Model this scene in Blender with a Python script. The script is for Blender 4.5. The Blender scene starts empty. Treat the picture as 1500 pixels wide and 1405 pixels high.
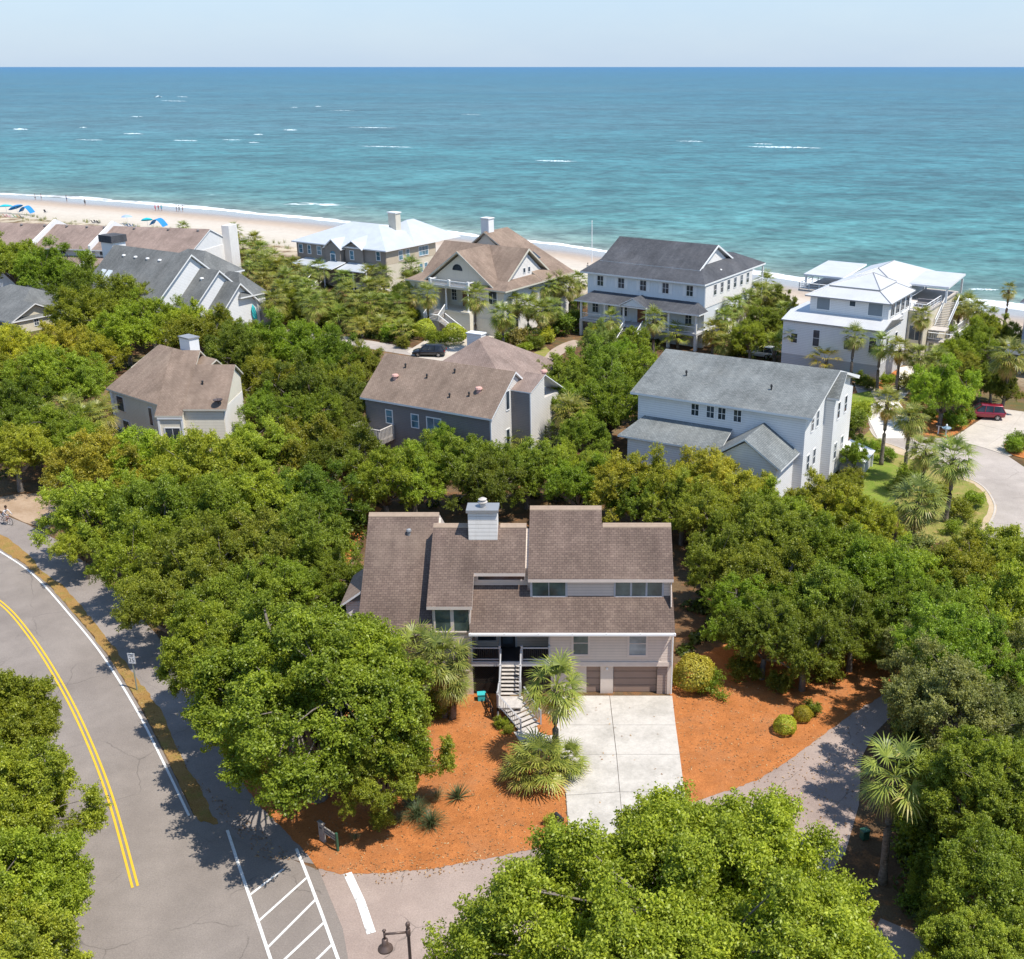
import bpy, bmesh, math, random
import numpy as np
from mathutils import Vector, Matrix
R_ = math.radians
random.seed(7)
scene = bpy.context.scene
COL = scene.collection

# ------------------------------------------------------------------ camera
CAM_H, F_PX, CX, CY = 38.0, 1590.0, 850.0, 702.5      # measured on the 1500 x 1405 photograph
PITCH = math.atan((CY - 97.5) / F_PX)
cam_d = bpy.data.cameras.new('camera')
cam = bpy.data.objects.new('camera', cam_d)
COL.objects.link(cam)
cam.location = (0, 0, CAM_H)
cam.rotation_euler = (math.pi / 2 - PITCH, 0, 0)
cam_d.sensor_width = 36.0
cam_d.lens = F_PX / 1500.0 * 36.0
cam_d.shift_x = -(CX - 750.0) / 1500.0
cam_d.clip_start = 0.5
cam_d.clip_end = 200000.0
scene.camera = cam

# ------------------------------------------------------------------ sky, sun, exposure
SUN_EL, SUN_AZ = 63.0, 118.0            # azimuth clockwise from +Y (the camera's heading)
world = bpy.data.worlds.new('World')
scene.world = world
world.use_nodes = True
wn, wl = world.node_tree.nodes, world.node_tree.links
wn.clear()
w_out = wn.new('ShaderNodeOutputWorld')
w_bg = wn.new('ShaderNodeBackground')
w_sky = wn.new('ShaderNodeTexSky')
w_sky.sky_type = 'NISHITA'
w_sky.sun_disc = False
w_sky.sun_elevation = R_(SUN_EL)
w_sky.sun_rotation = R_(SUN_AZ)
w_sky.altitude = 40
w_sky.air_density = 1.0
w_sky.dust_density = 0.15
w_sky.ozone_density = 4.0
w_bg.inputs['Strength'].default_value = 0.145
w_tint = wn.new('ShaderNodeMix'); w_tint.data_type = 'RGBA'; w_tint.blend_type = 'MULTIPLY'
w_tint.inputs[0].default_value = 1.0; w_tint.inputs[7].default_value = (0.96, 1.03, 1.08, 1)
wl.new(w_sky.outputs[0], w_tint.inputs[6])
# thin veils of high cloud
w_tc = wn.new('ShaderNodeTexCoord'); w_mp = wn.new('ShaderNodeMapping'); w_mp.inputs['Scale'].default_value = (1.4, 1.4, 4.0)
w_nz = wn.new('ShaderNodeTexNoise'); w_nz.inputs['Scale'].default_value = 2.6; w_nz.inputs['Detail'].default_value = 7; w_nz.inputs['Roughness'].default_value = 0.62
w_rp = wn.new('ShaderNodeValToRGB'); w_rp.color_ramp.elements[0].position = 0.44; w_rp.color_ramp.elements[1].position = 0.72
w_rp.color_ramp.elements[1].color = (0.55, 0.55, 0.55, 1)
w_cl = wn.new('ShaderNodeMix'); w_cl.data_type = 'RGBA'; w_cl.inputs[7].default_value = (3.55, 4.2, 4.85, 1)
wl.new(w_tc.outputs['Generated'], w_mp.inputs['Vector']); wl.new(w_mp.outputs[0], w_nz.inputs['Vector']); wl.new(w_nz.outputs['Fac'], w_rp.inputs[0])
# hazy marine air low over the horizon
w_sx = wn.new('ShaderNodeSeparateXYZ'); wl.new(w_tc.outputs['Generated'], w_sx.inputs[0])
w_hz = wn.new('ShaderNodeMapRange'); w_hz.inputs['From Min'].default_value = 0.0; w_hz.inputs['From Max'].default_value = 0.3
w_hz.inputs['To Min'].default_value = 0.93; w_hz.inputs['To Max'].default_value = 0.1
wl.new(w_sx.outputs['Z'], w_hz.inputs['Value'])
w_mx = wn.new('ShaderNodeMath'); w_mx.operation = 'MAXIMUM'
wl.new(w_rp.outputs[0], w_mx.inputs[0]); wl.new(w_hz.outputs[0], w_mx.inputs[1])
w_vr = wn.new('ShaderNodeMix'); w_vr.data_type = 'RGBA'; w_vr.inputs[6].default_value = (2.5, 3.15, 4.05, 1); w_vr.inputs[7].default_value = (2.95, 3.5, 4.15, 1)
wl.new(w_rp.outputs[0], w_vr.inputs[0]); wl.new(w_vr.outputs[2], w_cl.inputs[7])
wl.new(w_mx.outputs[0], w_cl.inputs[0]); wl.new(w_tint.outputs[2], w_cl.inputs[6])
wl.new(w_cl.outputs[2], w_bg.inputs[0])
wl.new(w_bg.outputs[0], w_out.inputs[0])

sun_d = bpy.data.lights.new('sun', 'SUN')
sun_d.energy = 4.3
sun_d.angle = R_(0.5)
sun_d.color = (1.0, 0.95, 0.86)
sun = bpy.data.objects.new('sun', sun_d)
COL.objects.link(sun)
_s = Vector((math.cos(R_(SUN_EL)) * math.sin(R_(SUN_AZ)), math.cos(R_(SUN_EL)) * math.cos(R_(SUN_AZ)), math.sin(R_(SUN_EL))))
sun.rotation_euler = (-_s).to_track_quat('-Z', 'Y').to_euler()
sun.location = _s * 200

scene.view_settings.view_transform = 'Standard'
scene.view_settings.look = 'None'
scene.view_settings.exposure = 0.5
scene.view_settings.gamma = 1.0
scene.view_settings.use_curve_mapping = False
scene.render.engine = 'CYCLES'
scene.cycles.max_bounces = 6
scene.cycles.diffuse_bounces = 3
scene.cycles.glossy_bounces = 3
scene.cycles.transmission_bounces = 4
scene.cycles.transparent_max_bounces = 6

# ------------------------------------------------------------------ measuring: photo pixel -> point at a height
def at(px, py, z=0.0):
    u, v = (px - CX) / F_PX, (CY - py) / F_PX
    s, c = math.sin(PITCH), math.cos(PITCH)
    d = Vector((u, c + v * s, -s + v * c))
    t = (z - CAM_H) / d.z
    return Vector((t * d.x, t * d.y, z))
def px_per_m(p):
    s, c = math.sin(PITCH), math.cos(PITCH)
    return F_PX / (p[1] * c - (p[2] - CAM_H) * s)
def to_px(p):
    s, c = math.sin(PITCH), math.cos(PITCH)
    z = p[2] - CAM_H
    dep, up = p[1] * c - z * s, p[1] * s + z * c
    return CX + F_PX * p[0] / dep, CY - F_PX * up / dep

# ------------------------------------------------------------------ tags
def tag(o, label=None, cat=None, group=None, kind=None):
    if label: o['label'] = label
    if cat: o['category'] = cat
    if group: o['group'] = group
    if kind: o['kind'] = kind
    return o
def empty(name, loc, rz=0.0, label=None, cat=None, group=None):
    o = bpy.data.objects.new(name, None)
    o.empty_display_size = 0.3
    COL.objects.link(o)
    o.location = loc
    o.rotation_euler = (0, 0, rz)
    return tag(o, label, cat, group)
def copy_tree(o, parent=None):
    c = o.copy()
    COL.objects.link(c)
    if parent is not None: c.parent = parent
    for ch in list(o.children): copy_tree(ch, c)
    return c

# ------------------------------------------------------------------ materials
class NT:
    def __init__(s, name):
        s.m = bpy.data.materials.new(name); s.m.use_nodes = True
        s.n, s.l = s.m.node_tree.nodes, s.m.node_tree.links
        s.n.clear()
        s.out = s.n.new('ShaderNodeOutputMaterial')
    def node(s, t, **k):
        n = s.n.new(t)
        for a, b in k.items(): setattr(n, a, b)
        return n
    def set(s, sock, v):
        if hasattr(v, 'is_linked') or isinstance(v, bpy.types.NodeSocket): s.l.new(v, sock)
        else:
            if isinstance(v, (tuple, list)) and len(v) == 3 and sock.type == 'RGBA': v = (*v, 1)
            sock.default_value = v
    def coord(s, which='Object', scale=None, rot=None):
        c = s.node('ShaderNodeTexCoord').outputs[which]
        if scale is None and rot is None: return c
        m = s.node('ShaderNodeMapping')
        s.l.new(c, m.inputs['Vector'])
        if scale is not None: m.inputs['Scale'].default_value = scale if isinstance(scale, tuple) else (scale,) * 3
        if rot is not None: m.inputs['Rotation'].default_value = rot
        return m.outputs[0]
    def noise(s, vec, scale, detail=4, rough=0.6, dist=0.0):
        n = s.node('ShaderNodeTexNoise')
        s.l.new(vec, n.inputs['Vector'])
        n.inputs['Scale'].default_value = scale; n.inputs['Detail'].default_value = detail
        n.inputs['Roughness'].default_value = rough; n.inputs['Distortion'].default_value = dist
        return n.outputs['Fac']
    def ramp(s, fac, stops, interp='LINEAR'):
        r = s.node('ShaderNodeValToRGB')
        s.l.new(fac, r.inputs[0])
        r.color_ramp.interpolation = interp
        e = r.color_ramp.elements
        while len(e) < len(stops): e.new(0.5)
        for i, (p, c) in enumerate(stops):
            e[i].position = p
            e[i].color = (*c, 1) if not isinstance(c, (int, float)) else (c, c, c, 1)
        return r.outputs[0]
    def mix(s, fac, a, b, mode='MIX'):
        m = s.node('ShaderNodeMix', data_type='RGBA', blend_type=mode)
        s.set(m.inputs[0], fac); s.set(m.inputs[6], a); s.set(m.inputs[7], b)
        return m.outputs[2]
    def math(s, op, a, b=0.0, clamp=False):
        m = s.node('ShaderNodeMath', operation=op, use_clamp=clamp)
        s.set(m.inputs[0], a); s.set(m.inputs[1], b)
        return m.outputs[0]
    def bump(s, h, strength=0.3, dist=0.05):
        b = s.node('ShaderNodeBump')
        s.l.new(h, b.inputs['Height'])
        b.inputs['Strength'].default_value = strength; b.inputs['Distance'].default_value = dist
        return b.outputs[0]
    def pbr(s, col, rough=0.7, spec=0.4, normal=None, metal=0.0):
        p = s.node('ShaderNodeBsdfPrincipled')
        s.set(p.inputs['Base Color'], col); s.set(p.inputs['Roughness'], rough)
        s.set(p.inputs['Specular IOR Level'], spec); s.set(p.inputs['Metallic'], metal)
        if normal is not None: s.l.new(normal, p.inputs['Normal'])
        s.l.new(p.outputs[0], s.out.inputs[0])
        return p

def m_plain(name, col, rough=0.6, spec=0.4, metal=0.0, var=0.12, scale=1.3):
    t = NT(name)
    f = t.noise(t.coord(), scale, 5, 0.65)
    k = t.ramp(f, [(0.3, 1 - var), (0.7, 1.0)])
    t.pbr(t.mix(1.0, col, k, 'MULTIPLY'), rough, spec, None, metal)
    return t.m
def m_shingle(name, c1, c2, c3, stain=(0.5, 0.42, 0.36), amount=0.35):
    t = NT(name)
    uv = t.coord('UV')
    b = t.node('ShaderNodeTexBrick')
    t.l.new(uv, b.inputs['Vector'])
    b.inputs['Scale'].default_value = 1.0
    b.inputs['Brick Width'].default_value = 0.29; b.inputs['Row Height'].default_value = 0.165
    b.inputs['Mortar Size'].default_value = 0.012; b.inputs['Bias'].default_value = 0.0
    b.inputs['Color1'].default_value = (*c1, 1); b.inputs['Color2'].default_value = (*c2, 1); b.inputs['Mortar'].default_value = (*[x * 0.45 for x in c1], 1)
    o = t.coord()
    spots = t.noise(uv, 7.0, 4, 0.8)
    col = t.mix(t.ramp(spots, [(0.42, 0.0), (0.72, 0.75)]), b.outputs['Color'], c3)
    big = t.noise(o, 0.35, 5, 0.62)
    col = t.mix(1.0, col, t.ramp(big, [(0.3, 0.72), (0.7, 1.12)]), 'MULTIPLY')
    run = t.noise(t.coord('UV', (1.6, 0.16, 1)), 1.0, 5, 0.7)
    col = t.mix(1.0, col, t.ramp(run, [(0.3, 0.84), (0.7, 1.12)]), 'MULTIPLY')
    col = t.mix(t.math('MULTIPLY', t.ramp(t.noise(o, 0.16, 6, 0.7), [(0.5, 0.0), (0.66, 1.0)]), amount), col, stain)
    t.pbr(col, 0.95, 0.15, t.bump(b.outputs['Fac'], -0.5, 0.03))
    return t.m
def m_siding(name, col, pitch=0.16, var=0.1, vertical=False, strength=0.6, dirt=0.15):
    t = NT(name)
    uv = t.coord('UV')
    sx = t.node('ShaderNodeSeparateXYZ'); t.l.new(uv, sx.inputs[0])
    v = sx.outputs['X' if vertical else 'Y']
    f = t.math('FRACT', t.math('DIVIDE', v, pitch))
    if vertical:                                   # board and batten: a narrow raised batten in every pitch
        h = t.ramp(f, [(0.0, 1.0), (0.16, 1.0), (0.2, 0.0), (0.96, 0.0), (1.0, 1.0)])
    else:                                          # lap siding: each board leans out to its lower edge
        h = t.math('SUBTRACT', 1.0, f)
    n = t.noise(t.coord(), 0.9, 5, 0.6)
    c = t.mix(1.0, col, t.ramp(n, [(0.3, 1 - var), (0.7, 1.0)]), 'MULTIPLY')
    lines = t.ramp(f, [(0.0, 0.42 if not vertical else 1.0), (0.14, 1.0)])  # shadow under each lap put into the colour as a dark line
    c = t.mix(1.0, c, lines, 'MULTIPLY')
    str_ = t.noise(t.coord('UV', (2.2, 0.25, 1)), 1.6, 4, 0.7)
    c = t.mix(t.math('MULTIPLY', t.ramp(str_, [(0.5, 0.0), (0.75, 1.0)]), dirt), c, (0.3, 0.28, 0.22))
    t.pbr(c, 0.65, 0.3, t.bump(h, strength, 0.03))
    return t.m
def m_metal_roof(name, col):
    t = NT(name)
    uv = t.coord('UV')
    sx = t.node('ShaderNodeSeparateXYZ'); t.l.new(uv, sx.inputs[0])
    f = t.math('FRACT', t.math('DIVIDE', sx.outputs['X'], 0.42))
    h = t.ramp(f, [(0.0, 1.0), (0.09, 1.0), (0.13, 0.0), (0.97, 0.0), (1.0, 1.0)])
    n = t.noise(t.coord(), 0.5, 5, 0.65)
    c = t.mix(1.0, col, t.ramp(n, [(0.3, 0.86), (0.7, 1.0)]), 'MULTIPLY')
    t.pbr(c, 0.42, 0.5, t.bump(h, 0.6, 0.04), 0.25)
    return t.m
def m_glass(name, col=(0.025, 0.035, 0.045), blind=0.0):
    t = NT(name)
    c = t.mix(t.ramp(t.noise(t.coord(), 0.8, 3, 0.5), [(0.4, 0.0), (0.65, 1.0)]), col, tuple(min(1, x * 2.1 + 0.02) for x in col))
    if blind:
        sx = t.node('ShaderNodeSeparateXYZ'); t.l.new(t.coord('UV'), sx.inputs[0])
        f = t.math('FRACT', t.math('DIVIDE', sx.outputs['Y'], 0.09))
        c = t.mix(t.math('MULTIPLY', t.ramp(f, [(0.3, 0.0), (0.5, 1.0)]), blind), c, (0.0, 0.0, 0.0))
    t.pbr(c, 0.06, 0.55)
    return t.m

# ------------------------------------------------------------------ mesh builder: one MB = one mesh object
class MB:
    def __init__(s): s.v, s.f, s.k = [], [], []
    def poly(s, pts, k=0):
        i = len(s.v); s.v += [tuple(p) for p in pts]; s.f.append(tuple(range(i, i + len(pts)))); s.k.append(k); return s
    def box(s, x0, y0, z0, x1, y1, z1, k=0):
        x0, x1 = min(x0, x1), max(x0, x1); y0, y1 = min(y0, y1), max(y0, y1); z0, z1 = min(z0, z1), max(z0, z1)
        i = len(s.v)
        s.v += [(x0, y0, z0), (x1, y0, z0), (x1, y1, z0), (x0, y1, z0), (x0, y0, z1), (x1, y0, z1), (x1, y1, z1), (x0, y1, z1)]
        for q in ((0, 3, 2, 1), (4, 5, 6, 7), (0, 1, 5, 4), (1, 2, 6, 5), (2, 3, 7, 6), (3, 0, 4, 7)):
            s.f.append(tuple(i + a for a in q)); s.k.append(k)
        return s
    def hexa(s, b, t, k=0):
        """four bottom points, four top points, both counter-clockwise from above"""
        i = len(s.v); s.v += [tuple(p) for p in b] + [tuple(p) for p in t]
        for q in ((0, 3, 2, 1), (4, 5, 6, 7), (0, 1, 5, 4), (1, 2, 6, 5), (2, 3, 7, 6), (3, 0, 4, 7)):
            s.f.append(tuple(i + a for a in q)); s.k.append(k)
        return s
    def prism(s, poly, z0, z1, k=0):
        """vertical prism over a plan polygon, counter-clockwise"""
        n, i = len(poly), len(s.v)
        s.v += [(x, y, z0) for x, y in poly] + [(x, y, z1) for x, y in poly]
        s.f.append(tuple(i + n - 1 - a for a in range(n))); s.k.append(k)
        s.f.append(tuple(i + n + a for a in range(n))); s.k.append(k)
        for a in range(n):
            b = (a + 1) % n
            s.f.append((i + a, i + b, i + n + b, i + n + a)); s.k.append(k)
        return s
    def wedge_x(s, prof, x0, x1, k=0):
        """profile in (y, z), counter-clockwise seen from +x, extruded along x"""
        n, i = len(prof), len(s.v)
        s.v += [(x0, y, z) for y, z in prof] + [(x1, y, z) for y, z in prof]
        s.f.append(tuple(i + n - 1 - a for a in range(n))); s.k.append(k)
        s.f.append(tuple(i + n + a for a in range(n))); s.k.append(k)
        for a in range(n):
            b = (a + 1) % n
            s.f.append((i + a, i + b, i + n + b, i + n + a)); s.k.append(k)
        return s
    def wedge_y(s, prof, y0, y1, k=0):
        """profile in (x, z), counter-clockwise seen from -y, extruded along y"""
        n, i = len(prof), len(s.v)
        s.v += [(x, y0, z) for x, z in prof] + [(x, y1, z) for x, z in prof]
        s.f.append(tuple(i + a for a in range(n))); s.k.append(k)
        s.f.append(tuple(i + n + n - 1 - a for a in range(n))); s.k.append(k)
        for a in range(n):
            b = (a + 1) % n
            s.f.append((i + b, i + a, i + n + a, i + n + b)); s.k.append(k)
        return s
    def tube(s, pts, rad, n=8, k=0, cap=True):
        pts = [Vector(p) for p in pts]
        if not isinstance(rad, (list, tuple)): rad = [rad] * len(pts)
        rings = []
        for j, p in enumerate(pts):
            d = (pts[min(j + 1, len(pts) - 1)] - pts[max(j - 1, 0)]).normalized()
            a = d.cross(Vector((0, 0, 1)))
            if a.length < 1e-3: a = Vector((1, 0, 0))
            a.normalize(); b = d.cross(a)
            i = len(s.v)
            s.v += [tuple(p + (a * math.cos(q) + b * math.sin(q)) * rad[j]) for q in (2 * math.pi * m / n for m in range(n))]
            rings.append(i)
        for r0, r1 in zip(rings, rings[1:]):
            for m in range(n):
                s.f.append((r0 + m, r0 + (m + 1) % n, r1 + (m + 1) % n, r1 + m)); s.k.append(k)
        if cap:
            s.f.append(tuple(rings[0] + n - 1 - m for m in range(n))); s.k.append(k)
            s.f.append(tuple(rings[-1] + m for m in range(n))); s.k.append(k)
        return s
    def lathe(s, prof, n=16, o=(0, 0, 0), k=0):
        """profile (r, z) turned round the z axis"""
        rings = []
        for r, z in prof:
            rings.append(len(s.v))
            s.v += [(o[0] + r * math.cos(2 * math.pi * m / n), o[1] + r * math.sin(2 * math.pi * m / n), o[2] + z) for m in range(n)]
        for r0, r1 in zip(rings, rings[1:]):
            for m in range(n):
                s.f.append((r0 + m, r0 + (m + 1) % n, r1 + (m + 1) % n, r1 + m)); s.k.append(k)
        s.f.append(tuple(rings[0] + n - 1 - m for m in range(n))); s.k.append(k)
        s.f.append(tuple(rings[-1] + m for m in range(n))); s.k.append(k)
        return s
    def roof(s, polys, t=0.2, k=0, kt=1):
        """roof planes (counter-clockwise from above, sharing corners) as one slab with a fascia round its rim"""
        idx, vs, fs = {}, [], []
        for p in polys:
            f = []
            for q in p:
                key = tuple(round(c, 3) for c in q)
                if key not in idx: idx[key] = len(vs); vs.append(key)
                f.append(idx[key])
            fs.append(f)
        i, n = len(s.v), len(vs)
        s.v += vs + [(x, y, z - t) for x, y, z in vs]
        edges = {}
        for f in fs:
            s.f.append(tuple(i + a for a in f)); s.k.append(k)
            s.f.append(tuple(i + n + a for a in reversed(f))); s.k.append(kt)
            for a, b in zip(f, f[1:] + f[:1]): edges[(a, b)] = 1
        for a, b in edges:
            if (b, a) not in edges:
                s.f.append((i + b, i + a, i + n + a, i + n + b)); s.k.append(kt)
        return s
    def build(s, name, mats, parent=None, smooth=False, bevel=0.0):
        me = bpy.data.meshes.new(name)
        me.from_pydata(s.v, [], s.f)
        if not isinstance(mats, (list, tuple)): mats = [mats]
        for m in mats: me.materials.append(m)
        me.polygons.foreach_set('material_index', [min(k, len(mats) - 1) for k in s.k])
        if smooth: me.polygons.foreach_set('use_smooth', [True] * len(me.polygons))
        uvl = me.uv_layers.new(name='UVMap')
        Z = Vector((0, 0, 1))
        for p in me.polygons:
            nrm = p.normal
            u = Z.cross(nrm)
            if u.length < 0.05: u = Vector((1, 0, 0))
            u.normalize(); w = nrm.cross(u)
            for li in p.loop_indices:
                c = me.vertices[me.loops[li].vertex_index].co
                uvl.data[li].uv = (c.dot(u), c.dot(w))
        o = bpy.data.objects.new(name, me)
        COL.objects.link(o)
        if parent is not None: o.parent = parent
        if bevel > 0:
            b = o.modifiers.new('bevel', 'BEVEL'); b.width = bevel; b.segments = 2; b.limit_method = 'ANGLE'
        return o

def catmull(pts, n=6):
    if len(pts) < 3: return pts
    out = []
    P = [pts[0]] + list(pts) + [pts[-1]]
    for i in range(1, len(P) - 2):
        p0, p1, p2, p3 = (np.array(P[i + d], float) for d in (-1, 0, 1, 2))
        for j in range(n):
            t = j / n
            out.append(tuple(0.5 * (2 * p1 + (p2 - p0) * t + (2 * p0 - 5 * p1 + 4 * p2 - p3) * t * t + (3 * p1 - p0 - 3 * p2 + p3) * t ** 3)))
    out.append(tuple(pts[-1]))
    return out
# ------------------------------------------------------------------ shoreline
_sx = [-900, -600, -400, -260, -197, -168.8, -126.5, -77.6, -5, 42.7, 75.8, 140, 300, 900]
_sy = [560, 470, 425, 396, 378, 366, 344, 314.4, 266, 220, 193, 142, 15, -470]
def shore_y(x): return float(np.interp(x, _sx, _sy))
SEA_Z = -2.5
def land_z(t):          # t: metres inland of the water's edge, along y
    return float(np.interp(t, [-300, -60, 0, 22, 48, 60, 66, 72], [-14, -4.6, SEA_Z, -1.75, -0.75, 0.25, 0.3, 0.0]))

def grid_mesh(name, xs, rows, mat, attr=None, smooth=True):
    """rows: list of functions x -> (x, y, z, a)"""
    vs, at_ = [], []
    for r in rows:
        for x in xs:
            q = r(x); vs.append(q[:3]); at_.append(q[3] if len(q) > 3 else 0.0)
    n = len(xs)
    fs = [(j * n + i, j * n + i + 1, (j + 1) * n + i + 1, (j + 1) * n + i) for j in range(len(rows) - 1) for i in range(n - 1)]
    me = bpy.data.meshes.new(name)
    me.from_pydata(vs, [], fs)
    me.materials.append(mat)
    if attr:
        a = me.attributes.new(attr, 'FLOAT', 'POINT'); a.data.foreach_set('value', at_)
    me.polygons.foreach_set('use_smooth', [smooth] * len(me.polygons))
    o = bpy.data.objects.new(name, me); COL.objects.link(o)
    return o

def attr(t, name):
    a = t.node('ShaderNodeAttribute'); a.attribute_name = name
    return a.outputs['Fac']

# ground: leaf litter, sandy soil and low weeds
t = NT('leaf_litter_soil'); o_ = t.coord()
n1, n2, n3 = t.noise(o_, 0.11, 6, 0.65), t.noise(o_, 0.9, 6, 0.7), t.noise(o_, 9.0, 4, 0.7)
c = t.mix(t.ramp(n1, [(0.42, 0.0), (0.62, 1.0)]), (0.105, 0.062, 0.034), (0.18, 0.125, 0.07))
c = t.mix(t.ramp(n2, [(0.5, 0.0), (0.66, 1.0)]), c, (0.26, 0.12, 0.05))
c = t.mix(t.ramp(t.noise(t.coord('Object', (1.0, 1.0, 1.0)), 0.05, 5, 0.6), [(0.56, 0.0), (0.68, 0.8)]), c, (0.075, 0.1, 0.028))
c = t.mix(1.0, c, t.ramp(n3, [(0.25, 0.6), (0.75, 1.3)]), 'MULTIPLY')
# sand shows through towards the dunes
c = t.mix(t.math('MULTIPLY', t.ramp(attr(t, 'inland'), [(0.0, 1.0), (0.1, 0.6), (0.2, 0.0)]), t.ramp(t.noise(o_, 0.25, 5, 0.7), [(0.38, 0.0), (0.56, 1.0)])), c, (0.55, 0.47, 0.35))
t.pbr(c, 1.0, 0.1, t.bump(n3, 0.6, 0.08))
M_GROUND = t.m
xs = list(np.linspace(-900, -260, 17)) + list(np.linspace(-250, 180, 87)) + list(np.linspace(190, 900, 19))
def ground_row(f):
    def r(x):
        ys = shore_y(x) - 60.0
        y = -220 + (ys + 220) * f
        tt = shore_y(x) - y
        return (x, y, land_z(tt), min(1.0, (tt - 60) / 100.0))
    return r
ground = grid_mesh('ground', xs, [ground_row(f) for f in (0, .2, .4, .55, .65, .72, .78, .83, .87, .9, .93, .96, .972, .984, .99, .995, 1.0)], M_GROUND, 'inland')
tag(ground, kind='structure')

# beach: dry sand, damp band, wet sheen at the water
t = NT('beach_sand'); o_ = t.coord()
d = attr(t, 'dist')
wob = t.math('MULTIPLY', t.math('SUBTRACT', t.noise(t.coord('Object', None, (0, 0, R_(38))), 0.035, 5, 0.6), 0.5), 0.13)
dd = t.math('ADD', d, wob)
c = t.ramp(dd, [(0.0, (0.30, 0.28, 0.26)), (0.17, (0.34, 0.30, 0.265)), (0.26, (0.38, 0.31, 0.25)), (0.36, (0.46, 0.37, 0.29)), (0.43, (0.50, 0.43, 0.355)), (0.6, (0.53, 0.475, 0.40)), (1.0, (0.48, 0.42, 0.335))])
c = t.mix(1.0, c, t.ramp(t.noise(o_, 0.6, 6, 0.7), [(0.3, 0.86), (0.7, 1.06)]), 'MULTIPLY')
c = t.mix(t.math('MULTIPLY', t.ramp(t.noise(o_, 0.9, 4, 0.75), [(0.6, 0.0), (0.75, 1.0)]), t.ramp(dd, [(0.66, 0.0), (0.85, 0.8)])), c, (0.2, 0.2, 0.08))
rg = t.ramp(dd, [(0.0, 0.12), (0.13, 0.22), (0.24, 0.75), (0.3, 1.0)])
nb = t.noise(o_, 2.5, 5, 0.7)
t.pbr(c, rg, t.ramp(dd, [(0.1, 0.55), (0.28, 0.1)]), t.bump(nb, 0.25, 0.05))
M_SAND = t.m
def beach_row(tt):
    return lambda x: (x, shore_y(x) - tt, land_z(tt), max(0.0, tt) / 60.0)
beach = grid_mesh('beach', xs, [beach_row(v) for v in (60.0, 54, 48, 42, 36, 30, 26, 22, 18, 14, 10, 6, 3, 0, -4, -10, -25, -60, -120)], M_SAND, 'dist')
tag(beach, kind='structure')

# sea
t = NT('sea_water')
off = attr(t, 'offshore')                         # metres from the water's edge
o_ = t.coord()
sw = t.coord('Object', (0.35, 1.0, 1.0), (0, 0, R_(32)))
lg = t.math('LOGARITHM', t.math('MAXIMUM', off, 1.0), 10.0)
big = t.noise(t.coord('Object', (0.4, 1.0, 1.0), (0, 0, R_(32))), 0.006, 6, 0.65)
lgw = t.math('ADD', lg, t.math('MULTIPLY', t.math('SUBTRACT', big, 0.5), 0.9))
c = t.ramp(t.math('DIVIDE', lgw, 5.0), [(0.0, (0.25, 0.26, 0.22)), (0.2, (0.135, 0.21, 0.18)), (0.32, (0.066, 0.185, 0.178)), (0.44, (0.044, 0.16, 0.168)), (0.58, (0.03, 0.125, 0.152)), (0.7, (0.015, 0.115, 0.17)), (0.86, (0.0, 0.105, 0.23))])
wide = t.noise(t.coord('Object', (0.25, 1.0, 1.0), (0, 0, R_(20))), 0.0032, 5, 0.6)
c = t.mix(t.math('MULTIPLY', t.ramp(wide, [(0.45, 0.0), (0.62, 1.0)]), t.ramp(t.math('DIVIDE', lg, 5.0), [(0.4, 0.0), (0.5, 0.55), (0.7, 0.3), (0.85, 0.0)])), c, (0.062, 0.135, 0.155))
# foam: the wash at the edge, then lacy bands of broken water further out
e1 = t.noise(t.coord('Object', (0.45, 1.0, 1.0), (0, 0, R_(38))), 0.05, 6, 0.65)
edge = t.math('ADD', off, t.math('MULTIPLY', t.math('SUBTRACT', e1, 0.5), 8.0))
wid = t.math('ADD', 8.0, t.math('MULTIPLY', t.ramp(t.noise(t.coord('Object', (0.3, 1, 1), (0, 0, R_(38))), 0.011, 3, 0.5), [(0.42, 0.0), (0.62, 1.0)]), 14.0))
lace = t.noise(t.coord('Object', (0.5, 1.0, 1.0), (0, 0, R_(38))), 0.55, 6, 0.75)
band = t.ramp(t.math('DIVIDE', edge, wid), [(0.0, 0.0), (0.03, 0.62), (0.10, 1.0), (0.17, 0.92), (0.24, 0.55), (0.32, 0.8), (0.42, 0.25), (0.6, 0.0)])
e2 = t.noise(t.coord('Object', (0.3, 1.0, 1.0), (0, 0, R_(38))), 0.02, 4, 0.6)
brk = t.ramp(t.math('DIVIDE', t.math('ABSOLUTE', t.math('SUBTRACT', t.math('ADD', off, t.math('MULTIPLY', t.math('SUBTRACT', e1, 0.5), 14.0)), 27.0)), 9.0), [(0.0, 0.72), (0.35, 0.55), (1.0, 0.0)])
brk = t.math('MULTIPLY', brk, t.ramp(e2, [(0.5, 0.0), (0.6, 1.0)]))
band = t.math('MAXIMUM', band, brk)
foam = t.ramp(t.math('ADD', t.math('MULTIPLY', band, 0.62), t.math('MULTIPLY', lace, 0.72)), [(0.66, 0.0), (0.80, 1.0)])
c = t.mix(foam, c, (0.82, 0.84, 0.84))
h1 = t.noise(sw, 0.22, 6, 0.62, 0.4)
h2 = t.noise(t.coord('Object', (0.5, 1.0, 1.0), (0, 0, R_(25))), 0.05, 5, 0.6, 0.6)
h3 = t.noise(t.coord('Object', (0.6, 1, 1), (0, 0, R_(40))), 1.1, 4, 0.7)
hh = t.math('ADD', t.math('ADD', t.math('MULTIPLY', h1, 1.2), t.math('MULTIPLY', h2, 3.0)), t.math('MULTIPLY', h3, 0.22))
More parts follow.
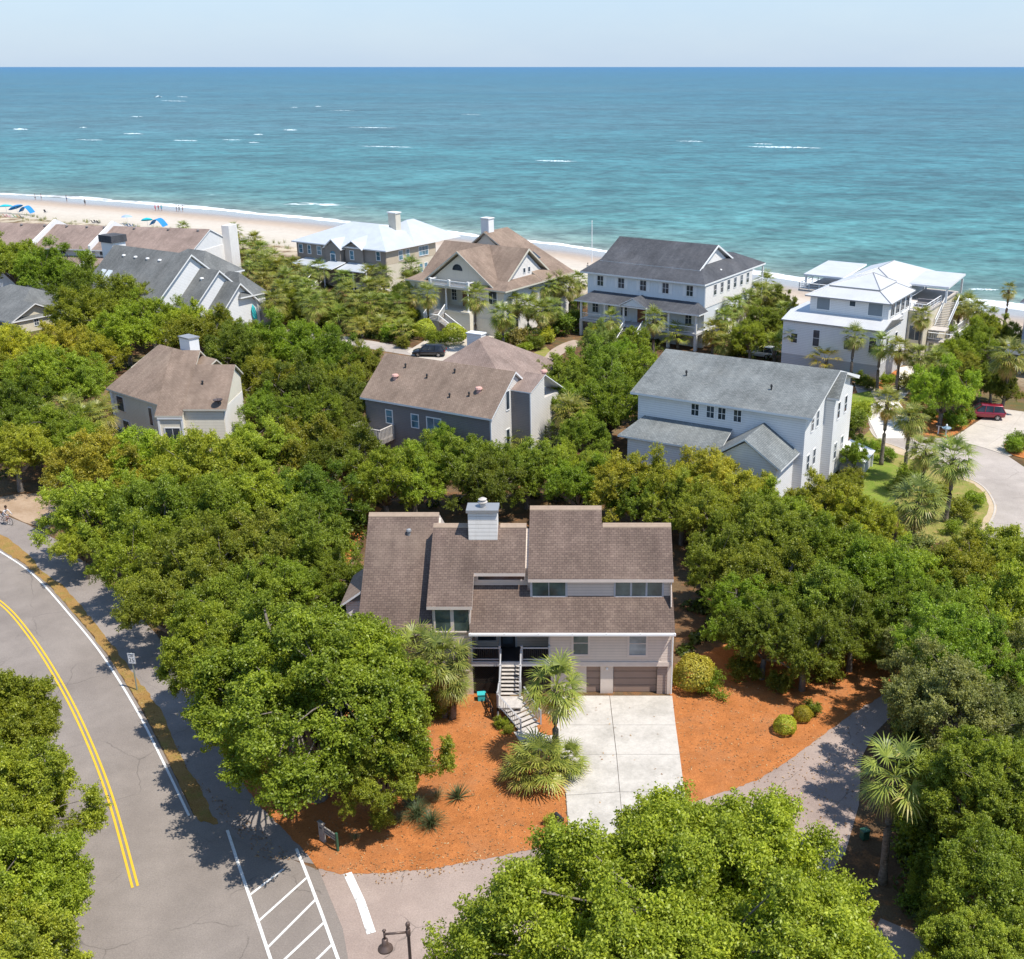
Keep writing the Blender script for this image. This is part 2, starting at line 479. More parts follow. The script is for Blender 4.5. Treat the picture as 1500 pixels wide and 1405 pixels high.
chop = [(0.8, 38, 0.42, 0.3), (0.75, 30, 0.15, 0.33), (0.65, 34, 0.045, 0.24), (0.55, 28, 0.013, 0.2)]
for sx_, rz_, sc_, am_ in chop:                    # ripples, chop and swell: light and shade of the facets put into the colour
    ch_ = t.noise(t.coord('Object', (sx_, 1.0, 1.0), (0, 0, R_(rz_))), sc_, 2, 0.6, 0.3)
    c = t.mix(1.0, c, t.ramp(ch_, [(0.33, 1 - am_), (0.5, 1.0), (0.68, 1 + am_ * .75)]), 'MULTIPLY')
nrm = t.bump(hh, 0.55, 1.0)
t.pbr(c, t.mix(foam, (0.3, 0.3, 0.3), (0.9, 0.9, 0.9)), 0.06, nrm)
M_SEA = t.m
xs2 = list(np.linspace(-620, 420, 131))
def sea_row(dv):
    return lambda x: ((x + 60) * (1 + max(dv, 0) / 420.0) - 60, shore_y(x) + dv, SEA_Z, dv * 0.8)
sea = grid_mesh('sea', xs2, [sea_row(v) for v in (-6, -3, 0, 2, 4, 7, 10, 14, 19, 25, 33, 45, 60, 85, 120, 180, 270, 420, 700, 1200, 2500, 6000, 16000, 45000, 90000)], M_SEA, 'offshore')
tag(sea, kind='structure')

# broken crests far out: low ragged ridges of white water
t = NT('white_water'); o_ = t.coord()
p_ = t.pbr(t.ramp(t.noise(o_, 0.8, 5, 0.7), [(0.3, (0.45, 0.6, 0.62)), (0.6, (0.70, 0.77, 0.78))]), 0.9, 0.2, t.bump(t.noise(o_, 1.5, 5, 0.7), 0.6, 0.3))
t.l.new(t.ramp(t.noise(t.coord('Object', (0.3, 1, 1), (0, 0, R_(15))), 0.5, 6, 0.75), [(0.34, 0.0), (0.52, 1.0)]), p_.inputs['Alpha'])
M_FOAM = t.m
mb = MB(); rnd = random.Random(3)
for (px, py, wpx, th) in ((1150, 216, 110, 2.2), (1118, 211, 28, 1.5), (815, 236, 62, 1.6), (425, 190.5, 20, 3.0), (232, 142, 11, 8), (268, 142, 18, 3), (30, 189.5, 22, 3.2), (195, 196, 30, 2.0), (272, 206, 36, 1.6), (466, 156, 10, 3), (430, 157.5, 12, 2), (378, 197, 14, 2), (122, 187, 12, 2), (500, 162, 40, 1.0), (690, 168, 30, 1.0), (1010, 207, 40, 1.2),
                          (545, 187, 70, 1.2), (565, 215, 80, 1.0), (340, 205, 30, 1), (130, 205, 40, 1.0), (255, 148, 40, 1.6), (200, 171, 18, 2.2), (372, 209, 16, 1.6), (420, 252, 0, 0),
                          (470, 309.5, 16, 0.6), (1440, 424, 46, 0.8)):
    if not wpx: continue
    n = max(4, int(wpx / 2))
    ring0, ring1, ring2 = [], [], []
    for j in range(n + 1):
        s_ = j / n
        env = max(0.03, math.sin(math.pi * s_)) ** 0.6 * (0.35 + 0.65 * rnd.random())
        p = at(px + (s_ - 0.5) * wpx, py + rnd.uniform(-0.25, 0.25) + 0.02 * (s_ - 0.5) * wpx, SEA_Z)
        w_ = env * th * 1.9
        ring0.append((p.x, p.y - w_, SEA_Z - 0.05)); ring1.append((p.x, p.y + 0.2 * w_, SEA_Z + 0.22 * env * th)); ring2.append((p.x, p.y + w_ * 0.8, SEA_Z - 0.05))
    for j in range(n):
        mb.poly([ring0[j], ring0[j + 1], ring1[j + 1], ring1[j]]); mb.poly([ring1[j], ring1[j + 1], ring2[j + 1], ring2[j]])
wc = mb.build('whitecap_foam', M_FOAM, smooth=True)
tag(wc, 'white foam of breaking waves scattered over the blue sea', kind='stuff')

# ------------------------------------------------------------------ roads, paths, beds: thin sheets laid on the ground
def sheet(name, pts, z, mat, curve=0, jit=0.0):
    P2 = catmull(pts, curve) if curve else pts
    if jit:                                        # a raked, ragged edge
        rj = random.Random(len(pts)); Q = []
        for a, b in zip(P2, list(P2[1:]) + [P2[0]]):
            n = max(1, int(math.dist(a, b) / 5))
            for i in range(n): Q.append((a[0] + (b[0] - a[0]) * i / n + rj.uniform(-jit, jit), a[1] + (b[1] - a[1]) * i / n + rj.uniform(-jit, jit) * .7))
        P2 = Q
    me = bpy.data.meshes.new(name)
    W = [at(x, y, z) for x, y in P2]
    bm = bmesh.new()
    f = bm.faces.new([bm.verts.new(w) for w in W])
    bm.normal_update()
    if f.normal.z < 0: f.normal_flip()
    bmesh.ops.triangulate(bm, faces=[f])
    bm.to_mesh(me); bm.free()
    me.materials.append(mat)
    o = bpy.data.objects.new(name, me); COL.objects.link(o)
    return tag(o, kind='structure')
def m_asphalt(name, base, tint, crack=0.5):
    t = NT(name); o_ = t.coord()
    g = t.noise(o_, 14.0, 3, 0.8); m = t.noise(o_, 0.5, 6, 0.65); b = t.noise(o_, 0.12, 4, 0.6)
    c = t.mix(t.ramp(b, [(0.35, 0.0), (0.65, 1.0)]), base, tint)
    c = t.mix(1.0, c, t.ramp(m, [(0.25, 0.84), (0.75, 1.12)]), 'MULTIPLY')
    c = t.mix(1.0, c, t.ramp(g, [(0.25, 0.75), (0.75, 1.22)]), 'MULTIPLY')
    v = t.node('ShaderNodeTexVoronoi', feature='DISTANCE_TO_EDGE')
    mp = t.node('ShaderNodeVectorMath', operation='ADD')
    wv = t.node('ShaderNodeTexNoise'); t.l.new(o_, wv.inputs['Vector']); wv.inputs['Scale'].default_value = 0.7; wv.inputs['Detail'].default_value = 5
    t.l.new(o_, mp.inputs[0]); t.l.new(wv.outputs['Color'], mp.inputs[1]); t.l.new(mp.outputs[0], v.inputs['Vector'])
    v.inputs['Scale'].default_value = 0.17
    cr = t.math('MULTIPLY', t.ramp(v.outputs['Distance'], [(0.0, 1.0), (0.006, 0.0)]), t.ramp(t.noise(o_, 0.2, 2), [(0.48, 0.0), (0.56, crack)]))
    c = t.mix(cr, c, (0.05, 0.045, 0.04))
    t.pbr(c, 0.9, 0.25, t.bump(g, 0.25, 0.02))
    return t.m
M_ROAD = m_asphalt('worn_asphalt', (0.215, 0.182, 0.158), (0.262, 0.225, 0.196))
M_PATHA = m_asphalt('path_asphalt', (0.235, 0.20, 0.178), (0.272, 0.235, 0.21), 0.3)
M_LANE = m_asphalt('pinkish_lane', (0.30, 0.228, 0.192), (0.375, 0.295, 0.25), 0.6)
M_STREET = m_asphalt('pale_street', (0.34, 0.295, 0.255), (0.42, 0.365, 0.32), 0.4)
def m_concrete(name, base, dirt):
    t = NT(name); o_ = t.coord()
    c = t.mix(t.ramp(t.noise(o_, 0.45, 7, 0.72), [(0.42, 0.0), (0.7, 0.75)]), base, dirt)
    c = t.mix(1.0, c, t.ramp(t.noise(o_, 6.0, 5, 0.75), [(0.3, 0.86), (0.65, 1.05)]), 'MULTIPLY')
    c = t.mix(t.ramp(t.noise(o_, 2.2, 5, 0.8), [(0.6, 0.0), (0.8, 0.6)]), c, tuple(x * 0.55 for x in dirt))
    t.pbr(c, 0.9, 0.2, t.bump(t.noise(o_, 20, 3, 0.7), 0.2, 0.01))
    return t.m
M_CONC = m_concrete('driveway_concrete', (0.53, 0.49, 0.435), (0.31, 0.285, 0.245))
M_PAD = m_concrete('pale_pad_concrete', (0.52, 0.46, 0.39), (0.40, 0.35, 0.30))
M_WDRIVE = m_concrete('white_drive_concrete', (0.70, 0.65, 0.58), (0.56, 0.52, 0.46))
t = NT('pine_straw_mulch'); o_ = t.coord()
g = t.noise(t.coord('Object', (1, 1, 1)), 11.0, 5, 0.8, 1.5); m_ = t.noise(o_, 0.8, 6, 0.7)
c = t.ramp(g, [(0.22, (0.16, 0.052, 0.022)), (0.42, (0.43, 0.148, 0.046)), (0.6, (0.58, 0.222, 0.07)), (0.8, (0.70, 0.35, 0.135))])
c = t.mix(1.0, c, t.ramp(m_, [(0.25, 0.7), (0.75, 1.2)]), 'MULTIPLY')
c = t.mix(t.ramp(t.noise(o_, 0.3, 6, 0.7), [(0.48, 0.0), (0.7, 0.55)]), c, (0.46, 0.215, 0.10))
c = t.mix(t.ramp(t.noise(o_, 3.0, 4, 0.8), [(0.62, 0.0), (0.74, 0.8)]), c, (0.16, 0.075, 0.04))
t.pbr(c, 1.0, 0.1, t.bump(g, 0.9, 0.09))
M_MULCH = t.m
def m_grass(name, a, b, dry):
    t = NT(name); o_ = t.coord()
    c = t.mix(t.ramp(t.noise(o_, 0.35, 6, 0.7), [(0.38, 0.0), (0.64, 1.0)]), a, b)
    c = t.mix(t.ramp(t.noise(o_, 1.1, 6, 0.75), [(0.48, 0.0), (0.66, 0.8)]), c, dry)
    g = t.noise(o_, 13.0, 4, 0.8)
    c = t.mix(1.0, c, t.ramp(g, [(0.25, 0.55), (0.75, 1.35)]), 'MULTIPLY')
    t.pbr(c, 1.0, 0.1, t.bump(g, 0.9, 0.06))
    return t.m
M_VERGE = m_grass('dry_verge', (0.30, 0.17, 0.055), (0.36, 0.22, 0.085), (0.24, 0.20, 0.05))
M_LAWN = m_grass('green_lawn', (0.15, 0.215, 0.03), (0.22, 0.27, 0.045), (0.27, 0.25, 0.07))
M_ISLE = m_grass('patchy_lawn', (0.20, 0.23, 0.045), (0.28, 0.25, 0.075), (0.40, 0.27, 0.12))
M_BRICKP = m_concrete('brick_path', (0.42, 0.33, 0.26), (0.30, 0.23, 0.18))

# left road with the path beside it
LINE = [(-60, 772), (0, 808), (50, 843), (100, 898), (150, 960), (200, 1040), (240, 1118), (277, 1195)]
roadR = catmull(LINE, 6)
sheet('road', [(-700, 1500), (-700, 900), (-260, 760)] + [(x + 7, y) for x, y in roadR] + [(300, 1192), (380, 1240), (470, 1276), (505, 1360), (530, 1500), (560, 1700), (-600, 1700)], 0.008, M_ROAD)
sheet('side_lane', [(466, 1272), (560, 1277), (640, 1268), (700, 1257), (770, 1243), (860, 1226), (960, 1190), (1060, 1158), (1110, 1139), (1160, 1107), (1210, 1070), (1250, 1042), (1290, 1018), (1325, 990), (1345, 1000), (1315, 1040), (1280, 1075), (1262, 1110), (1258, 1180), (1238, 1250), (1170, 1330), (1060, 1400), (900, 1480), (800, 1540), (640, 1700), (557, 1700), (527, 1500), (502, 1360)], 0.012, M_LANE)
sheet('path', [(-160, 700), (0, 752), (40, 768), (100, 800), (150, 845), (230, 930), (300, 1040), (360, 1130), (430, 1215), (462, 1266), (440, 1262), (380, 1246), (296, 1200), (240, 1090), (200, 1010), (150, 930), (100, 870), (40, 820), (0, 790), (-160, 740)], 0.016, M_PATHA)
sheet('verge', catmull([(-160, 722), (0, 784), (34, 806), (64, 838), (96, 862), (128, 900), (150, 925), (182, 968), (204, 998), (236, 1042), (252, 1080), (272, 1122), (292, 1150), (305, 1180), (318, 1206), (300, 1204), (284, 1192), (249, 1118), (209, 1040), (158, 960), (108, 898), (57, 843), (7, 808), (-60, 768)], 3), 0.02, M_VERGE, 0, 2.0)
sheet('side_path', [(1290, 1345), (1330, 1362), (1410, 1412), (1500, 1470), (1440, 1500), (1330, 1430), (1270, 1385)], 0.012, M_LANE)
sheet('mulch_bed', [(636, 1000), (742, 1000), (742, 1060), (770, 1085), (800, 1090), (829, 1130), (827, 1165), (833, 1222), (828, 1232), (770, 1246), (700, 1260), (640, 1271), (560, 1279), (500, 1280), (466, 1272), (440, 1240), (380, 1180), (330, 1110), (300, 1040), (420, 1000), (560, 1000)], 0.024, M_MULCH, 0, 1.6)
sheet('mulch_bed', [(980, 1008), (1020, 960), (1100, 930), (1250, 920), (1330, 940), (1330, 985), (1290, 1020), (1250, 1044), (1210, 1073), (1160, 1110), (1112, 1142), (1060, 1160), (1000, 1180), (997, 1122), (990, 1070)], 0.024, M_MULCH, 0, 1.6)
sheet('mulch_bed', [(430, 740), (520, 730), (560, 745), (520, 800), (500, 860), (515, 920), (470, 920), (440, 850)], 0.02, M_MULCH)
sheet('sand_patch', [(20, 725), (62, 722), (100, 745), (70, 775), (35, 765), (0, 748), (-40, 735)], 0.02, m_concrete('sandy_soil', (0.40, 0.29, 0.20), (0.24, 0.15, 0.08)))

# painted markings: ribbons a few millimetres above the asphalt
def ribbon(mb, pts, width, z, k=0, worn=0.0, seed=0):
    W = [at(x, y, z) for x, y in pts]
    for i in range(len(W) - 1):
        a, b = W[i], W[i + 1]
        d = (b - a); d.z = 0; d.normalize()
        d0 = (W[i] - W[max(i - 1, 0)]); d0.z = 0
        d0 = ((d0.normalized() if d0.length > 0 else d) + d).normalized()
        d1 = (W[min(i + 2, len(W) - 1)] - W[i + 1]); d1.z = 0
        d1 = ((d1.normalized() if d1.length > 0 else d) + d).normalized()
        n0, n1 = Vector((-d0.y, d0.x, 0)) * width / 2, Vector((-d1.y, d1.x, 0)) * width / 2
        mb.poly([a - n0, b - n1, b + n1, a + n0], k)
def m_paint(name, col, wear):
    t = NT(name); o_ = t.coord()
    w = t.ramp(t.noise(o_, 3.5, 6, 0.75), [(wear, 0.0), (wear + 0.12, 1.0)])
    c = t.mix(1.0, t.mix(w, (0.27, 0.25, 0.235), col), t.ramp(t.noise(o_, 16, 3, 0.7), [(0.3, 0.85), (0.7, 1.0)]), 'MULTIPLY')
    t.pbr(c, 0.8, 0.2)
    return t.m
M_WPAINT, M_YPAINT, M_WORN = m_paint('white_road_paint', (0.74, 0.73, 0.70), 0.3), m_paint('yellow_road_paint', (0.72, 0.45, 0.035), 0.27), m_paint('worn_white_paint', (0.78, 0.77, 0.74), 0.34)
mb = MB(); ribbon(mb, catmull(LINE, 8), 0.13, 0.028)
tag(mb.build('road_edge_line', M_WPAINT), kind='structure')
mb = MB()
yl = catmull([(-70, 838), (0, 882.5), (40, 926), (82, 990), (123, 1070), (162, 1170), (198, 1299)], 8)
WY = [at(x, y, 0.028) for x, y in yl]
for sgn in (-1, 1):
    off_ = []
    for i, p in enumerate(WY):
        d = WY[min(i + 1, len(WY) - 1)] - WY[max(i - 1, 0)]; d.z = 0; d.normalize()
        off_.append(p + Vector((-d.y, d.x, 0)) * 0.125 * sgn)
    for a, b in zip(off_, off_[1:]):
        d = (b - a).normalized(); n = Vector((-d.y, d.x, 0)) * 0.06
        mb.poly([a - n, b - n, b + n, a + n])
tag(mb.build('yellow_centre_line', M_YPAINT), kind='structure')
mb = MB()
ribbon(mb, [(333, 1216), (348, 1262), (370, 1326), (398, 1410), (420, 1480)], 0.15, 0.028)
ribbon(mb, [(434, 1243), (446, 1272), (470, 1335), (497, 1410), (520, 1480)], 0.15, 0.028)
for a, b in (((366, 1311), (415, 1273)), ((379, 1349), (449, 1286)), ((392, 1388), (463, 1317)), ((412, 1410), (475, 1351)), ((455, 1414), (487, 1383))):
    ribbon(mb, [a, b], 0.13, 0.032)
tag(mb.build('hatched_marking', M_WPAINT), kind='structure')
mb = MB(); ribbon(mb, [(509, 1279), (529, 1322), (544, 1367)], 0.42, 0.030)
tag(mb.build('stop_bar', M_WORN), kind='structure')

# main driveway in poured bays with open joints
def quad_px(mb, a, b, c, d, z, inset=0.015):
    W = [at(*q, z) for q in (a, b, c, d)]
    cen = sum(W, Vector()) / 4
    W = [w + (cen - w).normalized() * inset * 1.4 for w in W]
    mb.hexa([w - Vector((0, 0, 0.12)) for w in W], W)
mb = MB()
cl = [(893, 1019), (898, 1062), (903, 1105), (908, 1160), (915, 1240)]
lf = [(806, 1019), (800, 1062), (812, 1105), (829, 1165), (834, 1235)]
rt = [(985, 1019), (990, 1062), (996, 1105), (1003, 1160), (1015, 1215)]
for i in range(4):
    quad_px(mb, lf[i + 1], cl[i + 1], cl[i], lf[i], 0.06); quad_px(mb, cl[i + 1], rt[i + 1], rt[i], cl[i], 0.06)
quad_px(mb, (765, 1092), (812, 1105), (800, 1062), (752, 1072), 0.055)
tag(mb.build('driveway', M_CONC), kind='structure')
sheet('mulch_bed', catmull([(789, 1072), (808, 1077), (816, 1064), (812, 1050), (795, 1046), (787, 1058), (789, 1072)], 5), 0.068, M_MULCH)

# right-hand loop street, its island, the pads and lawns
isle = catmull([(1268, 605), (1283, 640), (1325, 658), (1393, 690), (1436, 709), (1455, 731), (1458, 752), (1440, 788)], 6)
sheet('street', [(1250, 560)] + isle + [(1438, 830), (1560, 840), (1700, 800), (1600, 700), (1500, 684), (1472, 665), (1395, 643), (1342, 640), (1325, 615), (1316, 590), (1290, 565)], 0.012, M_STREET)
mb = MB()
for a, b in zip(isle[4:], isle[5:]):
    wa, wb = at(*a, 0), at(*b, 0)
    d = (wb - wa).normalized(); n = Vector((-d.y, d.x, 0))
    wa, wb = wa - n * 0.1, wb - n * 0.1
    mb.hexa([wa - n * .1, wb - n * .1, wb + n * .1, wa + n * .1], [p + Vector((0, 0, 0.05)) for p in (wa - n * .08, wb - n * .08, wb + n * .08, wa + n * .08)])
tag(mb.build('kerb', M_PAD), kind='structure')
sheet('lawn', [(1244, 660)] + isle[4:] + [(1400, 800), (1340, 790), (1290, 730), (1250, 700)], 0.008, M_ISLE)
inner = [(1300 + (x - 1300) * .93 if x > 1300 else x, 712 + (y - 712) * (.9 if y > 712 else .82)) for x, y in isle[8:]]
sheet('sand_strip', isle[8:] + inner[::-1], 0.014, m_concrete('sandy_edge', (0.50, 0.39, 0.27), (0.40, 0.30, 0.16)), 0, 1.2)
sheet('lawn', [(1246, 578), (1275, 572), (1284, 590), (1272, 600), (1250, 598)], 0.016, M_LAWN)
sheet('lawn', [(1225, 690), (1262, 660), (1330, 690), (1300, 760), (1250, 730)], 0.016, M_LAWN)
mb = MB()
for q in (((1316, 590), (1345, 560), (1347, 533), (1318, 538)), ((1268, 606), (1325, 600), (1316, 588), (1262, 592)), ((1286, 642), (1344, 642), (1327, 602), (1269, 608))):
    quad_px(mb, *q, 0.05)
tag(mb.build('white_drive', M_WDRIVE), kind='structure')
mb = MB()
for q in (((1393, 643), (1441, 656), (1478, 632), (1428, 620)), ((1441, 656), (1478, 668), (1540, 648), (1478, 632)), ((1428, 620), (1478, 632), (1500, 603), (1462, 598)), ((1478, 632), (1540, 648), (1560, 606), (1500, 603))):
    quad_px(mb, *q, 0.05)
tag(mb.build('concrete_pad', M_PAD), kind='structure')
sheet('garden_bed', catmull([(1352, 636), (1390, 640), (1428, 616), (1425, 602), (1380, 606), (1352, 615), (1352, 636)], 4), 0.02, M_MULCH)
sheet('garden_bed', catmull([(1470, 652), (1478, 664), (1510, 672), (1540, 660), (1520, 645), (1485, 644), (1470, 652)], 4), 0.06, M_MULCH)
sheet('garden_bed', [(1250, 556), (1296, 572), (1318, 545), (1300, 540), (1288, 560)], 0.02, M_MULCH)
# lanes between the two rows of houses
sheet('back_lane', [(380, 482), (412, 481), (500, 492), (560, 502), (640, 516), (640, 527), (560, 514), (480, 500), (400, 490)], 0.012, M_STREET)
sheet('tan_house_drive', [(596, 515), (625, 497), (688, 488), (742, 494), (738, 508), (700, 520), (660, 540), (620, 530)], 0.02, M_PAD)
sheet('brick_path', catmull([(770, 565), (790, 535), (808, 512), (840, 498), (848, 506), (822, 520), (806, 545), (796, 572)], 4), 0.02, M_BRICKP)
sheet('lawn', [(745, 530), (775, 520), (800, 508), (808, 516), (790, 540), (765, 545)], 0.016, M_ISLE)
sheet('lawn', [(400, 495), (470, 502), (500, 506), (480, 520), (400, 510)], 0.016, M_ISLE)
# ------------------------------------------------------------------ house materials
M_SH_BROWN = m_shingle('brown_shingles', (0.16, 0.112, 0.09), (0.215, 0.155, 0.122), (0.108, 0.08, 0.07), (0.33, 0.25, 0.19), 0.3)
M_SH_TAN = m_shingle('tan_shingles', (0.25, 0.18, 0.135), (0.31, 0.23, 0.175), (0.19, 0.14, 0.115), (0.36, 0.28, 0.21), 0.25)
M_SH_ROSE = m_shingle('rose_brown_shingles', (0.28, 0.205, 0.17), (0.33, 0.25, 0.21), (0.22, 0.165, 0.145), (0.38, 0.3, 0.26), 0.25)
M_SH_GREY = m_shingle('silver_grey_shingles', (0.175, 0.188, 0.185), (0.25, 0.262, 0.255), (0.12, 0.13, 0.13), (0.34, 0.33, 0.29), 0.2)
M_SH_SLATE = m_shingle('slate_shingles', (0.085, 0.088, 0.098), (0.12, 0.122, 0.13), (0.062, 0.065, 0.075), (0.16, 0.15, 0.15), 0.2)
M_SH_MID = m_shingle('mid_grey_shingles', (0.16, 0.165, 0.16), (0.21, 0.212, 0.205), (0.12, 0.125, 0.125), (0.26, 0.25, 0.235), 0.2)
M_MROOF = m_metal_roof('white_metal_roof', (0.60, 0.63, 0.66))
M_MROOF2 = m_metal_roof('bright_metal_roof', (0.66, 0.655, 0.65))
M_WHITE = m_plain('white_trim_paint', (0.78, 0.775, 0.76), 0.5, 0.4, 0, 0.08)
M_CREAM = m_plain('cream_trim', (0.62, 0.57, 0.47), 0.6, 0.3)
M_TAUPE = m_siding('taupe_boards', (0.66, 0.56, 0.475), 0.2, 0.08, False, 0.12, 0.1)
M_TAUPE_LAP = m_siding('taupe_lap_siding', (0.66, 0.55, 0.47), 0.19, 0.08)
M_TAUPE_TRIM = m_plain('taupe_trim', (0.68, 0.575, 0.50), 0.6, 0.3)
M_GREYDECK = m_plain('blue_grey_deck_paint', (0.50, 0.49, 0.49), 0.65, 0.3)
M_STAIR = m_plain('weathered_pale_boards', (0.55, 0.50, 0.45), 0.8, 0.2, 0, 0.3, 3.0)
M_GARAGE = m_siding('brown_garage_door', (0.31, 0.215, 0.17), 0.5, 0.08, False, 0.5, 0.05)
M_DARK = m_plain('recess_shade_black', (0.03, 0.028, 0.027), 0.9, 0.1)  # near black: shade under houses put into colour, also the mailbox doors
M_LATTICE = m_plain('dark_lattice', (0.045, 0.035, 0.03), 0.8, 0.2)
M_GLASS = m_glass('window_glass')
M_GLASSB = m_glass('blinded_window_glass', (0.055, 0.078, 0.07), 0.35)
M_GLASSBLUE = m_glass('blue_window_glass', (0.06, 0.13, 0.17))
M_SCREEN = m_plain('grey_blue_shutter', (0.20, 0.235, 0.26), 0.5, 0.4)
M_LAPWHITE = m_siding('white_lap_siding', (0.72, 0.69, 0.65), 0.19, 0.06, False, 0.9)
M_WHITEWALL = m_siding('white_smooth_boards', (0.74, 0.735, 0.72), 0.22, 0.06, False, 0.15, 0.08)
M_BB = m_siding('white_board_and_batten', (0.70, 0.725, 0.73), 0.4, 0.05, True, 0.7, 0.06)
M_GREIGE = m_siding('pale_greige_lap', (0.70, 0.64, 0.52), 0.17, 0.06)
M_CREAMLAP = m_siding('cream_lap_siding', (0.62, 0.555, 0.43), 0.17, 0.06)
M_TANLAP = m_siding('warm_tan_lap', (0.50, 0.42, 0.31), 0.18, 0.06)
M_BROWNLAP = m_siding('grey_brown_lap', (0.285, 0.245, 0.205), 0.18, 0.08)
M_DGREYLAP = m_siding('dark_grey_lap', (0.215, 0.20, 0.195), 0.18, 0.08)
M_PALELAP = m_siding('pale_grey_lap', (0.60, 0.565, 0.52), 0.17, 0.07)
M_STUCCO = m_plain('pale_stucco', (0.68, 0.66, 0.62), 0.85, 0.2, 0, 0.1, 0.8)
M_LOUVRE = m_siding('grey_louvre_boards', (0.46, 0.46, 0.46), 0.22, 0.06, False, 0.9, 0.1)
M_MAHOG = m_plain('mahogany_door', (0.20, 0.07, 0.035), 0.4, 0.5, 0, 0.2, 3)
M_TEAL = m_plain('turquoise_paint', (0.05, 0.48, 0.50), 0.5, 0.4)
M_REDMETAL = m_metal_roof('red_metal_roof', (0.55, 0.10, 0.075))
M_LEAD = m_plain('grey_flashing', (0.36, 0.36, 0.36), 0.5, 0.4, 0.4)
M_BLACK = m_plain('black_metal', (0.03, 0.03, 0.032), 0.5, 0.4)
M_COPPER = m_plain('pink_turbine_metal', (0.62, 0.36, 0.30), 0.5, 0.4)
M_CONCP = m_plain('foundation_concrete', (0.45, 0.43, 0.40), 0.9, 0.2)
M_BLUEGREY = m_siding('blue_grey_lap', (0.28, 0.33, 0.37), 0.18, 0.06)

def win(parent, face, a, z0, off, w, h, glass=None, trim=None, nx=1, nz=1, tw=0.09, name='window', depth=0.05, mun=0.045):
    """a framed window standing proud of a wall. face f: wall y = off facing -y, spans x = a .. a+w; r: x = off facing +x, spans y; l: x = off facing -x"""
    glass = glass or M_GLASS; trim = trim or M_WHITE
    fr, pn = MB(), MB()
    def b(m, u0, v0, u1, v1, d0, d1):
        if face == 'f': m.box(u0, off - d1, v0, u1, off - d0, v1)
        elif face == 'r': m.box(off + d0, u0, v0, off + d1, u1, v1)
        else: m.box(off - d1, u0, v0, off - d0, u1, v1)
    d = depth
    b(fr, a - tw, z0 - tw, a, z0 + h + tw, -0.02, d); b(fr, a + w, z0 - tw, a + w + tw, z0 + h + tw, -0.02, d)
    b(fr, a, z0 - tw, a + w, z0, -0.02, d + 0.02); b(fr, a, z0 + h, a + w, z0 + h + tw, -0.02, d)
    for i in range(1, nx): b(fr, a + w * i / nx - mun / 2, z0, a + w * i / nx + mun / 2, z0 + h, -0.02, d - 0.015)
    for i in range(1, nz): b(fr, a, z0 + h * i / nz - mun / 2, a + w, z0 + h * i / nz + mun / 2, -0.02, d - 0.013)
    b(pn, a, z0, a + w, z0 + h, -0.01, d - 0.03)
    f = fr.build(name, trim, parent)
    pn.build('pane', glass, f)
    return f
def bars(mb, p0, p1, n, z0, z1, s=0.03, k=0):
    """upright balusters between two plan points"""
    for i in range(n):
        t_ = (i + 0.5) / n
        x, y = p0[0] + (p1[0] - p0[0]) * t_, p0[1] + (p1[1] - p0[1]) * t_
        za = z0 if not isinstance(z0, tuple) else z0[0] + (z0[1] - z0[0]) * t_
        zb = z1 if not isinstance(z1, tuple) else z1[0] + (z1[1] - z1[0]) * t_
        mb.box(x - s / 2, y - s / 2, za, x + s / 2, y + s / 2, zb, k)
def rail(mb, a, b, s=0.06, k=0):
    mb.tube([a, b], s / 2 * 1.2, 4, k)
def hiproof(x0, y0, x1, y1, z0, z1, r0, r1, axis='x', ym=None):
    """hip roof planes: ridge from r0 to r1 along axis at the middle (or ym)"""
    if axis == 'x':
        m = (y0 + y1) / 2 if ym is None else ym
        A, B = (r0, m, z1), (r1, m, z1)
        return [[(x0, y0, z0), (x1, y0, z0), B, A], [(x1, y0, z0), (x1, y1, z0), B], [(x1, y1, z0), (x0, y1, z0), A, B], [(x0, y1, z0), (x0, y0, z0), A]]
    m = (x0 + x1) / 2 if ym is None else ym
    A, B = (m, r0, z1), (m, r1, z1)
    return [[(x0, y0, z0), (x1, y0, z0), A], [(x1, y0, z0), (x1, y1, z0), B, A], [(x1, y1, z0), (x0, y1, z0), B], [(x0, y1, z0), (x0, y0, z0), A, B]]
def gable_x(x0, x1, ya, yr, yb, za, zr, zb=None):
    zb = za if zb is None else zb
    return [[(x0, ya, za), (x1, ya, za), (x1, yr, zr), (x0, yr, zr)], [(x0, yr, zr), (x1, yr, zr), (x1, yb, zb), (x0, yb, zb)]]
def gable_y(y0, y1, xa, xr, xb, za, zr, zb=None):
    zb = za if zb is None else zb
    return [[(xa, y0, za), (xr, y0, zr), (xr, y1, zr), (xa, y1, za)], [(xr, y0, zr), (xb, y0, zb), (xb, y1, zb), (xr, y1, zr)]]
SHT = [None]
def vents(parent, pts, mat, name='roof_vent', r=0.14, h=0.3):
    for p in pts:
        m = MB(); m.lathe([(r * .8, -0.25), (r * .8, h * .5), (r * 1.3, h * .6), (r * 1.1, h), (r * .4, h * 1.15)], 10, p)
        m.build(name, mat, parent, smooth=False)

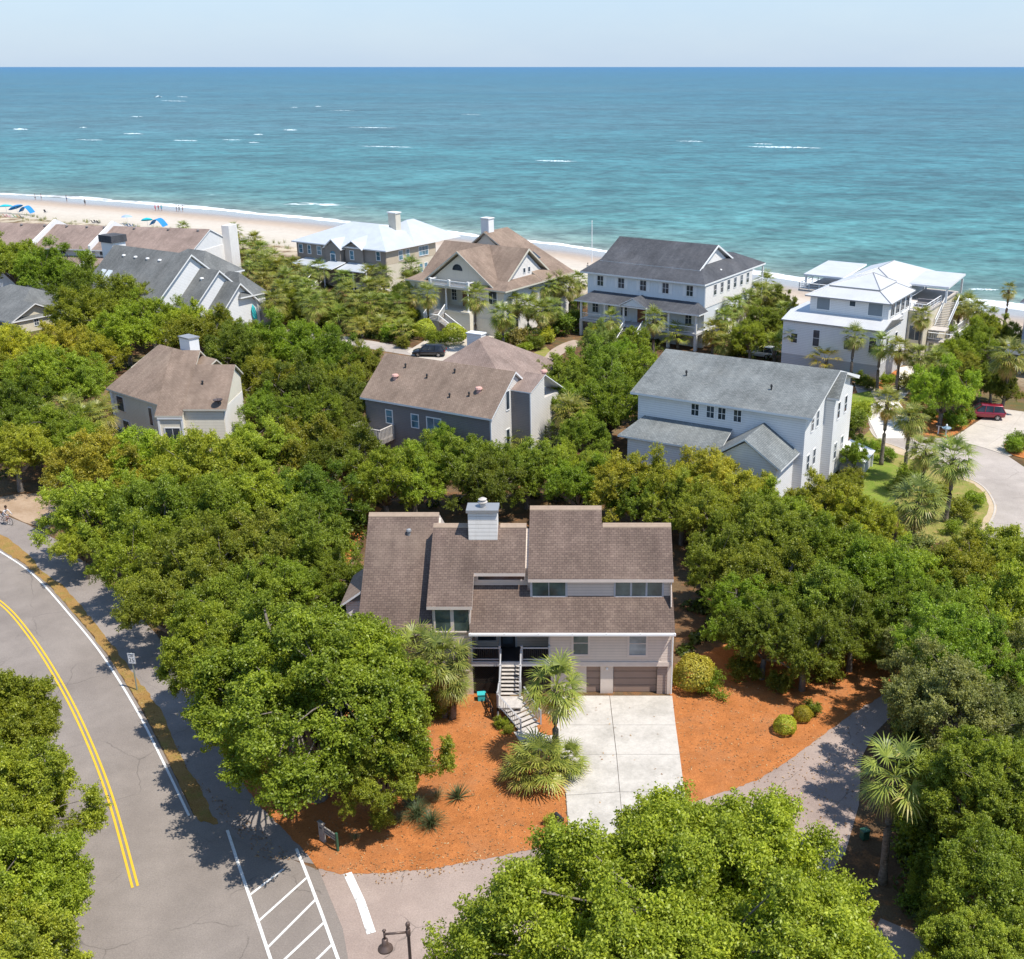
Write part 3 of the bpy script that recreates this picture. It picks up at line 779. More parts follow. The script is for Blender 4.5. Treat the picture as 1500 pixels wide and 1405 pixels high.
# ================================================================== MAIN HOUSE (local x, y, z; y = 0 is the front wall)
HM = empty('brown_roofed_house', (0, 60.68, 0), 0, 'taupe raised house with stepped brown shingle roofs and a front stair above its garage', 'house')
S = 0.8
def shed(m, x0, x1, y0, z0, y1, t=0.22):
    m.roof([[(x0, y0, z0), (x1, y0, z0), (x1, y1, z0 + S * (y1 - y0)), (x0, y1, z0 + S * (y1 - y0))]], t)
ROOFM = [M_SH_BROWN, M_TAUPE_TRIM]
M_RIDGE = m_plain('sunbleached_ridge', (0.36, 0.27, 0.20), 0.9, 0.2, 0, 0.2, 3)
m = MB(); m.roof([[(-14.0, -0.42, 4.82), (-9.35, -0.42, 4.82), (-9.42, 6.2, 10.11), (-14.1, 6.2, 10.11)], [(-14.1, 6.2, 10.11), (-9.42, 6.2, 10.11), (-9.42, 11.5, 6.4), (-14.1, 11.5, 6.4)]], 0.24)
m.build('roof', ROOFM, HM)
m = MB(); m.roof([[(-9.6, -0.25, 6.52), (-6.75, -0.25, 6.52), (-6.75, 1.55, 7.96), (-6.75, 4.28, 10.14), (-9.55, 4.28, 10.14)], [(-6.75, 1.55, 7.96), (-3.5, 1.55, 7.96), (-3.5, 4.28, 10.14), (-6.75, 4.28, 10.14)], [(-9.55, 4.28, 10.14), (-6.75, 4.28, 10.14), (-3.5, 4.28, 10.14), (-3.5, 9.8, 6.5), (-9.55, 9.8, 6.5)]], 0.22)
m.build('roof', ROOFM, HM)
m = MB()
m.roof([[(-3.3, 1.12, 7.74), (1.4, 1.12, 7.74), (1.4, 4.2, 10.2), (1.4, 5.2, 11.0), (-3.3, 5.2, 11.0)], [(1.4, 1.12, 7.74), (5.9, 1.12, 7.74), (5.9, 4.2, 10.2), (1.4, 4.2, 10.2)]], 0.22)
m.roof([[(-3.3, 5.2, 11.0), (1.4, 5.2, 11.0), (1.4, 10.4, 7.2), (-3.3, 10.4, 7.2)]], 0.22)
m.roof([[(1.4, 4.2, 10.2), (5.9, 4.2, 10.2), (5.9, 9.6, 6.9), (1.4, 9.6, 6.9)]], 0.22)
m.build('roof', ROOFM, HM)
m = MB(); m.roof([[(-6.96, -0.52, 4.84), (5.95, -0.52, 4.84), (5.9, 1.75, 6.65), (-3.4, 1.75, 6.65), (-3.4, 2.45, 7.2), (-6.9, 2.45, 7.2)]], 0.2)
m.build('roof', ROOFM, HM)
# ridge caps and the white gutter along the eave
for x0, x1, y, z in ((-14.1, -9.42, 6.2, 10.11), (-9.55, -7.3, 4.28, 10.14), (-5.2, -3.5, 4.28, 10.14), (-3.3, 1.4, 5.2, 11.0), (1.45, 5.9, 4.2, 10.2)):
    m = MB(); m.hexa([(x0, y - 0.2, z - 0.15), (x1, y - 0.2, z - 0.15), (x1, y + 0.2, z - 0.15), (x0, y + 0.2, z - 0.15)], [(x0, y - 0.17, z - 0.09), (x1, y - 0.17, z - 0.09), (x1, y + 0.12, z + 0.06), (x0, y + 0.12, z + 0.06)])
    m.build('ridge_cap', M_RIDGE, HM)
m = MB(); m.box(-6.98, -0.66, 4.66, 5.99, -0.525, 4.8)
for i in range(7): m.box(-6.9 + i * 2.13, -0.67, 4.8, -6.86 + i * 2.13, -0.5, 4.83)
m.build('gutter', M_WHITE, HM)
m = MB(); m.tube([(5.86, -0.6, 4.68), (5.86, -0.12, 4.35), (5.86, -0.12, 0.15)], 0.045, 6); m.build('downpipe', M_WHITE, HM)
# walls
w = MB()
w.box(-1.92, 0, 2.46, 5.8, 9.2, 4.78); w.box(-6.9, 2.0, 2.2, -1.92, 9.2, 5.0)                        # main floor (the porch is a recess)
w.wedge_x([(0.02, 4.78), (9.2, 4.78), (9.2, 6.6), (4.1, 9.95), (1.45, 7.84), (1.45, 6.2)], 1.4, 5.72)    # upper storey, right
w.wedge_x([(1.45, 6.0), (10.0, 6.0), (10.0, 7.2), (5.15, 10.72), (1.45, 7.84)], -3.2, 1.398)
w.wedge_x([(2.05, 5.0), (9.3, 5.0), (9.3, 6.6), (4.25, 9.88), (2.05, 8.1)], -6.9, -3.21)
w.wedge_x([(0.02, 0), (9.3, 0), (9.3, 6.62), (4.25, 9.86), (0.02, 6.5)], -9.3, -6.905)                  # centre bay
w.wedge_x([(0.1, 0), (10.9, 0), (10.9, 6.5), (6.2, 9.82), (0.1, 4.95)], -13.6, -9.305)                  # left wing
w.build('wall', M_TAUPE, HM)
w = MB()
w.box(5.805, 0.02, 2.2, 5.86, 9.2, 4.6); w.box(5.15, -0.012, 2.5, 5.8, 0.0, 4.68)
w.wedge_x([(0.7, 6.0), (1.45, 6.3), (1.45, 7.5), (1.2, 7.4)], 5.74, 5.8)
w.build('lap_siding', M_TAUPE_LAP, HM)
w = MB(); w.box(4.95, 0.12, 0, 5.6, 0.6, 2.1); w.build('lap_siding', m_siding('brown_lap_siding', (0.33, 0.24, 0.2), 0.2, 0.08), HM)
w = MB(); w.box(-1.9, 0.3, 0, 0.4, 9, 2.2); w.box(1.3, 0.2, 0, 2.12, 9, 2.2); w.box(0.4, 0.45, 0, 1.3, 9, 2.2); w.box(2.12, 0.45, 0, 4.95, 9, 2.2); w.box(4.95, 0.62, 0, 5.75, 9, 2.2)
w.build('wall', M_TAUPE_TRIM, HM)
w = MB(); w.box(-1.94, -0.06, 2.14, 5.84, 0.3, 2.46); w.box(5.78, -0.03, 2.46, 5.9, 0.05, 4.6); w.box(5.6, 0.1, 0, 5.84, 0.3, 2.14)
w.build('trim', M_TAUPE_TRIM, HM)
for x0, x1 in ((-1.75, 1.27), (2.15, 4.93)):
    g = MB(); g.box(x0, 0.36, 0.02, x1, 0.5, 2.12)
    for i in range(1, 4): g.box(x0, 0.345, 0.02 + i * 0.525 - 0.01, x1, 0.36, 0.02 + i * 0.525 + 0.01)
    g.build('garage_door', M_GARAGE, HM)
g = MB(); g.lathe([(0.02, 0), (0.09, 0.02), (0.1, 0.12), (0.04, 0.2)], 10, (1.72, 0.12, 1.8)); g.build('wall_lamp', M_WHITE, HM)
win(HM, 'f', -0.43, 3.02, 0, 0.92, 1.6, M_GLASSB, M_TAUPE_TRIM, 1, 2, 0.14)
win(HM, 'f', 3.12, 2.97, 0, 1.05, 1.62, m_glass('silver_blind_glass', (0.19, 0.21, 0.22), 0.45), M_TAUPE_TRIM, 1, 2, 0.14)
win(HM, 'f', -9.12, 4.66, 0.02, 2.12, 1.66, M_GLASSB, M_TAUPE_TRIM, 2, 1, 0.1, mun=0.22)
win(HM, 'f', -9.0, 1.85, 0.02, 1.85, 1.65, m_glass('dim_glass', (0.075, 0.08, 0.07), 0.3), M_TAUPE_TRIM, 2, 1, 0.08)
win(HM, 'f', -3.05, 6.42, 1.45, 2.1, 1.18, M_GLASSB, M_GREYDECK, 2, 1, 0.14)
win(HM, 'f', 2.25, 6.42, 1.45, 2.95, 1.18, M_GLASSB, M_GREYDECK, 3, 1, 0.12, mun=0.12)
win(HM, 'f', -6.55, 7.28, 2.05, 2.95, 0.42, M_GLASS, M_TAUPE_TRIM, 1, 1, 0.1)
# chimney
c = MB(); c.box(-7.2, 3.4, 9.0, -5.34, 4.5, 11.35); c.build('chimney', m_siding('white_wide_lap', (0.72, 0.68, 0.63), 0.27, 0.06, False, 1.0, 0.3), HM)
ch = HM.children[-1]
c = MB(); c.box(-7.3, 3.28, 11.35, -5.24, 4.6, 11.55); c.build('chimney_cap', M_LEAD, ch)
c = MB(); c.lathe([(0.18, 0), (0.18, 0.25), (0.3, 0.27), (0.32, 0.34), (0.2, 0.38), (0.2, 0.5), (0.28, 0.52), (0.1, 0.62)], 14, (-6.27, 3.95, 11.55)); c.build('flue_cowl', M_STAIR, ch)
# small bay on the left flank
c = MB(); c.box(-15.2, 2.2, 0, -13.61, 6.0, 5.6); c.build('side_bay', M_LAPWHITE, HM)
c = MB(); c.roof([[(-15.5, 1.9, 5.5), (-14.11, 1.9, 6.5), (-14.11, 6.3, 6.5), (-15.5, 6.3, 5.5)]], 0.16); c.build('roof', [M_SH_TAN, M_WHITE], HM)
# porch: deck, posts, balustrade, door, lattice
p = MB(); p.box(-6.98, -0.1, 2.18, -1.9, 0.0, 2.5); p.build('deck_fascia', M_GREYDECK, HM)
p = MB()
for i in range(14): p.box(-6.9, 0.003 + i * 0.142, 2.36, -1.94, 0.135 + i * 0.142, 2.44)
p.build('deck', M_BLACK, HM)
p = MB(); p.box(-6.88, 1.7, 0, -1.94, 1.95, 2.2); p.build('undercroft_shade', M_DARK, HM)  # dark slab behind the lattice paints the shade under the porch
l = MB()
for i in range(46):
    x = -6.95 + i * 0.15
    for sg in (-1, 1):
        xa, xb = x, x + sg * 2.1
        za, zb = 0.05, 2.15
        if xb < -6.95: zb = za + (xa + 6.95); xb = -6.95
        if xb > -1.95: zb = za + (-1.95 - xa); xb = -1.95
        if xa > -1.95 or zb - za < 0.05: continue
        y = 0.12 if sg > 0 else 0.15
        l.hexa([(xa, y, za), (xa + .05, y, za), (xa + .05, y + .02, za), (xa, y + .02, za)], [(xb, y, zb), (xb + .05, y, zb), (xb + .05, y + .02, zb), (xb, y + .02, zb)])
l.build('lattice', M_LATTICE, HM)
for x in (-6.92, -5.12, -3.72, -1.96):
    p = MB(); p.box(x - 0.06, -0.07, 2.5, x + 0.06, 0.05, 3.58); p.box(x - 0.08, -0.09, 3.58, x + 0.08, 0.07, 3.63)
    if x in (-6.92, -1.96): p.box(x - 0.05, 0.0, 3.63, x + 0.05, 0.1, 4.75)
    p.build('porch_post', M_GREYDECK, HM)
for a, b in ((-6.86, -5.18), (-3.66, -2.02)):
    p = MB(); p.box(a, -0.04, 3.42, b, 0.03, 3.5); p.box(a, -0.04, 2.6, b, 0.03, 2.67); bars(p, (a, -.005), (b, -.005), 13, 2.6, 3.45, 0.03, 1)
    p.build('railing', [M_GREYDECK, M_BLACK], HM)
d = MB(); d.box(-5.2, 1.93, 2.44, -4.25, 1.99, 4.55); d.build('door', M_BLACK, HM)
d2 = HM.children[-1]
d = MB(); d.box(-5.05, 1.9, 2.7, -4.4, 1.925, 4.4); d.build('pane', M_GLASS, d2)
d = MB(); d.box(-5.32, 1.9, 2.44, -5.2, 1.99, 4.68); d.box(-4.25, 1.9, 2.44, -4.13, 1.99, 4.68); d.box(-5.2, 1.9, 4.55, -4.25, 1.99, 4.68); d.build('door_frame', M_GREYDECK, HM)
win(HM, 'f', -6.7, 2.9, 2.0, 1.2, 1.5, M_GLASS, M_GREYDECK, 1, 1, 0.08)
# stair: straight flight, landing, diagonal flight
st = MB()
n = 8
for i in range(n):
    z = 2.28 - i * 0.165; y = -0.1 - i * 0.2
    st.box(-5.0, y - 0.22, z - 0.045, -3.84, y, z)
    st.box(-4.98, y - 0.03, z - 0.165, -3.86, y - 0.005, z - 0.05)
st.box(-5.15, -3.0, 0.90, -3.6, -1.7, 0.97)
dv = Vector((0.62, -0.79, 0)); nv = Vector((0.79, 0.62, 0))
o_ = Vector((-4.7, -3.0, 0))
for i in range(6):
    z = 0.82 - i * 0.15
    a = o_ + dv * (i * 0.28)
    q = [a, a + dv * 0.3, a + dv * 0.3 + nv * 1.5, a + nv * 1.5]
    st.hexa([Vector((v.x, v.y, z - 0.05)) for v in q], [Vector((v.x, v.y, z)) for v in q])
st.build('stair', M_STAIR, HM)
sr = MB()
for x in (-5.06, -3.78):
    sr.hexa([(x - .03, -0.1, 2.1), (x + .03, -0.1, 2.1), (x + .03, -1.75, 0.72), (x - .03, -1.75, 0.72)][::-1], [(x - .03, -0.1, 2.36), (x + .03, -0.1, 2.36), (x + .03, -1.75, 0.98), (x - .03, -1.75, 0.98)][::-1])
    rail(sr, (x, -0.05, 3.4), (x, -1.75, 2.0), 0.08)
    for y, z in ((-0.9, 1.65), (-1.75, 0.9)): sr.box(x - .05, y - .05, z - 0.9, x + .05, y + .05, z + 1.15)
    bars(sr, (x, -0.15), (x, -1.7), 8, (2.4, 1.05), (3.32, 2.05), 0.03)
# landing and diagonal rails
A, B = Vector((-5.1, -1.75, 0)), Vector((-5.1, -2.95, 0)); C_ = o_ + dv * 1.75
sr.box(-5.15, -3.0, 0.7, -5.05, -1.7, 0.9)
rail(sr, (A.x, A.y, 1.95), (B.x, B.y, 1.95), 0.08); rail(sr, (A.x, A.y, 1.1), (B.x, B.y, 1.1), 0.06)
rail(sr, (B.x, B.y, 1.95), (C_.x, C_.y, 1.0), 0.08); rail(sr, (B.x, B.y, 1.15), (C_.x, C_.y, 0.2), 0.06)
bars(sr, (A.x, A.y), (B.x, B.y), 8, 1.1, 1.95, 0.03)
bars(sr, (B.x, B.y), (C_.x, C_.y), 13, (1.15, 0.2), (1.95, 1.0), 0.03)
sr.box(B.x - .05, B.y - .05, 0, B.x + .05, B.y + .05, 2.05); sr.box(C_.x - .05, C_.y - .05, 0, C_.x + .05, C_.y + .05, 1.1)
E_ = C_ + nv * 1.5; D_ = o_ + nv * 1.5
rail(sr, (D_.x, D_.y, 1.9), (E_.x, E_.y, 1.0), 0.08); bars(sr, (D_.x, D_.y), (E_.x, E_.y), 12, (1.0, 0.2), (1.9, 1.0), 0.03)
sr.box(E_.x - .05, E_.y - .05, 0, E_.x + .05, E_.y + .05, 1.1)
sr.build('stair_railing', M_GREYDECK, HM)
vents(HM, [(-11.3, 5.0, 9.2)], M_LEAD)

# ================================================================== BLUE-WHITE HOUSE WITH SLATE ROOF
HB = empty('slate_roofed_house', (16.46, 151.21, 0), R_(-32), 'large pale blue two storey house with dark slate hip roof and full width porch', 'house')
w = MB(); w.box(-19.6, 2.4, 2.4, -0.05, 19.0, 9.15); w.box(-19.55, 18.99, 2.4, -3.0, 22.5, 9.1)
w.wedge_x([(5.2, 10.2), (15.8, 10.2), (10.5, 13.2)], -3.4, -2.5)
w.build('wall', M_BB, HB)
w = MB(); w.box(-19.3, 2.3, 0, -0.2, 21, 2.4); w.build('ground_floor', M_STUCCO, HB)
w = MB(); w.wedge_x([(5.35, 10.35), (15.6, 10.35), (10.5, 13.05)], -2.499, -2.46); w.build('gable_wall', M_LAPWHITE, HB)
w = MB(); w.box(-0.05, 2.45, 5.75, 0.02, 19.2, 6.05); w.box(-0.05, 2.3, 2.3, 0.06, 23, 2.6); w.box(-0.05, 2.5, 6.06, 0.0, 18.9, 8.9); w.build('side_siding', M_LAPWHITE, HB)
zt = 11.05
X0, X1, Y0, Y1, ZE = -20.6, 0.15, 1.85, 23.6, 9.25
ym = 10.5
ix0, ix1 = -18.6, -2.3
def zf(y): return ZE + (13.45 - ZE) * (y - Y0) / (ym - Y0)
r = MB()
yi0 = Y0 + (zt - ZE) / ((13.45 - ZE) / (ym - Y0)); yi1 = Y1 - 3.7
r.roof([[(X0, Y0, ZE), (X1, Y0, ZE), (ix1, yi0, zt), (ix0, yi0, zt)], [(X1, Y0, ZE), (X1, Y1, ZE), (-3.7, yi1, zt), (ix1, yi1 - 1.4, zt), (ix1, yi0, zt)],
        [(X1, Y1, ZE), (X0, Y1, ZE), (-17.0, yi1, zt), (-3.7, yi1, zt)], [(X0, Y1, ZE), (X0, Y0, ZE), (ix0, yi0, zt), (ix0, yi1, zt), (-17.0, yi1, zt)],
        [(ix0, yi0, zt), (ix1, yi0, zt), (ix1, yi1 - 1.4, zt), (-3.7, yi1, zt), (-17.0, yi1, zt), (ix0, yi1, zt)]], 0.24)
r.roof([[(ix0 - .2, 4.6, zf(4.6) + .05), (ix1 + .25, 4.6, zf(4.6) + .05), (ix1 + .25, ym, 13.5), (ix0 - .2, ym, 13.5)], [(ix0 - .2, ym, 13.5), (ix1 + .25, ym, 13.5), (ix1 + .25, 16.4, zf(4.6) + .05), (ix0 - .2, 16.4, zf(4.6) + .05)]], 0.2)
r.build('roof', [M_SH_SLATE, M_WHITE], HB)
r = MB()
for ya, yb in ((4.55, ym), (16.45, ym)):
    z0_, z1_ = zf(4.6) + 0.06, 13.52
    r.hexa([(-2.06, ya, z0_ - .28), (-1.98, ya, z0_ - .28), (-1.98, yb, z1_ - .28), (-2.06, yb, z1_ - .28)][::(1 if ya < yb else -1)], [(-2.06, ya, z0_), (-1.98, ya, z0_), (-1.98, yb, z1_), (-2.06, yb, z1_)][::(1 if ya < yb else -1)])
r.build('bargeboard', M_WHITE, HB)
r = MB(); r.roof([[(-20.1, -0.55, 5.4), (0.6, -0.55, 5.4), (-1.0, 2.4, 6.5), (-18.4, 2.4, 6.5)], [(0.6, -0.55, 5.4), (0.6, 2.4, 5.4), (-1.0, 2.4, 6.5)], [(-20.1, 2.4, 5.4), (-20.1, -0.55, 5.4), (-18.4, 2.4, 6.5)]], 0.2)
r.roof(gable_y(-0.75, 2.2, -12.3, -10.05, -7.8, 5.5, 6.7), 0.12)
r.build('porch_roof', [M_SH_SLATE, M_WHITE], HB)
r = MB(); r.wedge_y([(-12.0, 5.45), (-8.1, 5.45), (-10.05, 6.5)], -0.62, -0.5); r.build('gable_wall', M_BB, HB)
p = MB(); p.box(-19.5, -0.1, 2.2, 0.0, 2.4, 2.5); p.build('porch_floor', M_GREYDECK, HB)
for x in (-19.3, -15.2, -11.95, -8.15, -4.5, -0.15):
    p = MB(); p.box(x - .12, -0.02, 2.5, x + .12, 0.22, 5.25); p.build('porch_post', M_WHITE, HB)
for x in (-19.3, -15.2, -4.5, -0.15):
    p = MB(); p.box(x - .2, -0.1, 0, x + .2, 0.3, 2.2); p.build('pier', M_STUCCO, HB)
for a, b in ((-19.2, -15.3), (-15.1, -12.1), (-8.0, -4.6), (-4.4, -0.25)):
    p = MB(); p.box(a, 0.05, 3.4, b, 0.13, 3.5); p.box(a, 0.06, 2.65, b, 0.12, 2.72); bars(p, (a, .09), (b, .09), int((b - a) / 0.16), 2.7, 3.42, 0.035); p.build('railing', M_WHITE, HB)
for xc in (-17.35, -13.75, -10.05, -6.35, -2.45):
    win(HB, 'f', xc - .5, 7.3, 2.4, 1.0, 1.45, M_GLASS, M_WHITE, 2, 2, 0.08)
    for sx in (-1, 1):
        s_ = MB(); s_.box(xc + sx * .86 - .25, 2.34, 7.22, xc + sx * .86 + .25, 2.4, 8.83); s_.build('shutter', M_WHITE, HB)
for xc in (-18.2, -15.5, -13.2, -6.5, -2.5): win(HB, 'f', xc - .5, 3.2, 2.4, 1.0, 1.7, M_GLASS, M_WHITE, 2, 2, 0.08)
d = MB(); d.box(-10.9, 2.33, 2.5, -9.2, 2.4, 4.85); d.build('door', M_MAHOG, HB)
st = MB()
for i in range(13): st.box(-11.5, -0.4 - i * .28, 2.3 - i * .18 - .06, -8.7, -0.1 - i * .28, 2.3 - i * .18)
st.build('stair', M_STAIR, HB)
st = MB()
for x in (-11.55, -8.65):
    rail(st, (x, -0.1, 3.4), (x, -3.9, 1.0), 0.12); rail(st, (x, -0.1, 2.6), (x, -3.9, 0.2), 0.1); bars(st, (x, -.2), (x, -3.8), 16, (2.6, .25), (3.4, 1.0), 0.035)
st.build('stair_railing', M_WHITE, HB)
for y in (5.6, 7.9, 10.2, 12.5, 14.8, 17.1): win(HB, 'r', y - .45, 7.2, 0.0, 0.9, 1.45, M_GLASS, M_WHITE, 1, 2, 0.08)
for y in (6.5, 10.5, 14.5): win(HB, 'r', y - .45, 3.4, 0.0, 0.9, 1.5, M_GLASS, M_WHITE, 1, 2, 0.08)
p = MB(); p.box(-3.0, 19.0, 5.75, 0.0, 23.3, 6.0); p.box(-3.0, 19.0, 2.2, 0.0, 23.3, 2.45); p.build('balcony_floor', M_WHITE, HB)
p = MB(); p.box(-0.2, 23.0, 0, 0.0, 23.2, 9.0); p.build('porch_post', M_WHITE, HB)
p = MB(); p.box(-.1, 19.1, 6.95, -.02, 23.1, 7.03); p.box(-.1, 19.1, 6.1, -.02, 23.1, 6.16); bars(p, (-.06, 19.1), (-.06, 23.0), 24, 6.1, 6.98, 0.035); p.build('railing', M_WHITE, HB)
vents(HB, [(-1.0, 9.5, 9.9)], M_WHITE)

# ================================================================== MODERN WHITE HOUSE
HW = empty('modern_white_house', (37.91, 134.13, 0), R_(-32), 'modern white beach house with bright metal roofs and roof terraces', 'house')
w = MB(); w.box(-13.1, 0.0, 0, 0.0, 17, 2.4); w.build('ground_floor', M_LOUVRE, HW)
w = MB(); w.box(-13.12, -0.03, 2.4, 0.03, 9.0, 6.8); w.box(-13.0, 9.0, 2.4, -0.05, 17.5, 7.6); w.build('wall', M_WHITEWALL, HW)
w = MB(); w.box(-10.75, 3.0, 6.9, -0.25, 13.2, 9.85); w.build('upper_wall', M_WHITEWALL, HW)
r = MB(); r.roof([[(-13.35, -0.25, 6.95), (0.25, -0.25, 6.95), (0.25, 3.02, 7.75), (-13.35, 3.02, 7.75)], [(0.25, -0.25, 6.95), (0.25, 8.3, 6.95), (0.25, 3.02, 7.75)]], 0.16)
r.box(-13.3, 3.03, 7.5, -10.75, 9, 7.72); r.box(-0.24, 3.03, 7.3, 0.24, 8.3, 7.45); r.build('terrace_roof', [M_MROOF2, M_LEAD], HW)
r = MB()
a0, a1 = (-11.35, 2.45, 9.9), (0.15, 13.3, 9.9)
r.roof([[(a0[0], a0[1], 9.9), (a1[0], a0[1], 9.9), (-2.3, 5.1, 10.9), (-8.9, 5.1, 10.9)], [(a1[0], a0[1], 9.9), (a1[0], a1[1], 9.9), (-2.3, 12.0, 10.9), (-2.3, 5.1, 10.9)], [(a1[0], a1[1], 9.9), (a0[0], a1[1], 9.9), (-8.9, 12.0, 10.9), (-2.3, 12.0, 10.9)], [(a0[0], a1[1], 9.9), (a0[0], a0[1], 9.9), (-8.9, 5.1, 10.9), (-8.9, 12.0, 10.9)]], 0.16)
r.roof([[(-9.0, 4.95, 11.05), (-2.2, 4.95, 11.05), (-5.3, 11.4, 12.05)], [(-2.2, 4.95, 11.05), (-2.2, 12.1, 11.05), (-5.3, 11.4, 12.05)], [(-2.2, 12.1, 11.05), (-9.0, 12.1, 11.05), (-5.3, 11.4, 12.05)], [(-9.0, 12.1, 11.05), (-9.0, 4.95, 11.05), (-5.3, 11.4, 12.05)]], 0.2)
r.build('roof', [M_MROOF2, M_LEAD], HW)
r = MB(); r.roof(hiproof(-11.8, 13.4, -1.8, 31.5, 9.55, 11.5, 18.5, 26, 'y'), 0.2)
r.build('roof', [M_MROOF2, M_LEAD], HW)
for a_, b_ in (((-11.35, 2.45, 9.92), (-8.9, 5.1, 10.92)), ((0.15, 2.45, 9.92), (-2.3, 5.1, 10.92)), ((0.15, 13.3, 9.92), (-2.3, 12.0, 10.92)), ((-9.0, 4.95, 11.07), (-5.3, 11.4, 12.07)), ((-2.2, 4.95, 11.07), (-5.3, 11.4, 12.07)), ((-2.2, 12.1, 11.07), (-5.3, 11.4, 12.07)), ((-1.8, 13.4, 9.57), (-6.8, 18.5, 11.52)), ((-11.8, 13.4, 9.57), (-6.8, 18.5, 11.52)), ((-6.8, 18.5, 11.52), (-6.8, 26, 11.52))):
    h_ = MB(); h_.tube([a_, b_], 0.07, 5); h_.build('hip_cap', M_LEAD, HW)
w = MB(); w.box(-11.8, 13.6, 7.5, -2.4, 30.5, 9.5); w.build('upper_wall', M_WHITEWALL, HW)
for (x0, y0, x1, y1, z) in ((-2.4, 18.6, 3.2, 27.6, 9.75), (-17.6, 18.2, -11.6, 28.5, 9.7)):
    r = MB(); r.roof([[(x0, y0, z), (x1, y0, z), (x1, y1, z + .5), (x0, y1, z + .5)]], 0.25); r.build('canopy', [M_MROOF2, M_WHITE], HW)
    for cx_ in (x0 + .3, x1 - .3):
        for cy_ in (y0 + .3, y1 - .4):
            p = MB(); p.box(cx_ - .13, cy_ - .13, 7.5, cx_ + .13, cy_ + .13, z - .2); p.build('canopy_post', M_WHITE, HW)
w = MB(); w.box(0.0, 11.5, 0, 2.2, 28, 7.3); w.build('rear_wing', M_CREAMLAP, HW)
w = MB(); w.box(-2.3, 11.3, 7.3, 2.35, 28.2, 7.55); w.box(-18, 17.5, 7.3, -11.8, 29, 7.55); w.build('roof_deck', M_STAIR, HW)
for a, b in (((0.1, 11.4), (2.25, 11.4)), ((2.25, 11.4), (2.25, 19)), ((-17.9, 17.6), (-11.9, 17.6)), ((-17.9, 17.6), (-17.9, 28))):
    p = MB(); rail(p, (*a, 8.5), (*b, 8.5), 0.1); rail(p, (*a, 7.8), (*b, 7.8), 0.06); rail(p, (*a, 8.15), (*b, 8.15), 0.04)
    for i in range(5):
        x, y = a[0] + (b[0] - a[0]) * i / 4, a[1] + (b[1] - a[1]) * i / 4
        p.box(x - .05, y - .05, 7.5, x + .05, y + .05, 8.55)
    p.build('railing', M_WHITE, HW)
w = MB(); w.box(0.1, 14.2, 7.56, 2.0, 15.2, 8.1); w.box(0.1, 15.0, 8.1, 2.0, 15.3, 8.5); w.box(1.2, 15.5, 7.56, 2.0, 17.6, 8.1); w.build('terrace_sofa', M_DGREYLAP, HW)
win(HW, 'f', -9.8, 8.15, 3.0, 1.75, 1.65, M_SCREEN, M_WHITE, 1, 1, 0.12); win(HW, 'f', -2.9, 8.1, 3.0, 1.85, 1.65, M_SCREEN, M_WHITE, 1, 1, 0.12)
win(HW, 'f', -5.4, 9.0, 3.0, 0.75, 0.75, M_GLASS, M_WHITE, 1, 1, 0.08)
for x, z0_, z1_ in ((-11.9, 4.0, 5.2), (-8.9, 3.9, 6.0), (-4.7, 4.0, 5.1), (-1.45, 4.0, 5.95)): win(HW, 'f', x, z0_, -0.03, 0.85, z1_ - z0_, M_GLASS, M_WHITE, 1, 2, 0.08)
for y in (3.9, 6.1, 8.3, 10.5): win(HW, 'r', y, 7.95, -0.25, 1.5, 1.6, M_GLASS, M_WHITE, 2, 1, 0.08)
for y in (2.2, 6.0): win(HW, 'r', y, 3.6, 0.03, 0.9, 1.9, M_GLASS, M_WHITE, 1, 2, 0.08)
win(HW, 'f', 0.35, 3.6, 11.5, 1.55, 1.9, M_GLASS, M_CREAM, 2, 1, 0.1)
# stair tower and raised walk on the right
st = MB()
for i in range(15): st.box(2.5, 20.4 - i * .3, 7.25 - i * .175, 4.2, 20.72 - i * .3, 7.33 - i * .175)
st.box(2.3, 13.6, 4.6, 4.5, 16.2, 4.75); st.box(2.3, 13.5, 3.0, 4.6, 16.2, 3.2); st.box(4.6, 13.6, 3.2, 5.9, 30, 3.4)
st.build('stair', M_STAIR, HW)
st = MB()
for x in (2.45, 4.25):
    rail(st, (x, 20.7, 8.35), (x, 16.1, 5.7), 0.1); rail(st, (x, 20.7, 7.5), (x, 16.1, 4.85), 0.08); bars(st, (x, 20.6), (x, 16.2), 16, (7.4, 4.85), (8.3, 5.7), 0.05)
for a, b in (((2.35, 13.55), (4.55, 13.55)), ((5.85, 13.65), (5.85, 30)), ((4.65, 16.3), (4.65, 30)), ((4.65, 13.65), (5.85, 13.65))):
    rail(st, (*a, 4.4), (*b, 4.4), 0.1); rail(st, (*a, 3.6), (*b, 3.6), 0.07); bars(st, a, b, int(math.dist(a, b) / .3), 3.5, 4.4, 0.05)
st.build('stair_railing', M_WHITE, HW)
for x, y in ((2.45, 13.7), (4.4, 13.7), (5.8, 14), (5.8, 20), (5.8, 26), (4.7, 20)):
    p = MB(); p.box(x - .12, y - .12, 0, x + .12, y + .12, 3.0); p.build('deck_post', M_WHITE, HW)

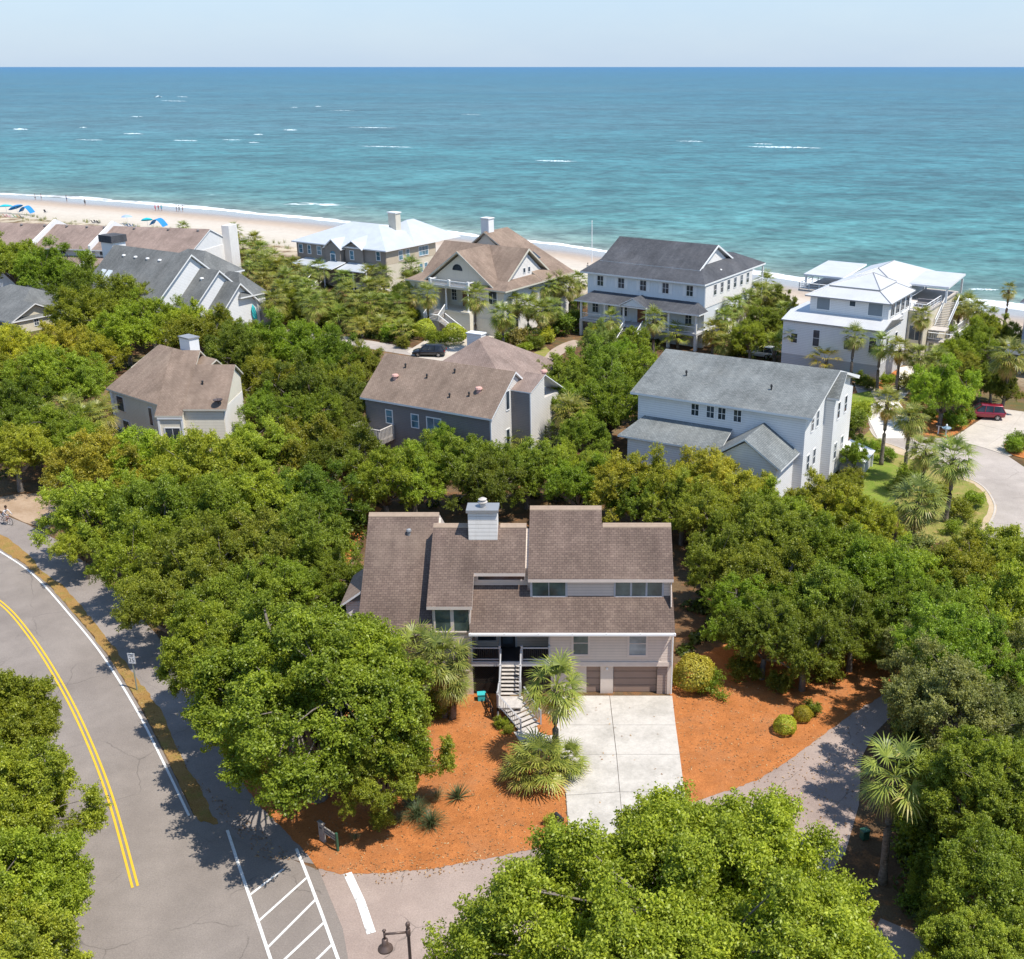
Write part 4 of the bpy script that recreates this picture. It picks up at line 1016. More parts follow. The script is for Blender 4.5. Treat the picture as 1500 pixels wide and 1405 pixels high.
# ================================================================== TAN-ROOFED HOUSE WITH FRONT GABLE
HT = empty('gabled_tan_house', (-11.55, 159.34, 0), R_(-32), 'beige raised house with big tan shingle gables and balustraded entry stair', 'house')
w = MB(); w.box(-18.0, 0.4, 0, -12.2, 18.4, 6.9); w.box(-12.2, 2.4, 0, -5.6, 18.4, 6.9); w.box(-5.6, 0.4, 0, 0.0, 18.4, 6.9)
w.wedge_y([(-14.3, 7.2), (-2.4, 7.2), (-8.3, 11.6)], 0.9, 2.2)
w.wedge_y([(-13.0, 11.2), (-7.6, 11.2), (-10.35, 13.2)], 10.2, 11)
w.build('wall', M_GREIGE, HT)
w = MB(); w.wedge_x([(3.7, 7.8), (13.1, 7.8), (8.4, 11.4)], -2.6, -1.3); w.box(-0.03, 0.45, 0, 0.05, 18.3, 6.85); w.build('gable_wall', M_LAPWHITE, HT)
r = MB()
zi = 7.95
r.roof([[(-18.4, -0.2, 7.1), (0.8, -0.2, 7.1), (-0.6, 2.6, zi), (-17.0, 2.6, zi)], [(0.8, -0.2, 7.1), (0.8, 19, 7.1), (-0.6, 16, zi), (-0.6, 2.6, zi)], [(0.8, 19, 7.1), (-18.4, 19, 7.1), (-17.0, 16, zi), (-0.6, 16, zi)], [(-18.4, 19, 7.1), (-18.4, -0.2, 7.1), (-17.0, 2.6, zi), (-17.0, 16, zi)], [(-17.0, 2.6, zi), (-0.6, 2.6, zi), (-0.6, 16, zi), (-17.0, 16, zi)]], 0.22)
r.roof(gable_x(-17.2, -0.85, 2.7, 8.4, 14.1, 7.95, 12.1), 0.2)
r.roof([[(-14.9, 0.35, 7.35), (-8.4, 0.35, 12.15), (-8.4, 8.4, 12.15), (-14.9, 2.0, 7.35)], [(-8.4, 0.35, 12.15), (-1.9, 0.35, 7.35), (-1.9, 2.0, 7.35), (-8.4, 8.4, 12.15)]], 0.2)
r.roof([[(-13.6, 9.7, 11.25), (-10.4, 9.7, 13.75), (-10.4, 16.2, 13.75), (-17.0, 16.2, 8.6), (-17.0, 14.0, 8.6)], [(-10.4, 9.7, 13.75), (-7.2, 9.7, 11.87), (0.7, 9.7, 7.22), (0.7, 19, 7.22), (-10.4, 16.2, 13.75)], [(0.7, 19, 7.22), (-18, 19, 7.22), (-17.0, 16.2, 8.6), (-10.4, 16.2, 13.75)]], 0.2)
r.build('roof', [M_SH_TAN, M_CREAM], HT)
for y in (12.9, 14.2):
    s_ = MB()
    def pr(x, yy): return (x, yy, 13.75 - (x + 10.4) * 0.588 + 0.06)
    s_.hexa([tuple(np.array(pr(-4.6, y)) - (0, 0, .15)), tuple(np.array(pr(-3.2, y)) - (0, 0, .15)), tuple(np.array(pr(-3.2, y + .8)) - (0, 0, .15)), tuple(np.array(pr(-4.6, y + .8)) - (0, 0, .15))], [tuple(np.array(pr(-4.6, y)) + (0, 0, .1)), tuple(np.array(pr(-3.2, y)) + (0, 0, .1)), tuple(np.array(pr(-3.2, y + .8)) + (0, 0, .1)), tuple(np.array(pr(-4.6, y + .8)) + (0, 0, .1))])
    s_.build('skylight', M_GLASS, HT)
r = MB()
for xa, xb, y0_ in ((-14.95, -8.4, 0.27), (-1.85, -8.4, 0.27)):
    sg = 1 if xa < xb else -1
    r.hexa([(xa, y0_, 7.05), (xb, y0_, 11.85), (xb, y0_ + .08, 11.85), (xa, y0_ + .08, 7.05)][::sg], [(xa, y0_, 7.33), (xb, y0_, 12.13), (xb, y0_ + .08, 12.13), (xa, y0_ + .08, 7.33)][::sg])
for ya, yb in ((2.65, 8.4), (14.15, 8.4)):
    sg = 1 if ya < yb else -1
    r.hexa([(-.85, ya, 7.62), (-.77, ya, 7.62), (-.77, yb, 11.8), (-.85, yb, 11.8)][::sg], [(-.85, ya, 7.93), (-.77, ya, 7.93), (-.77, yb, 12.1), (-.85, yb, 12.1)][::sg])
r.build('bargeboard', M_CREAM, HT)
a_ = MB()
pr_ = [(-8.85 + 0.95 * math.cos(math.pi * i / 12) , 9.15 + 0.95 * math.sin(math.pi * i / 12)) for i in range(13)]
a_.wedge_y(pr_[::1], 0.86, 0.9); a_.build('lunette_window', M_GLASS, HT)
c = MB(); c.box(-11.5, 10.6, 12.0, -10.0, 12.0, 15.6); c.build('chimney', M_WHITE, HT)
c2 = HT.children[-1]; c = MB(); c.box(-11.6, 10.5, 15.6, -9.9, 12.1, 15.75); c.build('chimney_cap', M_WHITE, c2)
p = MB(); p.box(-12.8, -1.3, 6.75, -5.2, 0.4, 7.1); p.build('portico_roof', M_CREAM, HT)
p = MB()
p.box(-12.7, -1.2, 7.1, -5.3, -1.05, 7.25); p.box(-12.7, -1.2, 7.75, -5.3, -1.05, 7.9); bars(p, (-12.6, -1.12), (-5.4, -1.12), 30, 7.2, 7.8, 0.1)
for x in (-12.6, -9.0, -5.4): p.box(x - .18, -1.3, 7.1, x + .18, -.95, 8.05)
p.box(-12.7, -1.1, 7.75, -12.55, 0.5, 7.9); p.box(-5.45, -1.1, 7.75, -5.3, 0.5, 7.9)
p.build('balustrade', M_WHITE, HT)
for x in (-12.2, -9.9, -5.7):
    p = MB(); p.lathe([(.2, 0), (.2, .12), (.15, .2), (.12, 3.0), (.2, 3.1), (.2, 3.25)], 12, (x, -0.8, 3.45)); p.build('column', M_WHITE, HT)
p = MB(); p.box(-12.8, -1.3, 3.15, -5.2, 2.4, 3.45); p.box(-12.8, -1.2, 0, -5.2, 2.3, 3.15); p.build('porch_floor', M_GREIGE, HT)
d = MB(); d.box(-9.2, 2.32, 3.45, -7.7, 2.4, 5.9); d.build('door', M_MAHOG, HT)
win(HT, 'f', -11.3, 4.2, 2.4, 0.9, 1.7, M_GLASS, M_WHITE, 2, 3, .08)
win(HT, 'f', -2.75, 4.8, 0.4, 1.5, 1.6, M_GLASS, M_WHITE, 2, 2, .1)
a_ = MB(); a_.wedge_y([(-2.0 + .75 * math.cos(math.pi * i / 10), 6.4 + .62 * math.sin(math.pi * i / 10)) for i in range(11)], 0.34, 0.4); a_.build('arched_fanlight', M_GLASS, HT)
win(HT, 'r', 7.4, 8.5, -1.3, .55, .7, M_GLASS, M_WHITE, 1, 1, .08); win(HT, 'r', 8.7, 8.5, -1.3, .55, .7, M_GLASS, M_WHITE, 1, 1, .08)
g = MB(); g.box(-4.9, 0.33, 0.02, -0.8, .4, 2.5); g.build('garage_door', M_GREIGE, HT)
st = MB()
st.box(-12.6, -3.2, 1.9, -9.6, -1.3, 2.05); st.box(-12.5, -3.1, 0, -9.7, -1.4, 1.9)
for i in range(8): st.box(-11.6, -1.3 - .01, 3.3 - .17 * i - .1, -9.9, -1.6 - i * .22, 3.3 - .17 * i)
for i in range(11): st.box(-9.6 + i * .33, -3.1, 1.9 - .17 * i - .12, -9.25 + i * .33, -1.7, 1.9 - .17 * i)
st.build('stair', M_STAIR, HT)
st = MB()
for y in (-3.15, -1.6): rail(st, (-9.6, y, 2.95), (-5.9, y, 1.0), .14); rail(st, (-9.6, y, 2.2), (-5.9, y, .3), .1); bars(st, (-9.6, y), (-5.9, y), 16, (2.2, .3), (2.9, 1.0), .05)
for x in (-12.55, -9.75): rail(st, (x, -1.3, 4.3), (x, -3.15, 2.95), .14); bars(st, (x, -1.4), (x, -3.1), 9, (3.2, 2.1), (4.2, 2.95), .05)
rail(st, (-12.6, -3.15, 2.95), (-9.6, -3.15, 2.95), .14); bars(st, (-12.6, -3.15), (-9.6, -3.15), 14, 2.05, 2.9, .05)
st.build('stair_railing', M_WHITE, HT)

# ================================================================== METAL-ROOFED HOUSE BY THE BEACH
HS = empty('metal_roofed_house', (-34.53, 194.39, 0), R_(-32), 'grey brown beach house under a white standing seam metal hip roof', 'house')
w = MB(); w.box(-22.6, 0.5, 0, -0.6, 14.6, 7.3); w.box(-14.1, -0.7, 0, -10.4, 0.5, 7.0); w.wedge_y([(-14.1, 7.0), (-10.4, 7.0), (-12.25, 8.2)], -0.7, 3); w.box(-9.9, 0.1, 0, -5.6, 0.5, 7.2); w.build('wall', M_BROWNLAP, HS)
w = MB(); w.box(-0.6, 0.6, 0, -0.5, 14.5, 4.7); w.build('lower_siding', M_CREAMLAP, HS)
w = MB(); w.box(-0.6, 0.6, 4.75, -0.52, 14.4, 7.2); w.build('side_siding', M_TANLAP, HS)
r = MB(); r.roof(hiproof(-23.3, -0.1, 0.1, 15.2, 7.4, 10.7, -14.6, -8.2), 0.2)
r.roof(hiproof(-13.0, 8.0, 0.0, 21.5, 7.45, 10.9, 13.5, 15.5, 'y'), 0.2)
r.roof(gable_y(-1.0, 4.4, -14.5, -12.25, -10.0, 6.95, 8.65), 0.15)
r.roof([[(-10.2, -0.5, 7.2), (-7.7, -0.5, 8.6), (-7.7, 4.2, 9.2), (-10.2, 2.0, 7.9)], [(-7.7, -0.5, 8.6), (-5.3, -0.5, 7.2), (-5.3, 2.0, 7.9), (-7.7, 4.2, 9.2)]], 0.14)
r.build('roof', [M_MROOF, M_WHITE], HS)
w = MB(); w.wedge_y([(-10.0, 7.2), (-5.5, 7.2), (-7.7, 8.4)], 0.1, 2); w.build('gable_wall', M_BROWNLAP, HS)
c = MB(); c.box(-7.0, 9.0, 9.0, -5.2, 10.4, 12.6); c.build('chimney', M_CREAM, HS)
c2 = HS.children[-1]; c = MB(); c.box(-7.15, 8.85, 12.6, -5.05, 10.55, 12.8); c.build('chimney_cap', M_WHITE, c2)
r = MB(); r.roof([[(-21.8, -2.6, 3.7), (-13.0, -2.6, 3.7), (-13.0, 0.5, 4.5), (-20.4, 0.5, 4.5)]], 0.15)
r.roof([[(-13.0, -4.4, 4.0), (-9.2, -4.4, 4.0), (-9.2, -0.7, 4.7), (-13.0, -0.7, 4.7)]], 0.15)
r.roof([[(-9.2, -3.2, 3.8), (-2.6, -3.2, 3.8), (-3.6, 0.5, 4.7), (-9.2, 0.5, 4.7)]], 0.15)
r.build('porch_roof', [M_MROOF, M_WHITE], HS)
for x in (-21.5, -17.5, -13.1, -9.4, -6, -2.8): p = MB(); p.box(x - .1, -2.5, 0, x + .1, -2.3, 3.6); p.build('porch_post', M_WHITE, HS)
win(HS, 'f', -12.75, 4.6, -0.7, 1.05, 1.3, M_GLASSBLUE, M_WHITE, 1, 1, .12)
a_ = MB(); a_.wedge_y([(-12.22 + .6 * math.cos(math.pi * i / 10), 6.02 + .5 * math.sin(math.pi * i / 10)) for i in range(11)], -0.76, -0.7); a_.build('arched_fanlight', M_GLASSBLUE, HS)
for x, w_ in ((-22.0, .9), (-19.7, .7), (-17.3, 1.0)): win(HS, 'f', x, 5.3, 0.5, w_, 1.5, M_GLASSBLUE, M_WHITE, 1, 2, .1)
win(HS, 'f', -8.7, 5.2, 0.1, .85, 1.5, M_GLASSBLUE, M_WHITE, 1, 2, .1); win(HS, 'f', -2.7, 5.5, 0.5, .85, 1.5, M_GLASSBLUE, M_WHITE, 1, 2, .1)
for y, w_, n_ in ((4.0, 1.0, 1), (6.0, .9, 1), (9.6, 2.6, 3)): win(HS, 'r', y, 5.2, -0.5, w_, 1.6, M_GLASSBLUE, M_WHITE, n_, 2, .1)
for y in (9.6, 11.0): win(HS, 'r', y, 2.2, -0.5, .8, 1.5, M_GLASSBLUE, M_WHITE, 1, 2, .1)
st = MB()
for i in range(9): st.box(-14.3, -4.7 - i * .3, 1.6 - i * .18 - .1, -11.8, -4.35 - i * .3, 1.6 - i * .18)
st.build('stair', M_STAIR, HS)
st = MB(); rail(st, (-14.35, -4.4, 2.6), (-14.35, -7.2, 1.0), .14); rail(st, (-11.75, -4.4, 2.6), (-11.75, -7.2, 1.0), .14); st.build('stair_railing', M_WHITE, HS)
p = MB(); p.box(-2.0, -6.0, 1.4, 3.2, -5.9, 2.5); p.box(-2.0, -6.0, 1.2, 3.2, -1, 1.4); p.build('deck', M_STAIR, HS)

# ================================================================== WHITE HOUSE WITH SILVER-GREY ROOF (second row, right)
HR = empty('grey_roofed_white_house', (20.38, 93.53, 0), R_(-28), 'tall white house with long silver grey shingle gable roof and lower front wing', 'house')
w = MB()
w.wedge_x([(0.0, 0.0), (15.2, 0.0), (15.2, 8.45), (7.9, 10.7), (0.0, 8.45)], -16.7, 0.0)
w.box(-6.9, -5.0, 0, -0.9, 0.0, 4.95); w.wedge_y([(-6.9, 4.95), (-0.9, 4.95), (-3.9, 6.9)], -5.0, 0)
w.build('wall', M_WHITEWALL, HR)
w = MB(); w.box(0.0, 6.1, 0.4, 0.95, 12.6, 8.35); w.wedge_x([(6.1, 8.35), (12.6, 8.35), (8, 9.9)], 0.0, 0.95); w.build('side_bay', M_WHITEWALL, HR)
r = MB()
r.roof(gable_x(-17.35, 0.75, -0.5, 7.9, 16.0, 8.55, 11.0), 0.2)
r.roof([[(0.2, 5.9, 8.75), (1.4, 5.9, 8.75), (1.4, 8.0, 10.85), (0.2, 8.0, 10.85)], [(0.2, 8.0, 10.85), (1.4, 8.0, 10.85), (1.4, 13.0, 9.2), (0.2, 13.0, 9.2)]], 0.18)
r.build('roof', [M_SH_GREY, M_WHITE], HR)
r = MB(); r.roof([[(-17.3, -3.3, 5.0), (-6.9, -3.3, 5.0), (-6.9, 0.0, 6.25), (-16.0, 0.0, 6.25)], [(-17.3, 0.0, 5.0), (-17.3, -3.3, 5.0), (-16.0, 0.0, 6.25)]], 0.16); r.build('porch_roof', [M_SH_GREY, M_WHITE], HR)
r = MB(); r.roof(gable_y(-5.4, -0.02, -7.35, -3.85, -0.35, 5.0, 7.35), 0.18)
r.build('roof', [M_SH_GREY, M_WHITE], HR)
w = MB(); w.box(-16.4, -2.9, 0, -7.0, -0.02, 4.7); w.build('porch', M_WHITEWALL, HR)
for x, n_ in ((-12.4 + 1.3, 1), (-9.55, 1), (-8.4, 1), (-6.85, 1)): win(HR, 'f', x, 7.03, 0.0, .72, 1.1, M_GLASS, M_WHITE, 2, 2, .1)
for y, z0_ in ((1.9, 6.45), (3.5, 6.45), (1.3, 2.75), (3.3, 2.75)): win(HR, 'r', y, z0_, 0.0, .7, 1.5, M_GLASS, M_WHITE, 1, 2, .08)
for y, z0_ in ((7.3, 6.3), (9.8, 6.3), (7.2, 2.2), (9.6, 2.2)): win(HR, 'r', y, z0_, 0.95, .75, 1.6, M_GLASS, M_WHITE, 1, 2, .08)
vents(HR, [(-13.2, 3.5, 9.75), (-4.4, 3.1, 9.6)], M_BLACK, 'vent_pipe', 0.09, 0.5)
r = MB(); r.roof([[(0.96, 9.4, 2.5), (3.6, 9.4, 1.7), (3.6, 13.4, 1.7), (0.96, 13.4, 2.5)]], 0.1); r.build('awning', [M_WHITE, M_WHITE], HR)
w = MB(); w.box(1.0, 9.6, 0, 3.3, 13.2, 0.9); w.box(0.0, .1, 0, .06, 15, .5); w.build('porch_base', M_CONCP, HR)
for y in (9.6, 13.2): p = MB(); p.box(3.35, y - .08, 0, 3.5, y + .08, 1.6); p.build('porch_post', M_WHITE, HR)

# ================================================================== GREY HOUSE WITH BROWN ROOF (second row, centre)
HC = empty('brown_gabled_grey_house', (-8.85, 102.28, 0), R_(-28), 'grey sided house with long plain brown shingle gable roof and corner stair tower', 'house')
w = MB(); w.wedge_x([(0.0, 0), (8.8, 0), (8.8, 5.6), (4.4, 9.05), (0.0, 5.6)], -15.6, 0.0); w.build('wall', M_DGREYLAP, HC)
w = MB(); w.wedge_x([(0.02, 0.3), (8.75, 0.3), (8.75, 5.55), (4.4, 8.98), (0.02, 5.55)], 0.0, 0.035); w.build('gable_siding', M_PALELAP, HC)
r = MB(); r.roof(gable_x(-16.0, 0.35, -0.35, 4.4, 9.2, 5.6, 9.3), 0.2); r.build('roof', [M_SH_BROWN if False else M_SH_TAN, M_WHITE], HC)
w = MB(); w.wedge_x([(3.9, 0), (6.7, 0), (6.7, 8.5), (3.9, 7.4)], 0.036, 2.3); w.box(-.5, 6.7, 0, 2.0, 11, 6.0); w.build('tower', M_PALELAP, HC)
w = MB(); w.box(0.04, 3.87, 0.2, 2.2, 3.9, 7.38); w.build('tower_front', M_DGREYLAP, HC)
w = MB(); w.box(2.22, 3.85, 0.1, 2.33, 3.96, 7.4); w.box(-0.1, -0.04, 0.2, 0.05, 0.06, 5.5); w.build('corner_board', M_WHITE, HC)
r = MB(); r.roof([[(0.04, 3.82, 7.5), (2.38, 3.82, 7.5), (2.38, 6.8, 8.67), (0.04, 6.8, 8.67)], [(0.04, 6.8, 8.67), (2.38, 6.8, 8.67), (2.38, 11.2, 6.0), (0.04, 11.2, 6.0)]], 0.1); r.build('roof', [M_SH_ROSE, M_WHITE], HC)
r = MB(); r.roof(hiproof(-15.5, 9.0, -3.4, 21.5, 5.6, 9.5, 13.8, 15.5, 'y', -10.2), 0.2); r.build('roof', [M_SH_ROSE, M_WHITE], HC)
w = MB(); w.box(-15.0, 8.9, 0, -3.8, 21, 5.5); w.build('rear_wing', M_DGREYLAP, HC)
c = MB(); c.box(-12.2, 14.4, 7.5, -10.3, 15.4, 9.75); c.build('chimney', M_LAPWHITE, HC)
c2 = HC.children[-1]; c = MB(); c.box(-12.28, 14.32, 9.75, -10.22, 15.48, 9.88); c.build('chimney_cap', M_WHITE, c2)
win(HC, 'f', -12.9, 3.2, 0, .75, 1.35, M_GLASSBLUE, M_WHITE, 1, 2, .1); win(HC, 'f', -9.65, 3.2, 0, .82, 1.35, M_GLASSBLUE, M_WHITE, 1, 2, .1); win(HC, 'f', -7.7, 2.3, 0, 1.65, 2.2, M_GLASSBLUE, M_WHITE, 2, 1, .12)
win(HC, 'r', 2.85, 5.6, 0.035, .6, 1.9, M_GLASS, M_WHITE, 1, 1, .1); win(HC, 'r', 2.75, 1.6, 0.035, .6, 1.9, M_GLASS, M_WHITE, 1, 1, .1)
p = MB(); p.box(-15.7, -2.4, 1.9, -12.0, -0.01, 2.1)
for a, b in (((-15.7, -2.4), (-12.0, -2.4)), ((-15.7, -2.4), (-15.7, 0)), ((-12.0, -2.4), (-12.0, 0))):
    rail(p, (*a, 3.1), (*b, 3.1), .12); bars(p, a, b, int(math.dist(a, b) / .2), 1.5, 3.1, .1)
for x in (-15.6, -12.1): p.box(x - .08, -2.4, 0, x + .08, -2.2, 2)
p.build('deck', M_STAIR, HC)
vents(HC, [(-13.0, 2.0, 7.45), (-2.6, 2.0, 7.45)], M_COPPER, 'turbine_vent', .3, .42)
vents(HC, [(-9.3, 2.5, 7.85), (-6.4, 3.4, 8.55), (-5.5, 1.0, 6.7), (-3.4, 1.4, 7.0), (-12.5, 3.2, 8.4)], M_BLACK, 'vent_pipe', .09, .4)
vents(HC, [(1.3, 8.4, 8.2)], M_COPPER, 'turbine_vent', .3, .42)

# ================================================================== BEIGE HOUSE WITH DISH (second row, left)
HL = empty('beige_angled_house', (-43.6, 106.78, 0), 0, 'beige house of two angled wings with brown shingle roofs and a satellite dish', 'house')
# right block, square to the camera
w = MB(); w.wedge_x([(0.35, 0), (7.2, 0), (7.2, 6.7), (5.2, 8.0), (0.35, 4.9)], 2.7, 6.75); w.wedge_x([(-0.2, 0), (6, 0), (6, 8.0), (5.2, 8.0), (-0.2, 4.55)], 0.3, 2.69); w.build('wall', M_GREIGE, HL)
r = MB(); r.roof([[(-0.1, -0.35, 4.5), (2.75, -0.35, 4.5), (2.75, 0.1, 4.8), (2.75, 7.2, 9.5), (-0.3, 7.2, 9.5)]], 0.18)
r.roof([[(2.75, 0.1, 5.05), (7.2, 0.1, 5.05), (7.0, 5.2, 8.45), (2.75, 5.2, 8.45)], [(2.75, 5.2, 8.45), (7.0, 5.2, 8.45), (7.0, 7.5, 6.9), (2.75, 7.5, 6.9)]], 0.18)
r.roof([[(-0.3, 7.2, 9.5), (2.75, 7.2, 9.5), (2.75, 8.8, 8.4), (-0.3, 8.8, 8.4)]], 0.18)
r.build('roof', [M_SH_TAN, M_CREAM], HL)
w = MB(); w.box(0.1, -0.34, 4.1, 2.7, -0.25, 4.45); w.box(0.1, -0.3, 0, .3, -.15, 4.12); w.box(2.5, -0.3, 0, 2.7, -.15, 4.12); w.build('trim', M_WHITE, HL)
w = MB(); w.box(6.76, 0.5, 0, 6.8, 7.1, 5); w.build('side_siding', M_LAPWHITE, HL)
win(HL, 'f', .75, 1.5, -0.2, 1.5, 1.6, M_GLASS, M_WHITE, 2, 1, .1)
# angled left block, its own little frame
ang = R_(-38)
def rt(x, y): return (0.3 + x * math.cos(ang) - y * math.sin(ang), 1.35 + x * math.sin(ang) + y * math.cos(ang))
def rp(x, y, z): return (*rt(x, y), z)
w = MB(); w.prism([rt(-10.8, 0.4), rt(-0.2, 0.4), rt(-0.2, 6.5), rt(-5.5, 11.5), rt(-10.8, 11.5)], 0, 4.95); w.build('wall', M_GREIGE, HL)
r = MB(); r.roof([[rp(-11.2, 0, 4.95), rp(0.4, 0, 4.95), rp(0.4, 6.6, 8.75), rp(-10.4, 6.6, 8.75)], [rp(-10.4, 6.6, 8.75), rp(0.4, 6.6, 8.75), rp(-5.5, 12, 5.4), rp(-11.2, 12, 5.4)]], .18)
r.roof([[rp(-12.9, 2.6, 4.7), rp(-10.7, 3.0, 6.8), rp(-10.7, 6.6, 8.6), rp(-13.0, 9.0, 5.0)]], .18)
r.build('roof', [M_SH_TAN, M_CREAM], HL)
w = MB(); w.prism([rt(-11.0, .25), rt(-10.6, .25), rt(-10.6, .41), rt(-11.0, .41)], 0, 4.8); w.build('trim', M_WHITE, HL)
w = MB(); w.prism([rt(-12.6, 3), rt(-10.8, 3), rt(-10.8, 8), rt(-12.6, 8)], 0, 4.5); w.build('trim', M_WHITE, HL)
for xa, z0_, w_, h_ in ((-9.8, 2.7, 1.2, 1.6), (-3.6, 2.2, .5, 1.9), (-2.2, 2.8, .7, 1.2), (-9.2, .3, 1.1, 1.3)):
    f = MB(); f.prism([rt(xa - .08, .31), rt(xa + w_ + .08, .31), rt(xa + w_ + .08, .41), rt(xa - .08, .41)], z0_ - .08, z0_ + h_ + .08); fo = f.build('window', M_WHITE, HL)
    f = MB(); f.prism([rt(xa, .28), rt(xa + w_, .28), rt(xa + w_, .32), rt(xa, .32)], z0_, z0_ + h_); f.build('pane', M_GLASS, fo)
c = MB(); c.prism([rt(-6.9, 7.0), rt(-5.0, 7.0), rt(-5.0, 8.2), rt(-6.9, 8.2)], 7, 10.0); c.build('chimney', M_WHITE, HL)
c2 = HL.children[-1]; c = MB(); c.prism([rt(-7.0, 6.9), rt(-4.9, 6.9), rt(-4.9, 8.3), rt(-7.0, 8.3)], 10.0, 10.14); c.build('chimney_cap', M_LEAD, c2)
vents(HL, [(4.1, 2.9, 6.95)], M_BLACK, 'vent_pipe', .1, .35)
ds = MB(); ds.lathe([(0.02, 0), (0.28, .05), (.46, .16), (.5, .24), (.45, .2), (.26, .1), (.02, .06)], 18, (6.3, 0.5, 5.75)); ds.tube([(6.3, .8, 5.4), (6.3, .5, 5.8)], .03, 6); ds.tube([(6.3, .5, 5.8), (6.3, .3, 6.3)], .02, 6)
ds.build('satellite_dish', m_plain('dark_dish', (.09, .07, .07), .6, .3), HL)

# ================================================================== GREY COTTAGE WITH STEPPED GABLES
HG = empty('stepped_gable_cottage', (-47.83, 166.37, 0), R_(-32), 'white and grey cottage with three stepped grey shingle gables and a turquoise surfboard', 'house')
GR = [M_SH_MID, M_WHITE]
r = MB(); r.roof(gable_x(-24, -6.0, -17.5, -8.8, -4.5, 4.6, 12.0, 8.4), .25); r.build('roof', GR, HG)
r = MB(); r.roof(gable_x(-8.0, -2.3, -14.0, -7.1, -2.6, 3.6, 9.75, 5.7), .25); r.build('roof', GR, HG)
r = MB(); r.roof(gable_x(-3.0, 0.55, -9.6, -5.9, -1.4, 4.4, 7.95, 3.6), .25); r.build('roof', GR, HG)
r = MB(); r.roof(hiproof(-19, -8, -5.6, 0.5, 8.4, 11.6, -13, -9), .2); r.roof(hiproof(-8, -6.2, 0.6, -0.8, 5.8, 8.9, -4.6, -2.4), .2); r.build('roof', GR, HG)
r = MB(); r.roof([[(-30, -14.5, 4.5), (-21, -17.2, 4.5), (-19, -12.3, 8.9), (-27, -9.5, 8.9)]], .2); r.build('roof', GR, HG)
w = MB()
w.wedge_x([(-16.5, 0), (-4.9, 0), (-4.9, 8.3), (-8.8, 11.6), (-16.5, 5.0)], -23, -6.45)
w.wedge_x([(-13.3, 0), (-3, 0), (-3, 5.7), (-7.1, 9.35), (-13.3, 3.9)], -6.44, -2.75)
w.wedge_x([(-9.2, 0), (-2.0, 0), (-2.0, 3.8), (-5.9, 7.55), (-9.2, 4.4)], -2.74, 0.0)
w.box(-18, -4, 0, -6.3, 0.0, 8.2); w.box(-7.5, -2.9, 0, 0.3, -1.2, 5.7)
w.build('wall', M_WHITEWALL, HG)
w = MB(); w.box(0.0, -2.6, 0, 1.6, -0.6, 3.1); w.build('side_bay', M_DGREYLAP, HG)
for l, x in ((12.0, -15), (12.0, -13), (12.0, -11), (12.0, -9)): pass
vents(HG, [(-20.0, -10.2, 10.6), (-17.2, -10.2, 10.6), (-14.4, -10.2, 10.6), (-11.6, -10.2, 10.6), (-4.6, -8.6, 8.3), (-14.5, -13.4, 7.9)], M_WHITE, 'roof_vent', .25, .35)
s_ = MB(); s_.lathe([(.03, 0), (.24, .35), (.3, 1.0), (.24, 1.7), (.03, 2.2)], 12); so = s_.build('surfboard', M_TEAL, None, True)
so.scale = (0.25, 1.5, 1.25); so.location = HG.matrix_basis @ Vector((0.22, -3.4, 1.6)); so.rotation_euler = (R_(8), 0, R_(-32))
tag(so, 'turquoise surfboard leaning upright on the white cottage gable', 'surfboard')
for yy in (-12.6, -11.5):
    s_ = MB(); a = (-23.2, yy, 0)
    def pz(x, y): return 4.6 + (y + 17.5) * (7.4 / 8.7)
    s_.hexa([(-22.4, yy - 2.2, pz(0, yy - 2.2)), (-21.4, yy - 2.2, pz(0, yy - 2.2)), (-21.4, yy, pz(0, yy)), (-22.4, yy, pz(0, yy))] if yy < -12 else [(-20.9, yy - 3.3, pz(0, yy - 3.3)), (-19.9, yy - 3.3, pz(0, yy - 3.3)), (-19.9, yy - 1.1, pz(0, yy - 1.1)), (-20.9, yy - 1.1, pz(0, yy - 1.1))],
            [(-22.4, yy - 2.2, pz(0, yy - 2.2) + .15), (-21.4, yy - 2.2, pz(0, yy - 2.2) + .15), (-21.4, yy, pz(0, yy) + .15), (-22.4, yy, pz(0, yy) + .15)] if yy < -12 else [(-20.9, yy - 3.3, pz(0, yy - 3.3) + .15), (-19.9, yy - 3.3, pz(0, yy - 3.3) + .15), (-19.9, yy - 1.1, pz(0, yy - 1.1) + .15), (-20.9, yy - 1.1, pz(0, yy - 1.1) + .15)])
    s_.build('skylight', m_plain('bright_skylight', (.6, .65, .66), .15, .6), HG)
c = MB(); c.box(-27, -9.0, 6, -24.2, -6.6, 12.2); c.build('chimney', M_WHITE, HG)
c2 = HG.children[-1]; c = MB(); c.box(-27.2, -9.2, 12.2, -24.0, -6.4, 13.3); c.build('chimney_cap', M_SH_SLATE, c2)

